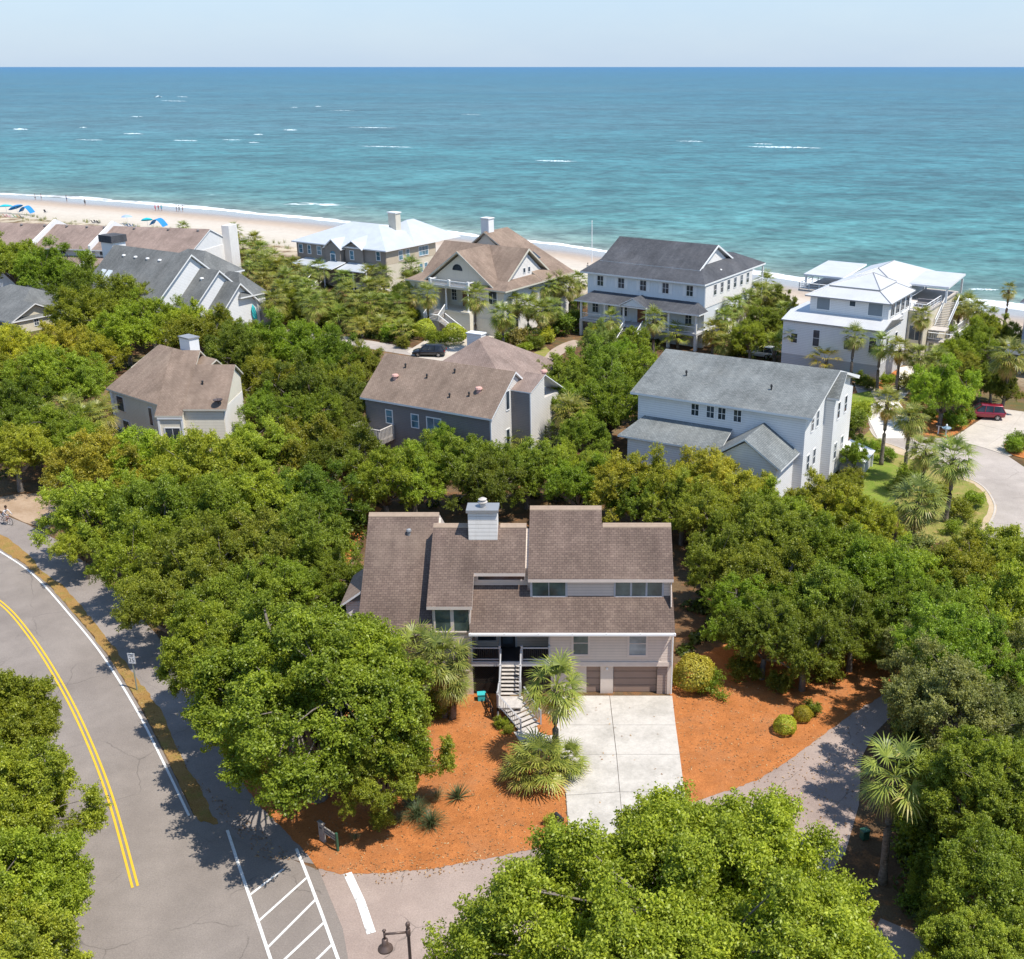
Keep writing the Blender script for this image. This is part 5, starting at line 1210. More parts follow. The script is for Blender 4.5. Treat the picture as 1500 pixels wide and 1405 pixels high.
# ================================================================== ROW OF BEACH TOWNHOUSES
TO = Vector((-66.91, 188.0, 0))
def town(x0, x1, label, end=False):
    h = empty('beach_townhouse', TO + Vector((x0 * math.cos(R_(-12)), x0 * math.sin(R_(-12)), 0)), R_(-12), label, 'townhouse', 'row of brown roofed beach townhouses')
    L = x1 - x0
    w = MB(); w.wedge_x([(0.5, 0), (14, 0), (14, 7.9), (7.2, 10.9), (0.5, 7.9)], 0.15, L - .15); w.build('wall', M_WHITEWALL, h)
    r = MB(); r.roof(gable_x(0.0, L, -0.1, 7.2, 14.5, 8.0, 11.15), .2); r.build('roof', [M_SH_ROSE, M_WHITE], h)
    r = MB(); r.roof([[(0.2, -4.2, 4.6), (L - .2, -4.2, 4.6), (L - .2, 0.5, 6.75), (0.2, 0.5, 6.75)]], .18); r.build('roof', [M_SH_ROSE, M_WHITE], h)
    w = MB(); w.box(0.3, -3.9, 0, L - .3, 0.48, 4.5); w.build('lower_wall', M_WHITEWALL, h)
    p = MB(); p.hexa([(-.2, -0.3, 7.4), (.2, -0.3, 7.4), (.2, 7.4, 10.4), (-.2, 7.4, 10.4)], [(-.2, -0.3, 8.75), (.2, -0.3, 8.75), (.2, 7.4, 12.0), (-.2, 7.4, 12.0)])
    p.hexa([(-.2, 7.4, 10.4), (.2, 7.4, 10.4), (.2, 14.6, 7.4), (-.2, 14.6, 7.4)], [(-.2, 7.4, 12.0), (.2, 7.4, 12.0), (.2, 14.6, 8.75), (-.2, 14.6, 8.75)])
    p.hexa([(-.2, -4.6, 4.0), (.2, -4.6, 4.0), (.2, 0.5, 6.2), (-.2, 0.5, 6.2)], [(-.2, -4.6, 5.4), (.2, -4.6, 5.4), (.2, 0.5, 7.8), (-.2, 0.5, 7.8)])
    p.build('party_wall', M_WHITE, h)
    for i in range(int(L // 3.6)): win(h, 'f', 1.4 + i * 3.6, 7.0, .5, 1.3, .75, M_GLASS, M_WHITE, 2, 1, .08)
    vents(h, [(L * f, 6.4, 10.8) for f in (.25, .6, .9)], M_DGREYLAP, 'roof_vent', .2, .3)
    if end:
        c = MB(); c.box(L - .12, 11.2, 0, L + 1.3, 14.2, 11.2); c.box(L - .14, .5, 0, L - .05, 14, 7.9); c.build('chimney', M_LAPWHITE, h)
        win(h, 'r', 7.9, 7.0, L - .14, .6, .9, M_GLASS, M_WHITE, 1, 1, .06)
    return h
town(-19.3, 0, 'end beach townhouse with brown roof and tall white end gable', True)
town(-31.0, -19.3, 'middle beach townhouse between the white parapet and thin white roof strip')
town(-47.0, -31.0, 'leftmost beach townhouse with brown roof cut off by the photo edge')

# ================================================================== FAR LEFT BUNGALOW
HF = empty('grey_roofed_bungalow', (-81.42, 168.09, 0), R_(-32), 'low cream bungalow with grey hip roof and a red porch roof at the left edge', 'house')
w = MB(); w.box(-16, -7.6, 0, -0.3, 6, 2.0); w.wedge_x([(-7.6, 2.0), (0.0, 2.0), (-4.0, 3.9)], -6, -0.3); w.box(-0.3, -7.0, 0, 0.0, 0.0, 1.95); w.build('wall', M_CREAMLAP, HF)
r = MB(); r.roof(gable_x(-9, .3, -8.3, -4.0, .6, 2.0, 4.2), .18); r.roof(hiproof(-18, -8.3, .3, 7.5, 2.05, 5.4, -11.5, -6.0), .18); r.build('roof', [M_SH_MID, M_WHITE], HF)
r = MB(); r.roof([[(-10, -11.5, 1.5), (-3.2, -11.5, 1.5), (-3.2, -8.2, 2.4), (-10, -8.2, 2.4)]], .12); r.build('porch_roof', [M_REDMETAL, M_WHITE], HF)
w = MB(); w.box(-9.8, -11, 0, -3.5, -7.7, 1.3); w.build('porch', M_BLUEGREY, HF)
for y in (-1.7, -4.5): win(HF, 'r', y, .8, 0.0, .7, 1.0, M_GLASS, M_WHITE, 2, 2, .08)

# ================================================================== DARK HOUSE ON STILTS AT THE RIGHT EDGE
HE = empty('blue_grey_stilt_house', (57.4, 138.5, 0), R_(-32), 'blue grey house on stilts cut off by the right edge of the photo', 'house')
w = MB(); w.box(0.0, 0, 3.2, 14, 26, 9.8); w.build('wall', M_BLUEGREY, HE)
w = MB(); w.box(1.5, 1.5, 0, 13, 25, 3.2); w.build('undercroft_shade', M_DARK, HE)  # dark block painted as the shade between the stilts
for x in (0.3, 5, 9.7):
    for y in (0.3, 8, 16, 25):
        p = MB(); p.box(x - .2, y - .2, 0, x + .2, y + .2, 3.2); p.build('stilt', M_BLUEGREY, HE)
p = MB(); p.box(-1.6, -1.2, 3.0, 14, 0, 3.25); p.box(-1.6, -1.2, 3.25, 14, -1.1, 4.2); p.build('balcony', M_WHITE, HE)
r = MB(); r.roof(hiproof(-.7, -.7, 15, 27, 9.8, 13, 8, 19, 'y'), .22); r.build('roof', [M_SH_SLATE, M_WHITE], HE)
for y in (4, 10, 16): 
    win(HE, 'l', y, 5.2, 0.0, 1.2, 2.0, M_GLASS, M_WHITE, 2, 2, .1)
# ------------------------------------------------------------------ foliage materials
def m_leaf(name, lo, hi, third=None, rough=0.42, trans=0.42, use_obj=True, spec=0.35):
    t = NT(name)
    tint = attr(t, 'tint')
    stops = [(0.0, lo), (0.65, hi)] + ([(1.0, third)] if third else [])
    c = t.ramp(tint, stops)
    if use_obj:
        oi = t.node('ShaderNodeObjectInfo')
        c = t.mix(1.0, c, oi.outputs['Color'], 'MULTIPLY')
    p = t.node('ShaderNodeBsdfPrincipled')
    t.l.new(c, p.inputs['Base Color']); p.inputs['Roughness'].default_value = rough; p.inputs['Specular IOR Level'].default_value = spec
    tr = t.node('ShaderNodeBsdfTranslucent')
    t.l.new(t.mix(1.0, c, (1.25, 1.25, 0.55), 'MULTIPLY'), tr.inputs['Color'])
    mx = t.node('ShaderNodeMixShader'); mx.inputs[0].default_value = trans
    t.l.new(p.outputs[0], mx.inputs[1]); t.l.new(tr.outputs[0], mx.inputs[2])
    t.l.new(mx.outputs[0], t.out.inputs[0])
    return t.m
M_LEAF = m_leaf('oak_leaves', (0.45, 0.5, 0.38), (1.0, 1.0, 0.9), (1.4, 1.32, 1.05))
M_FROND = m_leaf('palmetto_fronds', (0.08, 0.12, 0.024), (0.30, 0.335, 0.06), (0.47, 0.37, 0.14), 0.42, 0.22, True, 0.3)
M_BLADE = m_leaf('strap_leaves', (0.05, 0.075, 0.03), (0.12, 0.15, 0.06), (0.3, 0.26, 0.13), 0.45, 0.15, True)
t = NT('oak_bark'); o_ = t.coord('Object', (1, 1, 0.25))
t.pbr(t.ramp(t.noise(o_, 5, 5, 0.7), [(0.3, (0.10, 0.085, 0.07)), (0.7, (0.25, 0.215, 0.185))]), 0.95, 0.15, t.bump(t.noise(o_, 7, 5, 0.7), 0.8, 0.06))
M_BARK = t.m
t = NT('palm_trunk_bark'); o_ = t.coord('Object', (1, 1, 3))
t.pbr(t.ramp(t.noise(o_, 3.5, 5, 0.75), [(0.3, (0.10, 0.08, 0.06)), (0.7, (0.27, 0.225, 0.18))]), 0.95, 0.15, t.bump(t.noise(o_, 4, 4, 0.7), 0.9, 0.08))
M_PBARK = t.m

def quads_mesh(name, V, tint, mat):
    """V: (n, 4, 3) leaf quads, tint: n"""
    n = len(V)
    me = bpy.data.meshes.new(name)
    me.vertices.add(n * 4); me.vertices.foreach_set('co', V.reshape(-1).astype(np.float32))
    me.loops.add(n * 4); me.loops.foreach_set('vertex_index', np.arange(n * 4, dtype=np.int32))
    me.polygons.add(n); me.polygons.foreach_set('loop_start', np.arange(0, n * 4, 4, dtype=np.int32))
    a = me.attributes.new('tint', 'FLOAT', 'POINT'); a.data.foreach_set('value', np.repeat(tint, 4).astype(np.float32))
    me.materials.append(mat)
    me.update(calc_edges=True)
    return me
def unit(a): return a / np.maximum(1e-9, np.linalg.norm(a, axis=-1, keepdims=True))
def leaf_quads(rng, P, N, L, W, droop=0.0):
    """rhombic leaves at P lying across normals N"""
    n = len(P)
    r = unit(rng.normal(size=(n, 3)))
    u = unit(np.cross(N, r)); v = np.cross(N, u)
    l = (L * rng.uniform(0.7, 1.3, n))[:, None]; w = (W * rng.uniform(0.75, 1.25, n))[:, None]
    fold = N * (w * 0.35)
    return np.stack([P - u * l * 0.5, P + v * w * 0.5 + fold, P + u * l * 0.5 - N * l * droop, P - v * w * 0.5 + fold], 1)

def crown_data(seed, R=5.0, H=3.4, lobes=48, twigs=26, leaves=34, leaf=0.19, lobe_r=(0.19, 0.33), low=-0.35, gap=0.0, spray=0.55):
    rng = np.random.default_rng(seed)
    # lobes (bough ends) over a lumpy dome, some pushed out, some sunk in
    k = np.arange(lobes) + 0.5
    zz = 1 - (1 - low) * k / lobes
    ph = k * 2.39996 + rng.normal(0, 0.35, lobes)
    zz = np.clip(zz + rng.normal(0, 0.1, lobes), low, 1)
    rr = np.sqrt(np.maximum(0, 1 - zz ** 2))
    D = np.stack([rr * np.cos(ph), rr * np.sin(ph), zz], 1)
    a1, a2 = rng.uniform(0, 6.28, 2)
    lump = 1 + 0.12 * np.sin(2 * ph + a1) + 0.12 * np.sin(3 * ph + a2) + 0.1 * np.sin(5 * ph + a1 + a2)
    rad = rng.uniform(0.5 if lobes < 100 else 0.58, 1.0 if lobes < 100 else 0.94, lobes) * lump
    inner = rng.random(lobes) < 0.22               # some boughs fill the inside of the crown
    rad = np.where(inner, rng.uniform(0.12, 0.52, lobes), rad)
    LC = D * rad[:, None] * np.array([R, R, H])
    LR = rng.uniform(*lobe_r, lobes) * R
    keep = rng.random(lobes) > gap
    LC, LR, D = LC[keep], LR[keep], D[keep]
    nL = len(LC)
    # sprays: short leafy shoots from each bough end, leaning outward and up
    d = unit(rng.normal(size=(nL, twigs, 3)) * 0.8 + D[:, None, :] * 0.7 + np.array([0, 0, 0.5]))
    TP = LC[:, None, :] + d * LR[:, None, None] * rng.uniform(0.35, 1.0, (nL, twigs, 1)) * np.array([1, 1, 0.8])
    TT = rng.uniform(0, 1, (nL, twigs)) * 0.45 + rng.uniform(0, 0.4, (nL, 1))
    TP, TD, TT = TP.reshape(-1, 3), d.reshape(-1, 3), TT.reshape(-1)
    nT = len(TP)
    ln = spray * rng.uniform(0.6, 1.35, (nT, 1, 1))
    u = rng.uniform(-0.35, 1.0, (nT, leaves, 1))
    side = rng.normal(0, 1, (nT, leaves, 3)) * spray * 0.27 * (1.1 - 0.6 * np.clip(u, 0, 1))
    P = TP[:, None, :] + TD[:, None, :] * u * ln + side * np.array([1, 1, 0.7])
    N = unit(TD[:, None, :] * 0.3 + np.array([0, 0, 0.6]) + rng.normal(0, 0.6, (nT, leaves, 3)))
    tint = np.clip(TT[:, None] + rng.normal(0, 0.17, (nT, leaves)) + 0.1 * u[..., 0], 0, 1)
    P, N, tint = P.reshape(-1, 3), N.reshape(-1, 3), tint.reshape(-1)
    V = leaf_quads(rng, P, N, leaf * 1.25, leaf * 0.72, 0.12)
    return V, tint, LC
def oak_trunk_mesh(name, LC, R, H, zc, seed):
    rnd = random.Random(seed)
    m = MB()
    fork = zc * 0.42
    lean = Vector((rnd.uniform(-.3, .3), rnd.uniform(-.3, .3), 0))
    m.tube([(-lean.x * .5, -lean.y * .5, -3.0), (0, 0, -0.1), (lean.x * .3, lean.y * .3, fork * .5), (lean.x, lean.y, fork)], [R * .1, R * .085, R * .07, R * .062], 9)
    ids = list(range(len(LC))); rnd.shuffle(ids)
    limbs = []
    for i in ids[:min(14, len(ids))]:
        e = Vector(LC[i]) + Vector((0, 0, zc))
        s_ = Vector((lean.x, lean.y, fork))
        mid = s_.lerp(e, .5) + Vector((rnd.uniform(-.4, .4), rnd.uniform(-.4, .4), rnd.uniform(-.2, .5)))
        m.tube([s_ - Vector((0, 0, .15)), mid, e], [R * .04, R * .026, R * .009], 6)
        limbs += [mid, mid.lerp(e, .5)]
        for _ in range(2):
            j = rnd.choice(ids); e2 = Vector(LC[j]) + Vector((0, 0, zc))
            if (e2 - mid).length < R * .8: m.tube([mid, mid.lerp(e2, .5) + Vector((0, 0, rnd.uniform(0, .3))), e2], [R * .018, R * .012, R * .005], 5)
    for j in ids[14:]:                      # every bough end hangs on the nearest limb by a thin branch
        e = Vector(LC[j]) + Vector((0, 0, zc)); q = min(limbs, key=lambda v: (v - e).length)
        m.tube([q, q.lerp(e, .55) + Vector((rnd.uniform(-.25, .25), rnd.uniform(-.25, .25), rnd.uniform(-.1, .3))), e, e + (e - q).normalized() * R * .06], [R * .011, R * .007, R * .004, R * .002], 4)
    o = m.build(name, M_BARK, None, True)
    me = o.data; bpy.data.objects.remove(o)
    return me

OAKV = []
for i, (R, H, lo, tw, lv, lf, low, gap, zc, lr, sp) in enumerate((
        (5.0, 3.3, 74, 22, 46, .135, -.5, .06, 4.6, (.12, .25), .6), (5.0, 3.0, 66, 24, 46, .135, -.45, .1, 4.4, (.12, .26), .62), (5.0, 3.7, 80, 21, 45, .13, -.55, .08, 5.0, (.11, .24), .58),
        (5.0, 2.8, 64, 24, 46, .14, -.4, .12, 4.2, (.13, .27), .65), (5.0, 3.2, 70, 22, 46, .135, -.45, .14, 4.6, (.12, .25), .62),
        (6.4, 4.2, 185, 26, 62, .12, -.5, .03, 6.0, (.075, .17), .58), (9.0, 4.9, 380, 25, 58, .13, -.3, .02, 7.2, (.055, .125), .75), (5.0, 3.4, 135, 26, 58, .11, -.5, .02, 4.8, (.09, .19), .52))):
    V, tn, LC = crown_data(100 + i, R, H, lo, tw, lv, lf, low=low, gap=gap, lobe_r=lr, spray=sp)
    OAKV.append((quads_mesh('oak_crown', V, tn, M_LEAF), oak_trunk_mesh('oak_trunk', LC, R, H, zc, i), R, zc, H))
# round clipped shrubs, loose shrubs
SHRUBV = []
for i, (R, H, lo, tw, lv, lf, low) in enumerate(((1.0, .85, 14, 22, 20, .1, -.5), (1.0, .7, 12, 18, 18, .13, -.4), (1.0, .95, 16, 16, 16, .15, -.4))):
    V, tn, LC = crown_data(300 + i, R, H, lo, tw, lv, lf, lobe_r=(.3, .45), low=low)
    SHRUBV.append(quads_mesh('shrub_leaves', V * np.array([1, 1, 1]) + np.array([0, 0, .75]), tn, M_LEAF))
rng = np.random.default_rng(5)
d = unit(rng.normal(size=(5200, 3))); d[:, 2] = np.abs(d[:, 2]) * 1.1 - .35; d = unit(d)
P = d * (1 + rng.normal(0, .035, (5200, 1)) + .09 * np.sin(3.1 * d[:, :1] * 2 + 1) * np.cos(4.3 * d[:, 1:2] + 2) + .06 * np.sin(7 * d[:, 2:3] + 3 * d[:, :1])) + np.array([0, 0, .7])
BALLM = quads_mesh('clipped_leaves', leaf_quads(rng, P, unit(d + rng.normal(0, .4, d.shape)), .11, .075), np.clip(rng.normal(.55, .2, 5200), 0, 1), M_LEAF)

# ------------------------------------------------------------------ palmettos
def palm_crown_mesh(seed, n=36, pet=1.15, fan=1.0, lo_el=-58, skirt=6):
    rng = np.random.default_rng(seed)
    Q, T = [], []
    for i in range(n + skirt):
        dead = i >= n
        el = R_(82 - (82 - lo_el) * (i / n) ** 0.85) if not dead else R_(rng.uniform(-80, -62))
        az = i * 2.39996 + rng.normal(0, .2)
        el += rng.normal(0, .09)
        base = np.array([0, 0, 0.0 if not dead else -.25])
        h = np.array([math.cos(az), math.sin(az), 0.])
        pl = pet * rng.uniform(.8, 1.15) * (0.75 if dead else 1)
        pts = []
        p = base.copy(); e = el
        for s in range(5):
            pts.append(p.copy())
            p = p + (h * math.cos(e) + np.array([0, 0, math.sin(e)])) * pl / 4
            e -= 0.09
        side = np.array([-h[1], h[0], 0])
        wd = .022
        tq = float(np.clip(.28 + .5 * (i / n) ** 2 + rng.normal(0, .08), 0, .75)) if not dead else .97
        for a, b in zip(pts, pts[1:]):
            Q.append([a - side * wd, a + side * wd, b + side * wd, b - side * wd]); T.append(min(1, tq + .2))
        hub = pts[-1]
        fwd = h * math.cos(e) + np.array([0, 0, math.sin(e)])
        up = np.cross(side, fwd); up = -up if up[2] < 0 and not dead else up
        nl = 19
        fr = fan * rng.uniform(.85, 1.12)
        for j in range(nl):
            an = R_(-118 + 236 * j / (nl - 1)) + rng.normal(0, .03)
            d0 = fwd * math.cos(an) + side * math.sin(an)
            d0 = unit((d0 + up * (.25 * abs(math.sin(an)) + .05))[None])[0]
            ln = fr * (.72 + .28 * math.cos(an)) * rng.uniform(.9, 1.08)
            a = hub; b = hub + d0 * ln * .55
            d1 = unit((d0 + np.array([0, 0, -.35 - .35 * rng.random()]))[None])[0]
            c = b + d1 * ln * .45
            w0 = unit(np.cross(d0, up)[None])[0] * .028 * fr; w1 = w0 * 1.2
            lift = up * .012
            tj = np.clip(tq + rng.normal(0, .16), 0, 1)
            Q.append([a - w0 * .5, a + w0 * .5, b + w1 + lift, b - w1 + lift]); T.append(tj)
            Q.append([b - w1 + lift, b + w1 + lift, c + w0 * .15, c - w0 * .15]); T.append(min(1, tj + .12))
    return quads_mesh('palm_crown', np.array(Q), np.array(T), M_FROND)
PALMV = [palm_crown_mesh(1, 33, 1.15, 1.12, -55, 4), palm_crown_mesh(2, 33, 1.1, 1.1, -48, 7), palm_crown_mesh(3, 29, 1.2, 1.08, -58, 3), palm_crown_mesh(4, 26, 1.15, 1.08, -42, 9)]
FARPALM = [palm_crown_mesh(21, 36, 1.1, 1.1, -58, 5), palm_crown_mesh(22, 38, 1.05, 1.1, -50, 9), palm_crown_mesh(23, 33, 1.15, 1.05, -60, 4), palm_crown_mesh(24, 36, 1.1, 1.05, -45, 11)]
LOWPALM = [palm_crown_mesh(11, 22, 1.15, 1.1, -8, 0), palm_crown_mesh(12, 19, 1.25, 1.05, 5, 0)]
PTRUNK = {}
def palm_trunk(h, seed):
    key = (round(h * 2) / 2, seed % 3)
    if key not in PTRUNK:
        rnd = random.Random(seed * 7 + int(h * 10)); m = MB()
        n = max(4, int(key[0] * 2.2)); a, b = rnd.uniform(-.3, .3), rnd.uniform(-.3, .3)
        pts, rad = [], []
        for i in range(n + 1):
            f = i / n
            pts.append((a * math.sin(f * 2.2) - a * math.sin(2.2) * f ** 2, b * math.sin(f * 2) - b * math.sin(2) * f ** 2, -0.1 + (key[0] + .1) * f)); rad.append((.19 if f > .12 else .24) * (1 - .12 * f) * (1 + .07 * (i % 2)))
        m.tube(pts, rad, 9)
        # old leaf boots under the crown
        for i in range(16):
            z = key[0] - .1 - i * .055; q = i * 2.4
            m.hexa([(.15 * math.cos(q - .3), .15 * math.sin(q - .3), z), (.2 * math.cos(q), .2 * math.sin(q), z), (.15 * math.cos(q + .3), .15 * math.sin(q + .3), z), (.08 * math.cos(q), .08 * math.sin(q), z)],
                   [(.24 * math.cos(q - .15), .24 * math.sin(q - .15), z + .2), (.33 * math.cos(q), .33 * math.sin(q), z + .24), (.24 * math.cos(q + .15), .24 * math.sin(q + .15), z + .2), (.2 * math.cos(q), .2 * math.sin(q), z + .2)])
        o = m.build('palm_trunk', M_PBARK, None, True); PTRUNK[key] = o.data; bpy.data.objects.remove(o)
    return PTRUNK[key], key[0]

PLANTS = []     # (object, kind word, size note, point for the label)
def inst(name, me, parent, loc=(0, 0, 0), sc=(1, 1, 1), rz=0.0, col=None):
    o = bpy.data.objects.new(name, me); COL.objects.link(o)
    if parent is not None: o.parent = parent
    o.location = loc; o.scale = sc; o.rotation_euler = (0, 0, rz)
    if col: o.color = (*col, 1)
    return o
DEEP, MID, YG, YEL, GREY, BRIGHT = (0.215, 0.265, 0.036), (0.295, 0.352, 0.044), (0.395, 0.438, 0.054), (0.510, 0.515, 0.072), (0.285, 0.325, 0.105), (0.285, 0.368, 0.044)
TONE = {'d': (DEEP, 'deep green'), 'm': (MID, 'mid green'), 'y': (YG, 'yellow-green'), 'Y': (YEL, 'golden green'), 'g': (GREY, 'grey-green'), 'b': (BRIGHT, 'bright green'), 'o': ((0.305, 0.352, 0.046), 'olive green'), 'l': ((0.355, 0.42, 0.052), 'light green')}
rnd = random.Random(11)
def oak(px, py, rpx, tone='m', zc=None, var=None, flat=1.0, rz=None):
    """crown centre and crown radius measured on the photograph"""
    zc_ = zc if zc is not None else 4.8
    if zc is None: rpx *= 1.1
    p = at(px, py, zc_)
    R = rpx / px_per_m(p)
    if zc is None:
        zc_ = max(2.2, min(6.0, 1.5 + R * .72)); p = at(px, py, zc_); R = rpx / px_per_m(p)
    v = rnd.randrange(5) if var is None else var
    cm, tm, R0, z0, H0 = OAKV[v]
    s = R / R0
    col, word = TONE[tone]
    col = tuple(c * rnd.uniform(.88, 1.12) for c in col)
    e = empty('live_oak', (p.x, p.y, 0), rnd.uniform(0, 6.28) if rz is None else rz)
    kz = zc_ / z0
    kc = min(kz, s * 1.2) * flat
    inst('trunk', tm, e, (0, 0, zc_ - kc * z0), (s, s, kc))
    inst('crown', cm, e, (0, 0, zc_), (s, s, kc), 0, col)
    PLANTS.append((e, 'live oak', word, R, p))
    return e
def palm(px, py, h, base=None, sc=1.0, v=None, low=False, warm=0.0):
    """crown centre on the photograph, trunk height"""
    h = h + (.7 if (py < 480 and h > 2.5) else 0); p = at(px, py, h)
    x, y = (p.x, p.y)
    e = empty('palmetto_palm', (x, y, 0), rnd.uniform(0, 6.28))
    col = (1 + .35 * warm + rnd.uniform(-.12, .12), 1 + .12 * warm + rnd.uniform(-.1, .1), 1 - .2 * warm)
    if low:
        c = inst('crown', LOWPALM[rnd.randrange(2) if v is None else v], e, (0, 0, h), (sc, sc, sc), 0, col)
        t_, hh = palm_trunk(.5, 1); inst('trunk', t_, e, (0, 0, 0), (1, 1, max(.3, h / .5)))
        word = 'low trunkless'
    else:
        hh = max(1.0, h)
        t_, hk = palm_trunk(hh, rnd.randrange(3)); inst('trunk', t_, e, (0, 0, 0), (1.0, 1.0, hh / hk))
        inst('crown', (PALMV if py > 880 else FARPALM)[rnd.randrange(4) if v is None else v], e, (0, 0, hh), (sc, sc, sc), 0, col)
        word = 'tall' if hh > 5 else ('short' if hh < 3 else 'medium')
    PLANTS.append((e, 'palmetto', word, sc * 2, p))
    return e
def shrub(px, py, rpx, tone='m', v=None, flat=1.0, name='shrub'):
    p = at(px, py, .7); R = rpx / px_per_m(p)
    p = at(px, py, R * .6); R = rpx / px_per_m(p)
    e = empty('shrub', (p.x, p.y, 0), rnd.uniform(0, 6.28))
    col, word = TONE[tone]
    col = tuple(c * rnd.uniform(.85, 1.15) for c in col)
    me = BALLM if v == 'ball' else SHRUBV[rnd.randrange(3) if v is None else v]
    inst('foliage', me, e, (0, 0, 0), (R, R, R * flat), 0, col)
    PLANTS.append((e, 'clipped round shrub' if v == 'ball' else 'shrub', word, R, p))
    return e

# live oaks, listed roughly back to front: crown centre x, y and radius on the photograph, tone
for a in ((22, 388, 46, 'm'), (80, 402, 46, 'm'), (132, 428, 46, 'd'), (178, 448, 44, 'm'), (222, 468, 40, 'm'), (270, 482, 38, 'y'), (322, 492, 32, 'd'), (362, 504, 34, 'm'),
          (130, 468, 46, 'm'), (96, 514, 40, 'Y'), (30, 526, 46, 'Y'), (185, 492, 40, 'y'), (140, 520, 36, 'y'), (300, 498, 46, 'm'), (352, 522, 46, 'd'), (402, 508, 46, 'm'), (448, 520, 44, 'm'), (492, 528, 42, 'd'), (528, 540, 34, 'm'),
          (112, 560, 46, 'y'), (60, 560, 50, 'y'), (8, 560, 46, 'm'), (395, 560, 44, 'm'), (445, 572, 46, 'd'), (492, 572, 40, 'm'), (515, 590, 34, 'd'), (395, 602, 36, 'm'), (460, 612, 44, 'd'), (505, 618, 30, 'd'),
          (20, 612, 50, 'd'), (75, 640, 48, 'm'), (20, 662, 50, 'y'), (118, 650, 42, 'm'),
          # band in front of the second row
          (150, 690, 66, 'y'), (222, 680, 60, 'y'), (292, 700, 66, 'y'), (370, 672, 62, 'y'), (440, 668, 58, 'm'), (505, 680, 54, 'd'), (565, 706, 50, 'm'), (628, 688, 46, 'm'), (605, 702, 46, 'y'), (692, 690, 50, 'm'), (712, 712, 46, 'd'), (505, 650, 24, 'd'),
          (770, 690, 46, 'm'), (815, 684, 40, 'y'), (850, 715, 46, 'm'), (900, 714, 50, 'y'), (862, 690, 34, 'y'), (962, 716, 52, 'y'), (1030, 714, 52, 'Y'), (1000, 742, 46, 'y'), (1092, 736, 52, 'Y'), (1150, 760, 52, 'y'), (1215, 750, 52, 'y'), (1262, 776, 48, 'y'), (930, 735, 40, 'd'),
          # left thicket by the curve
          (140, 752, 62, 'y'), (225, 760, 66, 'm'), (312, 752, 66, 'm'), (395, 742, 62, 'y'), (458, 742, 56, 'd'), (205, 822, 60, 'm'), (285, 830, 66, 'm'), (372, 812, 66, 'm'), (450, 800, 60, 'm'), (485, 848, 44, 'd'), (255, 892, 66, 'm'), (340, 890, 66, 'm'), (425, 868, 56, 'm'), (120, 800, 34, 'y'),
          # right of the main house
          (1046, 764, 54, 'm'), (1066, 832, 54, 'm'), (1100, 790, 60, 'm'), (1172, 800, 58, 'm'), (1240, 820, 62, 'm'), (1130, 858, 66, 'm'), (1092, 898, 54, 'm'), (1205, 880, 66, 'm'), (1290, 850, 60, 'm'), (1120, 928, 56, 'd'), (1180, 945, 56, 'd'), (1250, 920, 52, 'd'), (1345, 850, 56, 'y'), (1330, 905, 56, 'd'),
          (1410, 850, 62, 'm'), (1478, 822, 60, 'y'), (1405, 915, 66, 'm'), (1478, 900, 66, 'y'), (1355, 965, 50, 'g'), (1425, 985, 70, 'g'), (1488, 990, 70, 'g'), (1372, 1035, 56, 'g'), (1450, 1060, 70, 'g'), (1405, 1110, 52, 'd'),
          (1488, 1130, 70, 'b'), (1440, 1155, 60, 'b'), (1492, 1215, 70, 'm'), (1425, 1215, 42, 'm'), (1480, 1300, 74, 'b'), (1440, 1345, 56, 'm'), (1490, 1390, 70, 'm'),
          # between the rows
          (820, 560, 44, 'b'), (872, 548, 46, 'b'), (930, 545, 40, 'b'), (842, 600, 44, 'b'), (895, 600, 44, 'b'), (945, 580, 30, 'd'), (860, 640, 36, 'b'), (880, 500, 26, 'g'), (925, 506, 26, 'm'), (905, 520, 24, 'b'),
          (1382, 575, 44, 'y'), (1425, 510, 36, 'm'), (1392, 525, 30, 'm'), (1450, 488, 30, 'y'), (1405, 545, 30, 'm'), (1470, 505, 26, 'm'), (1120, 470, 26, 'm'), (1100, 495, 26, 'm'), (1140, 445, 22, 'd'), (590, 430, 20, 'd'), (415, 398, 24, 'd'), (430, 440, 20, 'm'),
          (1455, 556, 24, 'd'), (1472, 572, 22, 'd'), (1438, 556, 22, 'd'), (1252, 668, 18, 'b'), (1240, 712, 22, 'm'), (648, 650, 26, 'm')):
    oak(*a)
oak(452, 1028, 186, 'm', 6.2, 5, 1.0, 0.4)          # the big one in front of the house
oak(330, 960, 88, 'm', 5.2, 7)
oak(1004, 1388, 290, 'l', 6.6, 6, 1.0, 2.2)           # bottom centre
oak(-30, 1075, 104, 'm', 6.0, 7); oak(-8, 1200, 114, 'l', 6.0, 7, 1.0, 3.0); oak(-8, 1330, 128, 'l', 6.0, 7, 1.0, 1.0); oak(-20, 1440, 130, 'y', 6.0, 7); oak(-80, 1180, 130, 'm', 6.0, 7)
oak(1010, 1480, 230, 'l', 5.6, 6)
oak(560, 1120, 84, 'm', 3.6, 7)
for a in ((1392, 1035, 96, 'g', 6.6, 1), (1440, 1160, 98, 'b', 6.6, 7), (1452, 1300, 96, 'm', 6.6, 3), (1440, 1420, 90, 'y', 6.4, 7), (1395, 950, 80, 'm', 6.4, 2)): oak(*a)
for a in ((1575, 850, 70, 'm'), (1590, 940, 76, 'y'), (1585, 1040, 80, 'm'), (1600, 1150, 84, 'o'), (1610, 1270, 88, 'm'), (1700, 900, 80, 'm'), (1710, 1040, 86, 'y'), (1730, 1190, 90, 'm')): oak(*a)
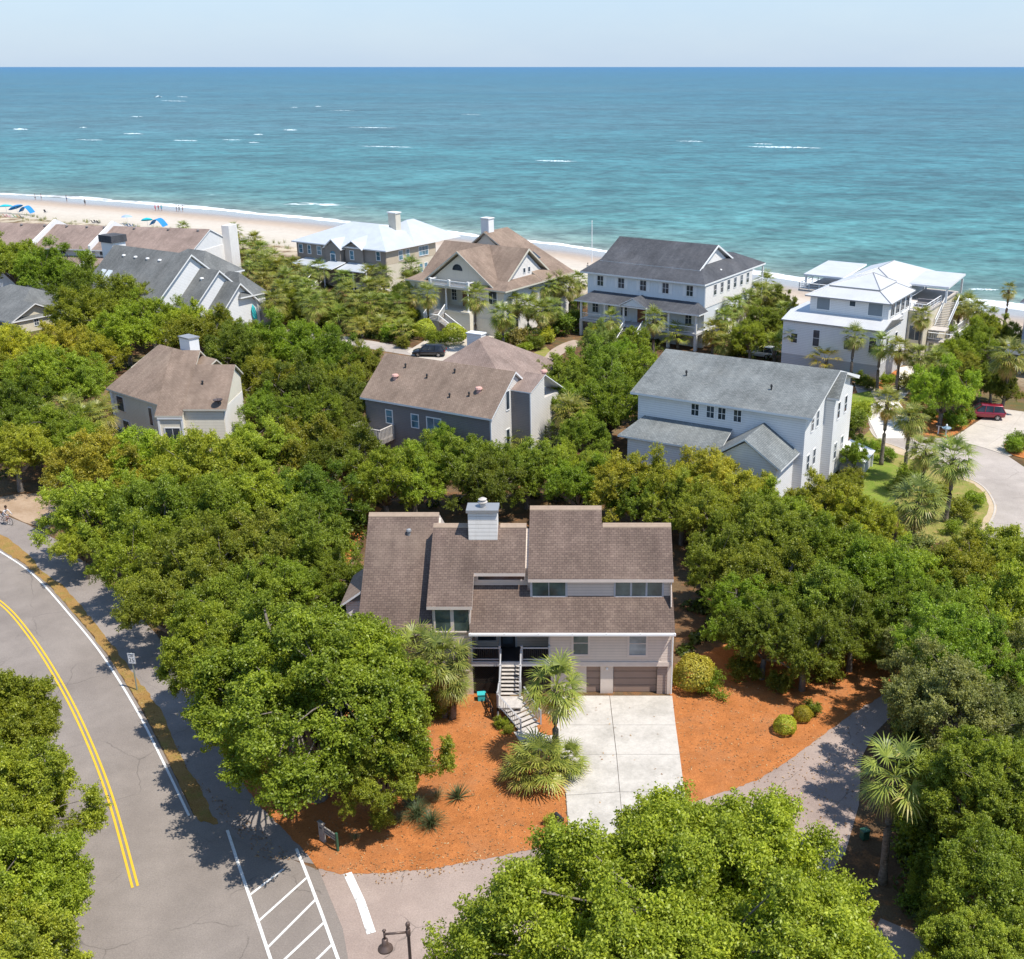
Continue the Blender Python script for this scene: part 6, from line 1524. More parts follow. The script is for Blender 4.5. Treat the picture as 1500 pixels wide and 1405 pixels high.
for a in ((1375, 1200, 34, 'd'), (1372, 1290, 38, 'd'), (1392, 1360, 44, 'd')): oak(*a)

# palms: crown centre, trunk height, scale
for a in (((815, 1006), 5.1, 1.02, 0), ((1312, 1138), 6.3, 1.05, 2), ((648, 968), 4.0, 1.05, 1), ((612, 955), 4.0, .95, 3), ((660, 1000), 2.6, .8, 1),
          ((1300, 590), 6.6, 1.05, 3), ((1335, 615), 6.2, 1.02, 1), ((1396, 672), 6.0, 1.2, 0), ((1345, 735), 4.0, 1.35, 3), ((1355, 660), 4.6, 1.0, 1),
          ((1252, 493), 6.5, .95, 0), ((1350, 464), 7.5, .95, 1), ((1292, 505), 6.0, 1.0, 2), ((1318, 512), 6.0, 1.0, 3), ((1345, 522), 5.5, 1.0, 1), ((1372, 528), 5.0, 1.0, 0), ((1160, 488), 5.0, .75, 0), ((1405, 448), 5, 1.1, 1), ((1432, 456), 5, 1.1, 3), ((1418, 444), 4.5, 1, 0), ((1478, 425), 5, .8, 2), ((1478, 522), 7.0, 1.4, 1),
          ((895, 468), 4.5, .9, 2), ((958, 468), 5.0, 1.05, 0), ((1076, 448), 4.5, 1.1, 1), ((1062, 468), 4.0, 1.1, 3), ((1110, 428), 4.6, 1.15, 1), ((1122, 414), 4.6, 1.1, 0), ((1045, 484), 3.5, 1.1, 3), ((1096, 440), 4.0, 1.1, 2), ((1135, 432), 4.0, 1.1, 3), ((1148, 455), 3.0, 1.0, 1), ((1085, 490), 3.0, 1.0, 3), ((1060, 503), 2.2, 1.0, 1),
          ((697, 436), 7.0, 1.2, 0), ((735, 462), 5.6, 1.2, 1), ((626, 432), 5.5, 1.15, 3), ((602, 392), 6, 1.2, 0), ((598, 412), 4, 1.1, 3), ((773, 424), 5.2, 1.15, 1), ((800, 420), 5.2, 1.2, 3), ((818, 416), 5.2, 1.15, 0), ((757, 444), 4.2, 1.1, 3), ((775, 448), 4.2, 1.15, 1), ((792, 456), 4, 1.15, 3), ((808, 452), 4, 1.1, 1), ((834, 421), 4.6, 1.1, 0), ((847, 412), 4.4, 1.1, 3),
          ((430, 390), 5, 1.15, 1), ((449, 407), 4.6, 1.15, 3), ((433, 418), 4.4, 1.1, 1), ((452, 424), 4.2, 1.15, 3), ((466, 394), 5, 1.15, 0), ((505, 409), 5, 1.15, 1), ((542, 402), 5, 1.15, 3), ((561, 403), 5, 1.15, 0), ((510, 428), 4, 1.2, 3), ((540, 421), 4, 1.15, 1), ((557, 424), 4, 1.1, 3), ((525, 446), 3.2, 1.2, 1), ((546, 446), 3.2, 1.2, 3), ((565, 444), 3.2, 1.15, 1), ((582, 446), 3, 1.1, 0), ((460, 450), 3.4, 1.2, 3), ((449, 438), 3.6, 1.15, 1), ((474, 442), 3.4, 1.15, 3), ((535, 464), 2.2, 1.15, 1), ((562, 464), 2.2, 1.1, 3), ((516, 470), 1.8, 1.1, 0), ((602, 432), 4, 1.1, 3), ((588, 462), 2, 1.1, 1),
          ((343, 340), 6.5, 1.1, 0), ((373, 352), 5.4, 1.2, 1), ((356, 364), 5, 1.2, 3), ((371, 380), 4.8, 1.2, 1), ((388, 384), 4.6, 1.2, 3), ((383, 366), 5, 1.15, 1), ((392, 396), 4.2, 1.2, 3), ((408, 392), 4.4, 1.15, 1), ((400, 378), 4.6, 1.1, 3), ((402, 442), 4, 1.3, 1), ((412, 426), 4, 1.2, 3), ((418, 408), 4.4, 1.2, 0), ((366, 396), 4.4, 1.1, 3), ((385, 412), 4, 1.15, 1),
          ((268, 333), 3.0, 1.0, 1), ((836, 604), 5.0, 1.15, 3), ((128, 617), 4.2, 1.15, 3), ((100, 603), 4.4, 1.15, 1), ((148, 610), 3.6, 1.1, 3), ((70, 612), 4.4, 1.0, 1)):
    palm(*a[0], a[1], sc=a[2], v=a[3], warm=.3 if a[3] in (1, 3) and a[0][1] < 700 else .05)
for x, y, h, s_, w_ in ((790, 1126, .9, 1.1, .1), (768, 1138, .6, .8, .1), (828, 1118, .7, .75, .1), (993, 494, 1.6, 1.35, .8), (1135, 512, 2.0, 1.5, .5), (1210, 530, 2.0, 1.35, .7), (497, 468, 1.6, 1.4, .3), (760, 632, 2.2, 1.25, .4), (782, 624, 2.2, 1.2, .4), (768, 648, 1.6, 1.15, .4), (742, 655, 1.4, 1.0, .4), (810, 640, 1.6, 1.1, .2), (590, 486, 1.5, 1.35, .7), (560, 480, 1.4, 1.2, .7), (530, 484, 1.2, 1.2, .5), (745, 488, .8, 1.0, .1), (775, 492, .8, .9, .3), (652, 1012, .8, .7, .2), (165, 598, 1.6, 1.1, .3), (1180, 522, 1.2, 1.0, .4), (1320, 770, 1.0, 1.0, .1)):
    palm(x, y, h, sc=s_, low=True, warm=w_)

# shrubs
for a in ((622, 486, 16, 'Y', 'ball'), (665, 493, 17, 'Y', 'ball'), (1018, 992, 30, 'Y', 'ball'), (1035, 1005, 20, 'd', None), (1150, 1065, 16, 'Y', 'ball'), (1176, 1048, 13, 'y', 'ball'), (1190, 1042, 10, 'd', None), (640, 1040, 16, 'b', None), (655, 950, 12, 'd', None), (676, 1000, 9, 'b', 'ball'),
          (640, 500, 12, 'd', None), (655, 478, 9, 'y', None), (700, 497, 8, 'd', None), (760, 500, 12, 'g', None), (785, 505, 12, 'd', None), (800, 497, 10, 'Y', None), (770, 512, 8, 'y', None), (735, 500, 10, 'd', None), (820, 482, 16, 'd', None), (840, 470, 14, 'd', None), (850, 445, 10, 'd', None), (730, 515, 10, 'g', None),
          (890, 486, 12, 'Y', None), (870, 492, 12, 'y', None), (920, 486, 13, 'y', None), (945, 480, 10, 'd', None), (975, 492, 8, 'd', None), (1030, 500, 12, 'y', None), (1105, 512, 14, 'd', None), (1080, 515, 12, 'm', None), (1130, 485, 14, 'm', None), (1150, 470, 12, 'd', None),
          (430, 462, 14, 'd', None), (480, 470, 14, 'y', None), (505, 452, 12, 'm', None), (600, 470, 12, 'm', None), (570, 490, 10, 'y', None), (590, 505, 8, 'd', None), (420, 470, 12, 'd', None), (440, 480, 10, 'm', None), (610, 450, 10, 'd', None), (395, 455, 10, 'd', None),
          (1262, 560, 9, 'd', None), (1275, 566, 9, 'd', None), (1300, 560, 9, 'b', None), (1288, 550, 8, 'm', None), (1240, 555, 8, 'd', None), (1330, 566, 12, 'g', None), (1340, 600, 14, 'd', None), (1362, 610, 10, 'd', None), (1400, 622, 12, 'b', None), (1412, 612, 12, 'd', None), (1390, 612, 9, 'd', None), (1425, 606, 8, 'b', None),
          (1486, 655, 14, 'b', None), (1500, 650, 14, 'd', None), (1250, 620, 18, 'b', None), (1268, 662, 14, 'b', None), (1262, 605, 14, 'y', None), (1322, 712, 13, 'd', None), (1395, 775, 12, 'm', None), (1425, 735, 13, 'b', None), (1408, 752, 16, 'b', None), (1330, 702, 14, 'm', None), (1375, 728, 16, 'm', None), (1250, 700, 14, 'd', None), (1300, 668, 10, 'b', None), (1285, 655, 9, 'y', None), (1225, 735, 18, 'g', None), (1340, 810, 22, 'g', None), (1385, 820, 20, 'g', None),
          (510, 905, 20, 'd', None), (495, 880, 18, 'd', None), (520, 760, 18, 'd', None), (735, 1062, 8, 'b', None), (745, 1070, 7, 'y', None), (808, 1205, 9, 'y', None), (815, 1215, 7, 'b', None), (560, 1205, 14, 'y', None), (1300, 930, 26, 'y', None), (1330, 950, 22, 'g', None), (1280, 960, 16, 'y', None), (1215, 985, 18, 'd', None), (1090, 985, 18, 'd', None), (1140, 1005, 14, 'd', None),
          (1350, 1240, 34, 'd', None), (1370, 1290, 34, 'd', None), (1400, 1330, 34, 'd', None), (1350, 1325, 22, 'd', None), (1330, 1190, 28, 'd', None)):
    shrub(*a)

# strap-leaved plants: yucca rosette, clumps of ornamental grass
def rosette_mesh(seed, n, L, W, up, tint, arch=.4):
    rng = np.random.default_rng(seed); Q, T = [], []
    for i in range(n):
        az = i * 2.39996 + rng.normal(0, .1); el = R_(88 - (88 - up) * (i / n) + rng.normal(0, 5))
        h = np.array([math.cos(az), math.sin(az), 0.]); side = np.array([-h[1], h[0], 0.])
        l = L * rng.uniform(.75, 1.1); p = np.array([0, 0, .08]) + h * .04
        e = el; tj = np.clip(tint + rng.normal(0, .15), 0, 1)
        for s, (wa, wb) in enumerate(((.6, 1.), (1., .75), (.75, .08))):
            q = p + (h * math.cos(e) + np.array([0, 0, math.sin(e)])) * l / 3
            Q.append([p - side * W * wa, p + side * W * wa, q + side * W * wb, q - side * W * wb]); T.append(tj); p = q; e -= arch * (.6 + s * .5)
    return quads_mesh('strap_leaves', np.array(Q), np.array(T), M_BLADE)
YUC = rosette_mesh(1, 60, .95, .026, 8, .45, .12); GRS = rosette_mesh(2, 170, 1.35, .014, 30, .25, .55); GRT = rosette_mesh(3, 120, 1.1, .012, 40, .85, .5)
def strap(px, py, me, word, sc, kind):
    p = at(px, py, .2); e = empty(kind.replace(' ', '_'), (p.x, p.y, 0.02), rnd.uniform(0, 6))
    inst('foliage', me, e, (0, 0, 0), (sc,) * 3, 0, (1.0, 1.0, 1.0)); PLANTS.append((e, kind, word, sc, p))
strap(671, 1166, YUC, 'spiky', 1.0, 'yucca'); strap(800, 500, YUC, 'spiky', 1.6, 'yucca')
for x, y, s_ in ((612, 1195, .95), (632, 1208, .9), (602, 1178, .85)): strap(x, y, GRS, 'dark arching', s_, 'grass clump')
strap(640, 1168, GRT, 'dry straw-coloured', .8, 'grass clump'); strap(586, 1202, GRT, 'dry straw-coloured', .7, 'grass clump'); strap(520, 1226, GRT, 'dry straw-coloured', .5, 'grass clump')

# low cover between and under the palms: one mass of leaf clumps
rng = np.random.default_rng(21)
CP = []
def scatter(poly, n, r):
    xs_, ys_ = [p[0] for p in poly], [p[1] for p in poly]
    k = 0
    while k < n:
        x, y = rng.uniform(min(xs_), max(xs_)), rng.uniform(min(ys_), max(ys_))
        ins = False
        for (x0, y0), (x1, y1) in zip(poly, poly[1:] + poly[:1]):
            if (y0 > y) != (y1 > y) and x < (x1 - x0) * (y - y0) / (y1 - y0) + x0: ins = not ins
        if ins:
            w_ = at(x, y, 0); CP.append((w_.x, w_.y, r * rng.uniform(.6, 1.3))); k += 1
scatter([(340, 370), (440, 395), (600, 440), (620, 470), (590, 510), (500, 488), (420, 476), (390, 470), (380, 430)], 430, .9)
scatter([(745, 440), (845, 430), (850, 490), (800, 495), (760, 490)], 90, .8)
scatter([(1035, 450), (1130, 425), (1150, 470), (1145, 530), (1080, 525), (1030, 515)], 130, .9)
scatter([(1350, 500), (1400, 440), (1470, 470), (1470, 540), (1400, 560)], 110, .9)
scatter([(855, 490), (1000, 490), (960, 520), (900, 560), (800, 600), (800, 560), (850, 520)], 90, .8)
scatter([(1235, 600), (1262, 605), (1275, 650), (1250, 700), (1235, 690)], 30, .5)
scatter([(0, 360), (340, 440), (560, 540), (540, 640), (300, 640), (0, 700)], 260, 1.1)
scatter([(60, 700), (540, 640), (1240, 760), (1020, 760), (760, 735), (560, 745), (500, 860), (360, 930), (200, 860)], 300, .9)
scatter([(1330, 880), (1500, 850), (1500, 1400), (1400, 1400), (1330, 1330), (1310, 1180), (1330, 1000)], 260, .8)
scatter([(1010, 780), (1300, 800), (1300, 920), (1100, 930), (1000, 960)], 120, .6)
C = np.array(CP); nC = len(C); nl = 52
dd = unit(rng.normal(size=(nC, nl, 3)) + np.array([0, 0, .5])); dd[..., 2] = np.abs(dd[..., 2])
P = np.stack([C[:, 0], C[:, 1], np.full(nC, .05)], 1)[:, None, :] + dd * C[:, 2][:, None, None] * rng.uniform(.6, 1.05, (nC, nl, 1)) * np.array([1, 1, .75])
N = unit(dd * .5 + np.array([0, 0, .5]) + rng.normal(0, .5, dd.shape))
tn = np.clip(rng.uniform(0, .7, (nC, 1)) + rng.normal(0, .12, (nC, nl)), 0, 1)
me = quads_mesh('undergrowth', leaf_quads(rng, P.reshape(-1, 3), N.reshape(-1, 3), .36, .2, .1), tn.reshape(-1), M_LEAF)
ug = inst('undergrowth', me, None, col=(0.12, 0.155, 0.03))
tag(ug, 'low green undergrowth filling the ground between palms and oaks', kind='stuff')
# fallen leaves and straw strewn over the beds, the drive edges and the lane
CP2 = []
def strew(poly, n):
    xs_, ys_ = [p[0] for p in poly], [p[1] for p in poly]; k = 0
    while k < n:
        x, y = rng.uniform(min(xs_), max(xs_)), rng.uniform(min(ys_), max(ys_))
        ins = False
        for (x0, y0), (x1, y1) in zip(poly, poly[1:] + poly[:1]):
            if (y0 > y) != (y1 > y) and x < (x1 - x0) * (y - y0) / (y1 - y0) + x0: ins = not ins
        if ins: CP2.append(tuple(at(x, y, .045))); k += 1
strew([(640, 1010), (735, 1010), (829, 1130), (833, 1225), (770, 1250), (640, 1280), (470, 1285), (380, 1180), (420, 1100)], 1500)
strew([(985, 1015), (1250, 930), (1325, 985), (1210, 1080), (1110, 1148), (1000, 1130)], 900)
strew([(480, 1270), (770, 1240), (780, 1262), (560, 1296)], 160); strew([(1100, 1140), (1290, 1020), (1262, 1110), (1238, 1240), (1120, 1180)], 260); strew([(150, 930), (300, 1150), (440, 1262), (380, 1262), (230, 1080)], 260)
D_c = [(a_[0], a_[1], .075) for a_ in (tuple(at(rng.uniform(815, 1000), rng.uniform(1022, 1180), .08)) for _ in range(34))]
P = np.array(CP2 + D_c); N = unit(np.array([0, 0, 1.]) + rng.normal(0, .25, P.shape))
lt = inst('fallen_leaves', quads_mesh('fallen_leaves', leaf_quads(rng, P, N, .15, .06), rng.uniform(0.2, 1, len(P)), m_leaf('dead_leaves', (.16, .08, .04), (.34, .19, .09), (.55, .38, .2), .8, .1, False, .1)), None)
tag(lt, 'brown fallen leaves and straw strewn over the mulch and paving', kind='stuff')
# dune grass fringe above the beach
xs_ = rng.uniform(-190, 70, 340); ysd = np.array([shore_y(x) for x in xs_]) - rng.uniform(55, 66, 340)
nl = 16
az = rng.uniform(0, 6.28, (340, nl)); h = np.stack([np.cos(az), np.sin(az), np.zeros_like(az)], -1); sd = np.stack([-np.sin(az), np.cos(az), np.zeros_like(az)], -1)
B = np.stack([xs_, ysd, np.full(340, .1)], 1)[:, None, :] + rng.normal(0, .25, (340, nl, 3)) * np.array([1, 1, 0])
TP = B + h * rng.uniform(.2, .5, (340, nl, 1)) + np.array([0, 0, 1]) * rng.uniform(.5, .95, (340, nl, 1))
V = np.stack([B - sd * .04, B + sd * .04, TP + sd * .01, TP - sd * .01], 2).reshape(-1, 4, 3)
dg = inst('dune_grass', quads_mesh('dune_grass', V, np.clip(rng.normal(.6, .2, len(V)), 0, 1), M_BLADE), None, col=(1.6, 1.45, 1.0))
tag(dg, 'tufts of pale dune grass along the back of the beach', kind='stuff')
# ------------------------------------------------------------------ street furniture and small things
M_BRONZE = m_plain('bronze_brown_metal', (0.13, 0.09, 0.075), 0.45, 0.5, 0.3, 0.15, 4)
M_GALV = m_plain('green_grey_post', (0.30, 0.32, 0.26), 0.6, 0.3)
M_SIGN = m_plain('white_sign_sheet', (0.80, 0.80, 0.79), 0.4, 0.4, 0, 0.04)
M_INK = m_plain('black_sign_ink', (0.02, 0.02, 0.02), 0.6, 0.3)
M_OLDWOOD = m_plain('silvery_old_wood', (0.34, 0.31, 0.28), 0.9, 0.15, 0, 0.35, 4)
M_GREENP = m_plain('dark_green_paint', (0.03, 0.10, 0.06), 0.5, 0.4)
# lamp
p = at(597, 1352, 4.6)
L = empty('street_lamp', (p.x, p.y, 0), 0, 'dark bronze street lamp with a bell shade on a side arm beside the lane', 'street lamp')
m = MB(); m.lathe([(.14, 0), (.14, .3), (.1, .4), (.075, .5), (.07, 3.9), (.1, 3.95), (.1, 4.28), (.075, 4.3)], 14); m.build('pole', M_BRONZE, L, True)
m = MB(); m.lathe([(.05, 4.28), (.09, 4.33), (.055, 4.38), (.1, 4.48), (.1, 4.55), (.06, 4.62), (.02, 4.64)], 12); m.build('finial', M_BRONZE, L, True)
m = MB(); m.tube([(-.08, -.02, 4.12), (-.98, -.12, 4.12)], .05, 10); m.tube([(-.98, -.12, 3.85), (-.98, -.12, 4.28)], .05, 10); m.lathe([(.06, 0), (.09, .05), (.02, .12)], 10, (-.98, -.12, 4.26)); m.build('arm', M_BRONZE, L, True)
m = MB(); m.lathe([(.05, .42), (.13, .38), (.14, .16), (.19, .06), (.31, -.05), (.33, -.12), (.31, -.12), (.17, .03), (.02, .03)], 20, (-.98, -.12, 3.45)); m.build('lamp_shade', M_BRONZE, L, True)
m = MB(); m.lathe([(.02, -.2), (.1, -.15), (.12, -.05), (.1, .02)], 12, (-.98, -.12, 3.45)); m.build('bulb_globe', m_plain('milk_glass', (.7, .68, .6), .3, .5), L, True)
# speed sign, turned towards the drivers coming round the bend
def flat_text(s, size, mat, parent, loc, rot, name='sign_lettering'):
    cu = bpy.data.curves.new(name, 'FONT'); cu.body = s; cu.size = size; cu.align_x = 'CENTER'; cu.align_y = 'CENTER'; cu.extrude = .002
    tmp = bpy.data.objects.new(name, cu); COL.objects.link(tmp)
    me = bpy.data.meshes.new_from_object(tmp.evaluated_get(bpy.context.evaluated_depsgraph_get()))
    bpy.data.objects.remove(tmp)
    me.materials.clear(); me.materials.append(mat)
    o = bpy.data.objects.new(name, me); COL.objects.link(o); o.parent = parent; o.location = loc; o.rotation_euler = rot
    return o
p = at(201, 1011, 0)
SG = empty('speed_sign', (p.x, p.y, 0), R_(-8), 'white speed limit sign on a thin post in the roadside verge', 'road sign')
m = MB(); m.box(-.035, -.035, -.1, .035, .035, 2.75); m.build('post', M_GALV, SG)
m = MB(); m.box(-.25, -.06, 2.0, .25, -.037, 2.75); so = m.build('sign_panel', M_SIGN, SG)
m = MB()
for a in ((-.235, 2.015, -.225, 2.735), (.225, 2.015, .235, 2.735), (-.225, 2.015, .225, 2.025), (-.225, 2.725, .225, 2.735)): m.box(a[0], -.064, a[1], a[2], -.0605, a[3])
m.build('border', M_INK, so)
flat_text('SPEED', .135, M_INK, so, (0, -.063, 2.655), (R_(90), 0, 0)); flat_text('LIMIT', .135, M_INK, so, (0, -.063, 2.53), (R_(90), 0, 0)); flat_text('25', .40, M_INK, so, (0, -.063, 2.24), (R_(90), 0, 0))
# old post-and-rail marker under the big oak
p = at(473, 1232, 0); q = at(495, 1247, 0)
PR = empty('rail_marker', (p.x, p.y, 0), math.atan2(q.y - p.y, q.x - p.x), 'weathered grey wooden post and rail marker under the large front oak', 'post')
D_ = (q - p).length
m = MB(); m.box(-.2, -.07, 0, .2, .07, 1.15); m.box(-.24, -.1, 1.15, .24, .1, 1.2); m.build('board_post', M_OLDWOOD, PR, bevel=.01)
m = MB(); m.lathe([(.045, 0), (.045, .01)], 10, (0, 0, 0)); 
m = MB(); m.box(-.06, -.085, .84, .0, -.071, .93); m.box(.04, -.085, .84, .1, -.071, .93); m.build('carved_mark', M_INK, PR)
m = MB(); m.box(D_ - .06, -.06, 0, D_ + .06, .06, 1.15); m.build('post', M_GREENP, PR, bevel=.01)
m = MB()
for z in (.62, .78, .94): m.box(.2, -.03, z, D_ - .06, .03, z + .09)
m.build('rail', M_OLDWOOD, PR)
# mailbox by the driveway mouth
def mailbox(px, py, label, mat_post, rz):
    p = at(px, py, 0); e = empty('mailbox', (p.x, p.y, 0), rz, label, 'mailbox')
    m = MB(); m.box(-.06, -.06, 0, .06, .06, 1.0); m.box(-.05, -.3, .92, .05, .3, 1.0); m.build('post', mat_post, e, bevel=.01)
    m = MB(); m.wedge_y([(-.11, 1.0), (.11, 1.0), (.11, 1.13)] + [(.11 * math.cos(math.pi * i / 8), 1.13 + .11 * math.sin(math.pi * i / 8)) for i in range(1, 8)] + [(-.11, 1.13)], -.3, .3); m.build('box', M_BLACK, e)
    m = MB(); m.box(-.1, -.32, 1.02, .1, -.305, 1.2); m.build('door', M_DARK, e)
    m = MB(); m.box(.112, -.05, 1.1, .125, -.02, 1.32); m.build('flag', M_REDMETAL, e)
    return e
mailbox(819, 1222, 'black mailbox on a grey post in the mulch beside the driveway', M_OLDWOOD, R_(35))
mailbox(1374, 636, 'white posted mailbox in the small garden bed near the red car', M_WHITE, R_(60))
p = at(1385, 639, 0); e = empty('bird_bath', (p.x, p.y, 0), 0, 'pale blue bird bath standing in the garden bed near the red car', 'bird bath')
m = MB(); m.lathe([(.22, 0), (.2, .08), (.09, .15), (.08, .65), (.16, .75)], 14); m.build('pedestal', M_STUCCO, e, True)
m = MB(); m.lathe([(.1, .72), (.35, .82), (.5, .95), (.52, 1.0), (.46, .98), (.3, .88), (.02, .86)], 18); m.build('basin', m_plain('blue_glaze', (.30, .42, .50), .3, .5), e, True)
m = MB(); m.lathe([(.06, .86), (.05, 1.1), (.11, 1.18), (.12, 1.28), (.05, 1.38), (.01, 1.4)], 12); m.build('finial', M_WHITE, e, True)
p = at(706, 1024, 0); e = empty('hose_box', (p.x, p.y - .1, 0), R_(8), 'turquoise lidded box standing on the mulch by the lattice under the porch', 'box')
m = MB(); m.box(-.26, -.2, 0, .26, .2, .42); m.build('box', M_TEAL, e, bevel=.02)
m = MB(); m.box(-.29, -.23, .42, .29, .23, .52); m.build('lid', M_TEAL, e, bevel=.02)
p = at(1266, 1228, 0); e = empty('utility_box', (p.x, p.y, 0), R_(20), 'dark green utility box in the shade beside the lower right palm', 'utility box')
m = MB(); m.box(-.2, -.18, 0, .2, .18, .5); m.build('cabinet', M_GREENP, e, bevel=.02); m = MB(); m.box(-.22, -.2, .5, .22, .2, .56); m.build('lid', M_GREENP, e, bevel=.02)
# low handrail of posts behind the stair
p = at(712, 1030, 0); q = at(722, 1052, 0); e = empty('low_fence', (p.x, p.y, 0), math.atan2(q.y - p.y, q.x - p.x), 'short dark post fence on the mulch at the left foot of the front stair', 'fence')
D_ = (q - p).length
m = MB()
for i in range(4): m.box(D_ * i / 3 - .04, -.04, 0, D_ * i / 3 + .04, .04, .75)
m.build('post', M_LATTICE, e); m = MB(); m.box(0, -.03, .66, D_, .03, .73); m.box(0, -.03, .33, D_, .03, .4); m.build('rail', M_LATTICE, e)
# flagpole on the dune, wind vane behind the tan house
p = at(867, 384, 0); e = empty('flagpole', (p.x, p.y, 0), 0, 'thin white flagpole standing on the dune left of the slate roofed house', 'flagpole')
m = MB(); m.lathe([(.09, 0), (.06, 8.2), (.02, 8.25)], 8); m.build('pole', M_WHITE, e); m = MB(); m.lathe([(.02, 8.2), (.11, 8.28), (.11, 8.38), (.02, 8.46)], 8); m.build('ball', M_WHITE, e)

# ------------------------------------------------------------------ vehicles
M_TYRE = m_plain('tyre_rubber', (.025, .025, .026), .85, .2)
M_RIM = m_plain('alloy_rim', (.55, .55, .56), .3, .6, .7)
M_CARGLASS = m_glass('car_glass', (.015, .018, .022))
def m_carpaint(name, col):
    t = NT(name); p = t.pbr(t.mix(1.0, col, t.ramp(t.noise(t.coord(), 1.2, 3), [(.3, .92), (.7, 1.0)]), 'MULTIPLY'), .28, .55, None, .15)
    p.inputs['Coat Weight'].default_value = .7; p.inputs['Coat Roughness'].default_value = .06
    return t.m
def suv(loc, rz, paint, label, L=4.6, W=1.86, Hh=1.66):
    e = empty('parked_car', loc, rz, label, 'car', None)
    # cross sections along x (front = +x): x, half width low, half width at belt, z low, z belt
    st = [(-.50, .80, .78, .42, .92), (-.485, .90, .86, .30, 1.02), (-.36, .93, .90, .24, 1.02), (-.1, .93, .91, .22, .99), (.18, .93, .91, .22, .97), (.3, .93, .89, .24, .94), (.42, .90, .82, .26, .84), (.485, .82, .70, .32, .72), (.5, .72, .60, .40, .62)]
    m = MB(); idx = []
    for x, wl, wb, zl, zb in st:
        i = len(m.v); zm = (zl + zb) / 2
        pts = [(-wl * .96, zl), (-wl, zm), (-wb, zb - .04), (-wb * .82, zb + .02), (0, zb + .045), (wb * .82, zb + .02), (wb, zb - .04), (wl, zm), (wl * .96, zl), (0, zl - .02)]
        m.v += [(x * L, y * W / 1.86, z * Hh / 1.66) for y, z in pts]; idx.append(i)
    for a, b in zip(idx, idx[1:]):
        for j in range(10): m.f.append((a + j, b + j, b + (j + 1) % 10, a + (j + 1) % 10)); m.k.append(0)
    m.f.append(tuple(idx[0] + j for j in range(10))); m.k.append(0); m.f.append(tuple(idx[-1] + 9 - j for j in range(10))); m.k.append(0)
    body = m.build('body', paint, e, True); s_ = body.modifiers.new('s', 'SUBSURF'); s_.levels = s_.render_levels = 1
    z0, z1 = .97 * Hh / 1.66, Hh
    g = MB(); lo = [(-.485 * L, .84), (-.2 * L, .87), (.2 * L, .85), (.27 * L, .78)]; hi = [(-.40 * L, .64), (-.2 * L, .69), (.04 * L, .67), (.08 * L, .62)]
    ii = len(g.v)
    g.v += [(x, -w, z0) for x, w in lo] + [(x, w, z0) for x, w in lo] + [(x, -w, z1 - .05) for x, w in hi] + [(x, w, z1 - .05) for x, w in hi]
    for j in range(3): g.f += [(ii + j, ii + j + 1, ii + 9 + j, ii + 8 + j), (ii + 5 + j, ii + 4 + j, ii + 12 + j, ii + 13 + j)]; g.k += [0, 0]
    g.f += [(ii + 4, ii, ii + 8, ii + 12), (ii + 3, ii + 7, ii + 15, ii + 11), (ii + 8, ii + 9, ii + 13, ii + 12), (ii + 9, ii + 10, ii + 14, ii + 13), (ii + 10, ii + 11, ii + 15, ii + 14)]; g.k += [0] * 5
    g.build('windows', M_CARGLASS, e)
    r = MB(); r.prism([(-.42 * L, -.63), (.07 * L, -.61), (.09 * L, 0), (.07 * L, .61), (-.42 * L, .63), (-.43 * L, 0)], z1 - .06, z1); r.build('roof_panel', paint, e, True, bevel=.03)
    pl = MB()
    for sg in (-1, 1):
        for (xa, wa), (xb, wb) in ((lo[0], hi[0]), (lo[1], hi[1]), (lo[3], hi[3]), ((.0 * L, .86), (-.02 * L, .68))):
            pl.tube([(xa, sg * (wa + .005), z0), (xb, sg * (wb + .005), z1 - .04)], .045, 5)
    pl.build('pillar', paint, e)
    for x in (-.31, .31):
        for sg in (-1, 1):
            t_ = MB()
            n = 20; yy = sg * .80
            for (ra, ya), (rb, yb) in (((.34, .0), (.34, .18)), ((.34, .18), (.22, .2)), ((.34, 0), (.2, -.01))):
                for k in range(n):
                    a, b = 2 * math.pi * k / n, 2 * math.pi * (k + 1) / n
                    t_.poly([(x * L + ra * math.cos(a), yy + sg * (ya - .04), .34 + ra * math.sin(a)), (x * L + ra * math.cos(b), yy + sg * (ya - .04), .34 + ra * math.sin(b)), (x * L + rb * math.cos(b), yy + sg * (yb - .04), .34 + rb * math.sin(b)), (x * L + rb * math.cos(a), yy + sg * (yb - .04), .34 + rb * math.sin(a))])
            w = t_.build('wheel', M_TYRE, e)
            rm = MB(); yo = yy + sg * .15
            rm.poly([(x * L + .07 * math.cos(2 * math.pi * k / 10), yo, .34 + .07 * math.sin(2 * math.pi * k / 10)) for k in range(10)])
            for k in range(5):
                a = 2 * math.pi * k / 5
                ca, sa = math.cos(a), math.sin(a)
                rm.poly([(x * L + .04 * ca - .05 * -sa, yo, .34 + .04 * sa - .05 * ca), (x * L + .23 * ca - .035 * -sa, yo, .34 + .23 * sa - .035 * ca), (x * L + .23 * ca + .035 * -sa, yo, .34 + .23 * sa + .035 * ca), (x * L + .04 * ca + .05 * -sa, yo, .34 + .04 * sa + .05 * ca)])
            for k in range(20):
                a, b = 2 * math.pi * k / 20, 2 * math.pi * (k + 1) / 20
                rm.poly([(x * L + r_ * math.cos(q_), yo, .34 + r_ * math.sin(q_)) for r_, q_ in ((.21, a), (.245, a), (.245, b), (.21, b))])
            rm.build('rim', M_RIM, w)
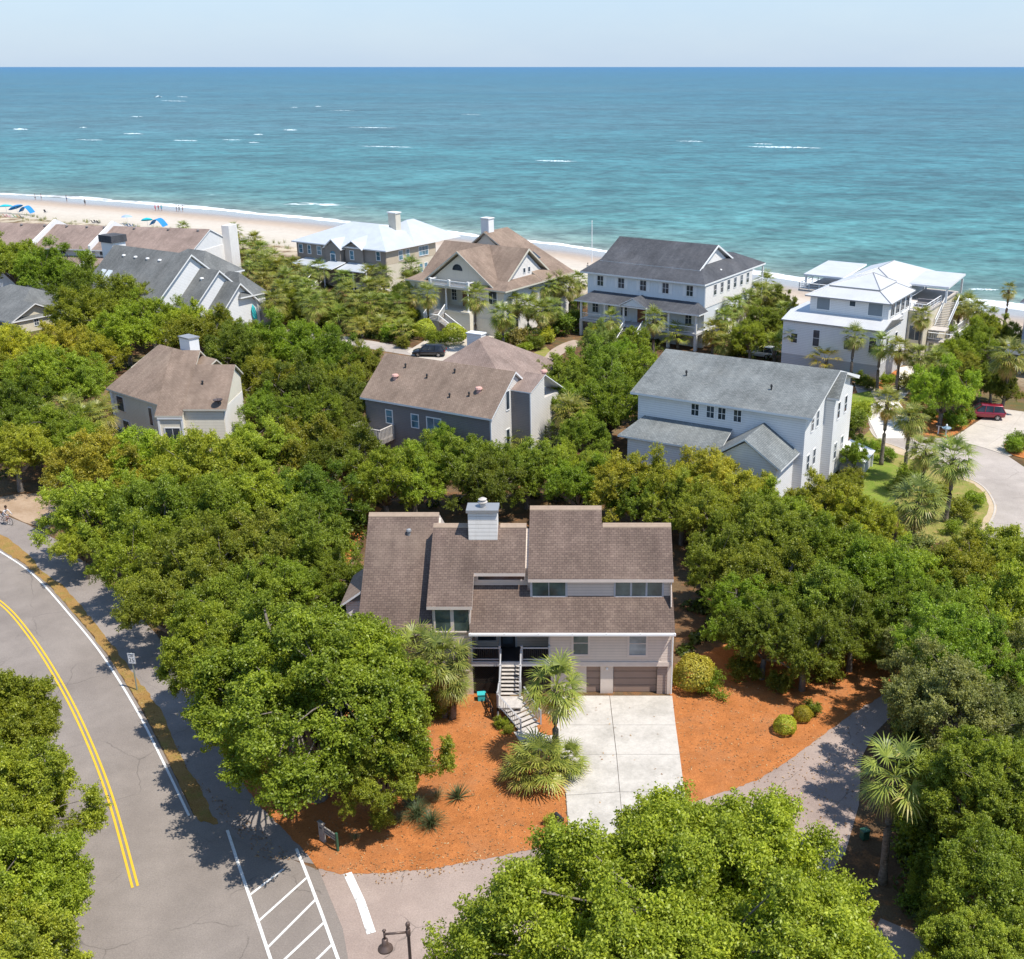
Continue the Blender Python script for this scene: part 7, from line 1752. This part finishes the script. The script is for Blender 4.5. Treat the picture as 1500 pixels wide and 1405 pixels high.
    for sg in (-1, 1):
        m = MB(); m.box(-.505 * L, sg * .6, .78, -.47 * L, sg * .84, .98); m.build('tail_light', m_plain('tail_lamp_red', (.35, .01, .01), .2, .6), e, bevel=.02)
        m = MB(); m.box(.455 * L, sg * .5, .62, .49 * L, sg * .76, .74); m.build('headlight', m_plain('headlamp_glass', (.7, .7, .68), .15, .6), e, bevel=.02)
        m = MB(); m.box(.2 * L, sg * .9, .98, .235 * L, sg * 1.08, 1.12); m.build('wing_mirror', paint, e, bevel=.02)
    m = MB(); m.box(-.512 * L, -.26, .62, -.505 * L, .26, .74); m.build('number_plate', M_SIGN, e)
    return e
p = at(1440, 612, 0.06); suv((p.x, p.y, .06), R_(168), m_carpaint('wine_red_paint', (.26, .012, .03)), 'wine red hatchback parked on the pale concrete pad beside a dense tree')
p = at(629, 521, 0.03); suv((p.x, p.y, .03), R_(176), m_carpaint('dark_navy_paint', (.02, .022, .03)), 'dark sport utility car in the drive before the tan gabled house', 4.7)
p = at(1112, 523, 0.0); suv((p.x, p.y, .0), R_(150), m_carpaint('white_paint', (.72, .72, .72)), 'white car half hidden by palms between the slate roofed and modern houses')
p = at(1238, 546, 0.0); suv((p.x, p.y, .0), R_(60), M_SIGN, 'white car just showing behind the ridge of the grey roofed house')

# ------------------------------------------------------------------ people
SKIN = m_plain('skin', (.45, .27, .18), .6, .3)
def cloth(name, col): return m_plain(name, col, .9, .1, 0, .15, 5)
def skin_body(joints, edges, radii):
    me = bpy.data.meshes.new('person'); me.from_pydata(joints, edges, [])
    o = bpy.data.objects.new('person', me); COL.objects.link(o)
    sk = o.modifiers.new('skin', 'SKIN'); sk.use_smooth_shade = True
    lay = me.skin_vertices[0] if me.skin_vertices else None
    if lay is None:
        bm = bmesh.new(); bm.from_mesh(me); bm.verts.layers.skin.verify(); bm.to_mesh(me); bm.free(); lay = me.skin_vertices[0]
    for i, r in enumerate(radii):
        lay.data[i].radius = (r, r) if not isinstance(r, tuple) else r
        lay.data[i].use_root = (i == 0)
    sb = o.modifiers.new('sub', 'SUBSURF'); sb.levels = sb.render_levels = 1
    out = bpy.data.meshes.new_from_object(o.evaluated_get(bpy.context.evaluated_depsgraph_get()))
    bpy.data.objects.remove(o)
    return out
def body_mesh(pose):
    """joints in metres, person faces -y"""
    if pose == 'cycle':
        hip, chest, neck, head = (0, .05, .98), (0, -.22, 1.30), (0, -.32, 1.47), (0, -.38, 1.66)
        kn = [(-.10, -.32, .86), (.10, -.25, .62)]; an = [(-.10, -.22, .46), (.10, -.02, .26)]; toe = [(-.10, -.36, .42), (.10, -.17, .22)]
        el = [(-.26, -.42, 1.22), (.26, -.42, 1.22)]; wr = [(-.22, -.62, 1.08), (.22, -.62, 1.08)]
    elif pose == 'walk':
        hip, chest, neck, head = (0, 0, .93), (0, -.02, 1.25), (0, -.02, 1.47), (0, -.04, 1.64)
        kn = [(-.09, -.17, .52), (.09, .06, .5)]; an = [(-.09, -.2, .09), (.09, .28, .16)]; toe = [(-.09, -.36, .04), (.09, .18, .04)]
        el = [(-.25, .12, 1.15), (.25, -.12, 1.15)]; wr = [(-.26, .02, .92), (.26, -.28, .98)]
    else:
        hip, chest, neck, head = (0, 0, .93), (0, 0, 1.25), (0, .01, 1.47), (0, -.01, 1.64)
        kn = [(-.11, -.02, .5), (.11, -.02, .5)]; an = [(-.13, .02, .08), (.13, .02, .08)]; toe = [(-.14, -.15, .04), (.14, -.15, .04)]
        el = [(-.27, .04, 1.15), (.27, .04, 1.15)]; wr = [(-.28, -.06, .90), (.28, -.06, .90)]
    J = [hip, tuple((np.array(hip) + chest) / 2), chest, neck, head, (head[0], head[1] + .01, head[2] + .13)]
    E = [(0, 1), (1, 2), (2, 3), (3, 4), (4, 5)]; Rr = [(.15, .12), (.13, .10), (.165, .115), (.06, .06), (.095, .105), (.07, .08)]
    for s in (0, 1):
        sg = -1 if s == 0 else 1
        b = len(J)
        J += [(sg * .1, hip[1], hip[2] - .08), kn[s], an[s], toe[s]]; E += [(0, b), (b, b + 1), (b + 1, b + 2), (b + 2, b + 3)]; Rr += [.095, .06, .04, .035]
        b = len(J); sh = (sg * .19, chest[1], chest[2] + .13)
        J += [sh, el[s], wr[s], tuple(np.array(wr[s]) + (np.array(wr[s]) - el[s]) * .3)]; E += [(2, b), (b, b + 1), (b + 1, b + 2), (b + 2, b + 3)]; Rr += [.055, .042, .03, (.022, .04)]
    me = skin_body(J, E, Rr)
    # five fingers on each hand, joined into the same mesh
    bm = bmesh.new(); bm.from_mesh(me)
    for s in (0, 1):
        w = np.array(wr[s]); dr = (w - np.array(el[s])); dr = dr / np.linalg.norm(dr); palm_ = w + dr * .08
        sd = np.cross(dr, (1, 0, 0)); sd /= np.linalg.norm(sd)
        for k, (o_, ln) in enumerate(((-.03, .065), (-.01, .075), (.01, .07), (.03, .055), (.045, .05))):
            a = palm_ + sd * o_ * .9 - dr * (.05 if k == 4 else 0); d_ = dr if k < 4 else (dr * .6 + sd * .8)
            m = MB(); m.tube([a, a + d_ * ln * .6, a + d_ * ln + np.array((0, -.012, 0))], [.009, .008, .006], 5)
            tm = bpy.data.meshes.new('f'); tm.from_pydata(m.v, [], m.f); bm.from_mesh(tm); bpy.data.meshes.remove(tm)
    # a nose, so the head has a front
    m = MB(); m.tube([(head[0], head[1] - .085, head[2] + .05), (head[0], head[1] - .125, head[2] + .01)], [.012, .02], 5)
    tm = bpy.data.meshes.new('n'); tm.from_pydata(m.v, [], m.f); bm.from_mesh(tm); bpy.data.meshes.remove(tm)
    bm.to_mesh(me); bm.free()
    for p_ in me.polygons: p_.use_smooth = True
    return me, head
POSES = {k: body_mesh(k) for k in ('stand', 'walk', 'cycle')}
def person(loc, rz, pose, top, bottom, label, hair=(.06, .04, .03), group=None, scale=1.0, bare=False):
    me, head = POSES[pose]
    me = me.copy(); me.materials.clear()
    for mm in (SKIN, top, bottom): me.materials.append(mm)
    for p_ in me.polygons:
        z = p_.center.z; x = abs(p_.center.x)
        k = 0
        if pose == 'cycle':
            if .98 < z < 1.44 and x < .25: k = 1
            elif z <= 1.0 and z > .6 and p_.center.y > -.3 and x < .2: k = 2
        else:
            if .98 < z < 1.44 and (x < .24) and not bare: k = 1
            elif .55 < z <= .98 and x < .21: k = 2
        p_.material_index = k
    o = bpy.data.objects.new('person', me); COL.objects.link(o); o.location = loc; o.rotation_euler = (0, 0, rz); o.scale = (scale,) * 3
    tag(o, label, 'person', group)
    h = MB(); h.lathe([(.02, .155), (.07, .14), (.108, .08), (.115, .0), (.1, -.05)], 12, (head[0], head[1] + .022, head[2] + .06)); h.build('hair', cloth('hair', hair), o, True)
    return o
W_, BK, RD, PK, BL = cloth('white_shirt', (.7, .7, .72)), cloth('black_wear', (.03, .03, .035)), cloth('red_wear', (.45, .05, .06)), cloth('pink_wear', (.65, .2, .28)), cloth('blue_wear', (.06, .16, .35))
def beach_pt(px, py):
    z = -1.9
    for _ in range(6):
        p = at(px, py, z); z = land_z(shore_y(p.x) - p.y)
    p = at(px, py, z); return (p.x, p.y, z - .01)
GP = 'people walking along the water'
for px, py, pose, top, bot, rz, lab in ((52, 293, 'walk', W_, BK, 1.2, 'beach walker in white top and black shorts, left of the far pair'), (61, 293, 'stand', RD, BK, -1.2, 'beach walker in red top and black shorts, right of the far pair'), (98, 295, 'stand', W_, BL, 2.5, 'lone person in white at the edge of the breaking wave'), (125, 301, 'walk', BK, BK, .5, 'lone dark figure walking on the wet sand'),
                                     (228, 309, 'walk', PK, RD, 1.0, 'beach walker in pink, leftmost of the pink and teal trio'), (232.5, 309, 'walk', RD, BK, 1.3, 'beach walker in red, middle of the pink and teal trio'), (237, 309.5, 'walk', cloth('teal_wear', (.08, .4, .42)), BL, 1.1, 'beach walker in teal, rightmost of the pink and teal trio'),
                                     (259, 310, 'stand', BK, BL, -1.0, 'beach walker in black and blue, leftmost of the dark trio'), (263, 310.5, 'walk', BK, BK, -1.4, 'beach walker all in black, middle of the dark trio'), (268, 310.5, 'stand', PK, BK, -1.1, 'beach walker in pink top, rightmost of the dark trio')):
    person(beach_pt(px, py), rz, pose, top, bot, lab, group=GP, scale=1.08)
p = at(861, 390, 0); person((p.x, p.y, land_z(shore_y(p.x) - p.y)), 2.6, 'stand', cloth('grey_wear', (.35, .36, .36)), BK, 'person in grey standing on the sand beside the flagpole')
# cyclist at the left edge of the path
p = at(9, 768, .02); q = at(24, 771, .02)
ZB = math.atan2(q.y - p.y, q.x - p.x)
BI = empty('bicycle', (p.x, p.y, .018), ZB + math.pi / 2, 'bicycle with thin wheels on the path at the left edge of the photo', 'bicycle')
def ring(m, c, r, t, n=24):
    pts = [(c[0], c[1] + r * math.cos(2 * math.pi * k / n), c[2] + r * math.sin(2 * math.pi * k / n)) for k in range(n + 1)]
    m.tube(pts, t, 5, cap=False)
for y in (-.55, .52):
    m = MB(); ring(m, (0, y, .34), .33, .02); w = m.build('wheel', M_TYRE, BI, True)
    m = MB(); ring(m, (0, y, .34), .30, .012)
    for k in range(10): m.tube([(0, y, .34), (0, y + .3 * math.cos(k * .628), .34 + .3 * math.sin(k * .628))], .004, 4)
    m.build('rim', M_RIM, w)
m = MB()
for a, b in (((0, -.55, .34), (0, -.42, .88)), ((0, -.42, .82), (0, .14, .78)), ((0, -.43, .74), (0, .02, .3)), ((0, .02, .3), (0, .16, .9)), ((0, .02, .3), (0, .52, .34)), ((0, .14, .76), (0, .52, .34)), ((0, -.42, .88), (0, -.46, 1.02))): m.tube([a, b], .018, 6)
m.build('frame', m_plain('red_bike_paint', (.3, .05, .06), .3, .5), BI, True)
m = MB(); m.tube([(-.28, -.5, 1.05), (-.1, -.48, 1.03), (.1, -.48, 1.03), (.28, -.5, 1.05)], .014, 6); m.build('handlebar', M_BLACK, BI, True)
m = MB(); m.tube([(0, .02, .92), (0, .16, .93), (0, .28, .94)], [.03, .06, .085], 8); m.build('saddle', M_BLACK, BI, True)
person((p.x, p.y, .018), ZB + math.pi / 2, 'cycle', W_, cloth('grey_shorts', (.3, .28, .27)), 'cyclist in a white shirt riding the bicycle along the path')

# ------------------------------------------------------------------ on the beach: umbrellas, tents, chairs
UM = [m_plain('teal_canopy', (.02, .42, .50), .7, .2), m_plain('blue_canopy', (.03, .22, .50), .7, .2), m_plain('pale_blue_canopy', (.32, .42, .58), .7, .2)]
def umbrella(px, py, mat, label, tilt=0, rz=0, r=1.35):
    b = beach_pt(px, py); e = empty('beach_umbrella', b, rz, label, 'beach umbrella', 'umbrellas on the beach')
    m = MB(); m.tube([(0, 0, 0), (0, tilt * .6, 1.9), (0, tilt * .75, 2.45)], .03, 6); m.build('pole', M_WHITE, e)
    m = MB(); n = 16; rings = []
    for rr, zz in ((.02, 2.45), (.45 * r, 2.33), (.8 * r, 2.1), (r, 1.82)):
        i = len(m.v); rings.append(i)
        for k in range(n):
            q = 2 * math.pi * k / n; f = 1 - .06 * (k % 2)
            y = rr * f * math.sin(q)
            m.v.append((rr * f * math.cos(q), y + tilt * .72, zz - y * tilt * .5))
    for a, c in zip(rings, rings[1:]):
        for k in range(n): m.f.append((a + k, a + (k + 1) % n, c + (k + 1) % n, c + k)); m.k.append(0)
    m.build('canopy', mat, e, False)
umbrella(10, 312.5, UM[0], 'teal beach umbrella at the far left of the beach crowd', .3, .4, 1.9)
umbrella(27, 314, UM[1], 'blue tilted beach umbrella in the middle of the left beach crowd', .8, 1.2, 2.0)
umbrella(187, 328.5, UM[2], 'pale blue beach umbrella above a row of chairs', .1, 0, 1.5)
umbrella(217, 333.5, UM[0], 'teal beach umbrella just left of the curved blue canopy', .5, .5, 1.5)
def shade(px, py, label, w, rz):
    b = beach_pt(px, py); e = empty('shade_canopy', b, rz, label, 'shade canopy', 'wind canopies on the beach')
    m = MB(); n = 10
    for k in range(n):
        a, c = k / n, (k + 1) / n
        za, zc = 2.3 * math.sin(math.pi * (.12 + .8 * a)) , 2.3 * math.sin(math.pi * (.12 + .8 * c))
        m.hexa([(-w + 2 * w * a, -1.1, za - .04), (-w + 2 * w * c, -1.1, zc - .04), (-w + 2 * w * c, 1.1, zc + .16), (-w + 2 * w * a, 1.1, za + .16)], [(-w + 2 * w * a, -1.1, za), (-w + 2 * w * c, -1.1, zc), (-w + 2 * w * c, 1.1, zc + .2), (-w + 2 * w * a, 1.1, za + .2)])
    m.build('canopy', UM[1], e)
    m = MB(); m.tube([(-w, 0, 0), (-w * .5, 0, 1.9)], .03, 6); m.tube([(w, 0, 0), (w * .6, 0, 1.6)], .03, 6); m.build('pole', M_WHITE, e)
shade(233, 334.5, 'arched blue wind canopy right of the teal umbrella', 2.0, -.3); shade(40, 315, 'arched blue wind canopy at the right of the left beach crowd', 1.8, -.2)
def chair(px, py, rz, mat, label, first=None):
    b = beach_pt(px, py)
    if first is None:
        e = empty('beach_chair', b, rz)
        m = MB(); m.hexa([(-.28, -.45, .28), (.28, -.45, .28), (.28, .15, .2), (-.28, .15, .2)], [(-.28, -.45, .33), (.28, -.45, .33), (.28, .15, .25), (-.28, .15, .25)]); m.build('seat', mat, e)
        m = MB(); m.hexa([(-.28, .15, .22), (.28, .15, .22), (.28, .2, .24), (-.28, .2, .24)], [(-.28, .55, .92), (.28, .55, .92), (.28, .6, .9), (-.28, .6, .9)]); m.build('backrest', mat, e)
        m = MB()
        for x in (-.29, .29): m.tube([(x, -.45, .0), (x, -.42, .34), (x, .2, .24), (x, .45, 0)], .018, 5); m.tube([(x, -.4, .33), (x, -.38, .5), (x, .38, .52)], .018, 5)
        m.build('frame', M_RIM, e)
    else:
        e = copy_tree(first); e.location = b; e.rotation_euler = (0, 0, rz)
    return tag(e, label, 'beach chair', 'folding chairs on the beach')
c1 = chair(137, 327.5, 2.4, BK, 'dark beach chair in the loose row left of the pale blue umbrella')
for px, py in ((141, 327), (145, 328)): chair(px, py, 2.6, BK, 'dark beach chair in the loose row left of the pale blue umbrella', c1)
c2 = chair(184, 332, 2.2, BL, 'beach chair in the row beneath the pale blue umbrella')
for px, py in ((189, 333), (193, 332.5), (198, 333)): chair(px, py, 2.4, BL, 'beach chair in the row beneath the pale blue umbrella', c2)
cs = []
for i, (px, py) in enumerate(((8, 318), (13, 318.5), (18, 319), (23, 319), (28, 319.5), (33, 320))):
    k = ('red', 'pink', 'white', 'green', 'orange', 'navy')[i]
    cs.append(chair(px, py, 2.3, cloth(k + '_canvas', ((.5, .04, .05), (.7, .2, .35), (.7, .7, .7), (.1, .45, .1), (.75, .3, .05), (.04, .07, .25))[i]), k + ' canvas chair in the bright row under the left beach umbrellas'))
for px, py, lab in ((67, 312, 'single low beach chair alone on the sand between the umbrellas and the water'),): chair(px, py, 1.0, BK, lab, c1)

# ------------------------------------------------------------------ labels of the plants: each says which one by the nearest landmark
MARKS = [((765, 860), 'the stepped brown house', 175, 130), ((945, 425), 'the slate roofed house', 95, 60), ((1240, 460), 'the modern white house', 90, 60), ((740, 420), 'the tan gabled house', 85, 65), ((530, 360), 'the metal roofed house', 85, 30),
         ((1085, 600), 'the silver roofed white house', 130, 80), ((650, 585), 'the grey house with turbine vents', 105, 65), ((255, 565), 'the beige angled house', 90, 60), ((300, 410), 'the stepped gable cottage', 80, 45), ((150, 350), 'the beach townhouses', 140, 20),
         ((45, 450), 'the cream bungalow', 45, 25), ((1440, 606), 'the wine red car', 20, 15), ((1410, 720), 'the round street island', 40, 30), ((201, 990), 'the speed sign', 10, 25), ((120, 1050), 'the curving road', 60, 150), ((920, 1080), 'the pale driveway', 60, 50), ((1220, 1100), 'the shaded side lane', 60, 60), ((560, 1330), 'the bronze street lamp', 30, 40), ((480, 1220), 'the old rail marker', 15, 20), ((629, 518), 'the dark car', 20, 10)]
ORD = ['nearest', 'second nearest', 'third nearest', 'fourth nearest', 'fifth nearest', 'sixth nearest', 'seventh nearest', 'eighth nearest', 'ninth nearest', 'tenth nearest', 'eleventh nearest', 'twelfth nearest', 'thirteenth nearest', 'fourteenth nearest', 'fifteenth nearest', 'sixteenth nearest', 'seventeenth nearest', 'eighteenth nearest']
bucket = {}
for o, kind, word, size, p in PLANTS:
    x, y = to_px(p)
    best = None
    for (mx, my), nm, hw, hh in MARKS:
        ex, ey = max(0, abs(x - mx) - hw), max(0, abs(y - my) - hh)
        dd_ = math.hypot(ex, ey)
        if best is None or dd_ < best[0]:
            rx, ry = (x - mx) / hw, (y - my) / hh
            rel = ('right of' if rx > 0 else 'left of') if abs(rx) > abs(ry) else ('behind' if ry < 0 else 'in front of')
            best = (dd_ + .001 * math.hypot(x - mx, y - my), rel, nm)
    bucket.setdefault((kind, word, best[1], best[2]), []).append((best[0], o))
for (kind, word, rel, nm), lst in bucket.items():
    lst.sort(key=lambda t_: t_[0])
    for i, (_, o) in enumerate(lst):
        rank = '' if len(lst) == 1 else (ORD[i] if i < len(ORD) else 'outermost') + ' '
        lab = f'{word} {kind} {rel} {nm}' if not rank else f'{rank}{word} {kind} {rel} {nm}'
        tag(o, lab, {'live oak': 'tree', 'palmetto': 'palm', 'shrub': 'shrub', 'clipped round shrub': 'shrub', 'yucca': 'plant', 'grass clump': 'plant'}[kind], {'live oak': 'live oaks of the beach wood', 'palmetto': 'palmettos around the houses', 'shrub': 'garden shrubs', 'clipped round shrub': 'clipped garden shrubs', 'grass clump': 'grass clumps in the mulch'}.get(kind))
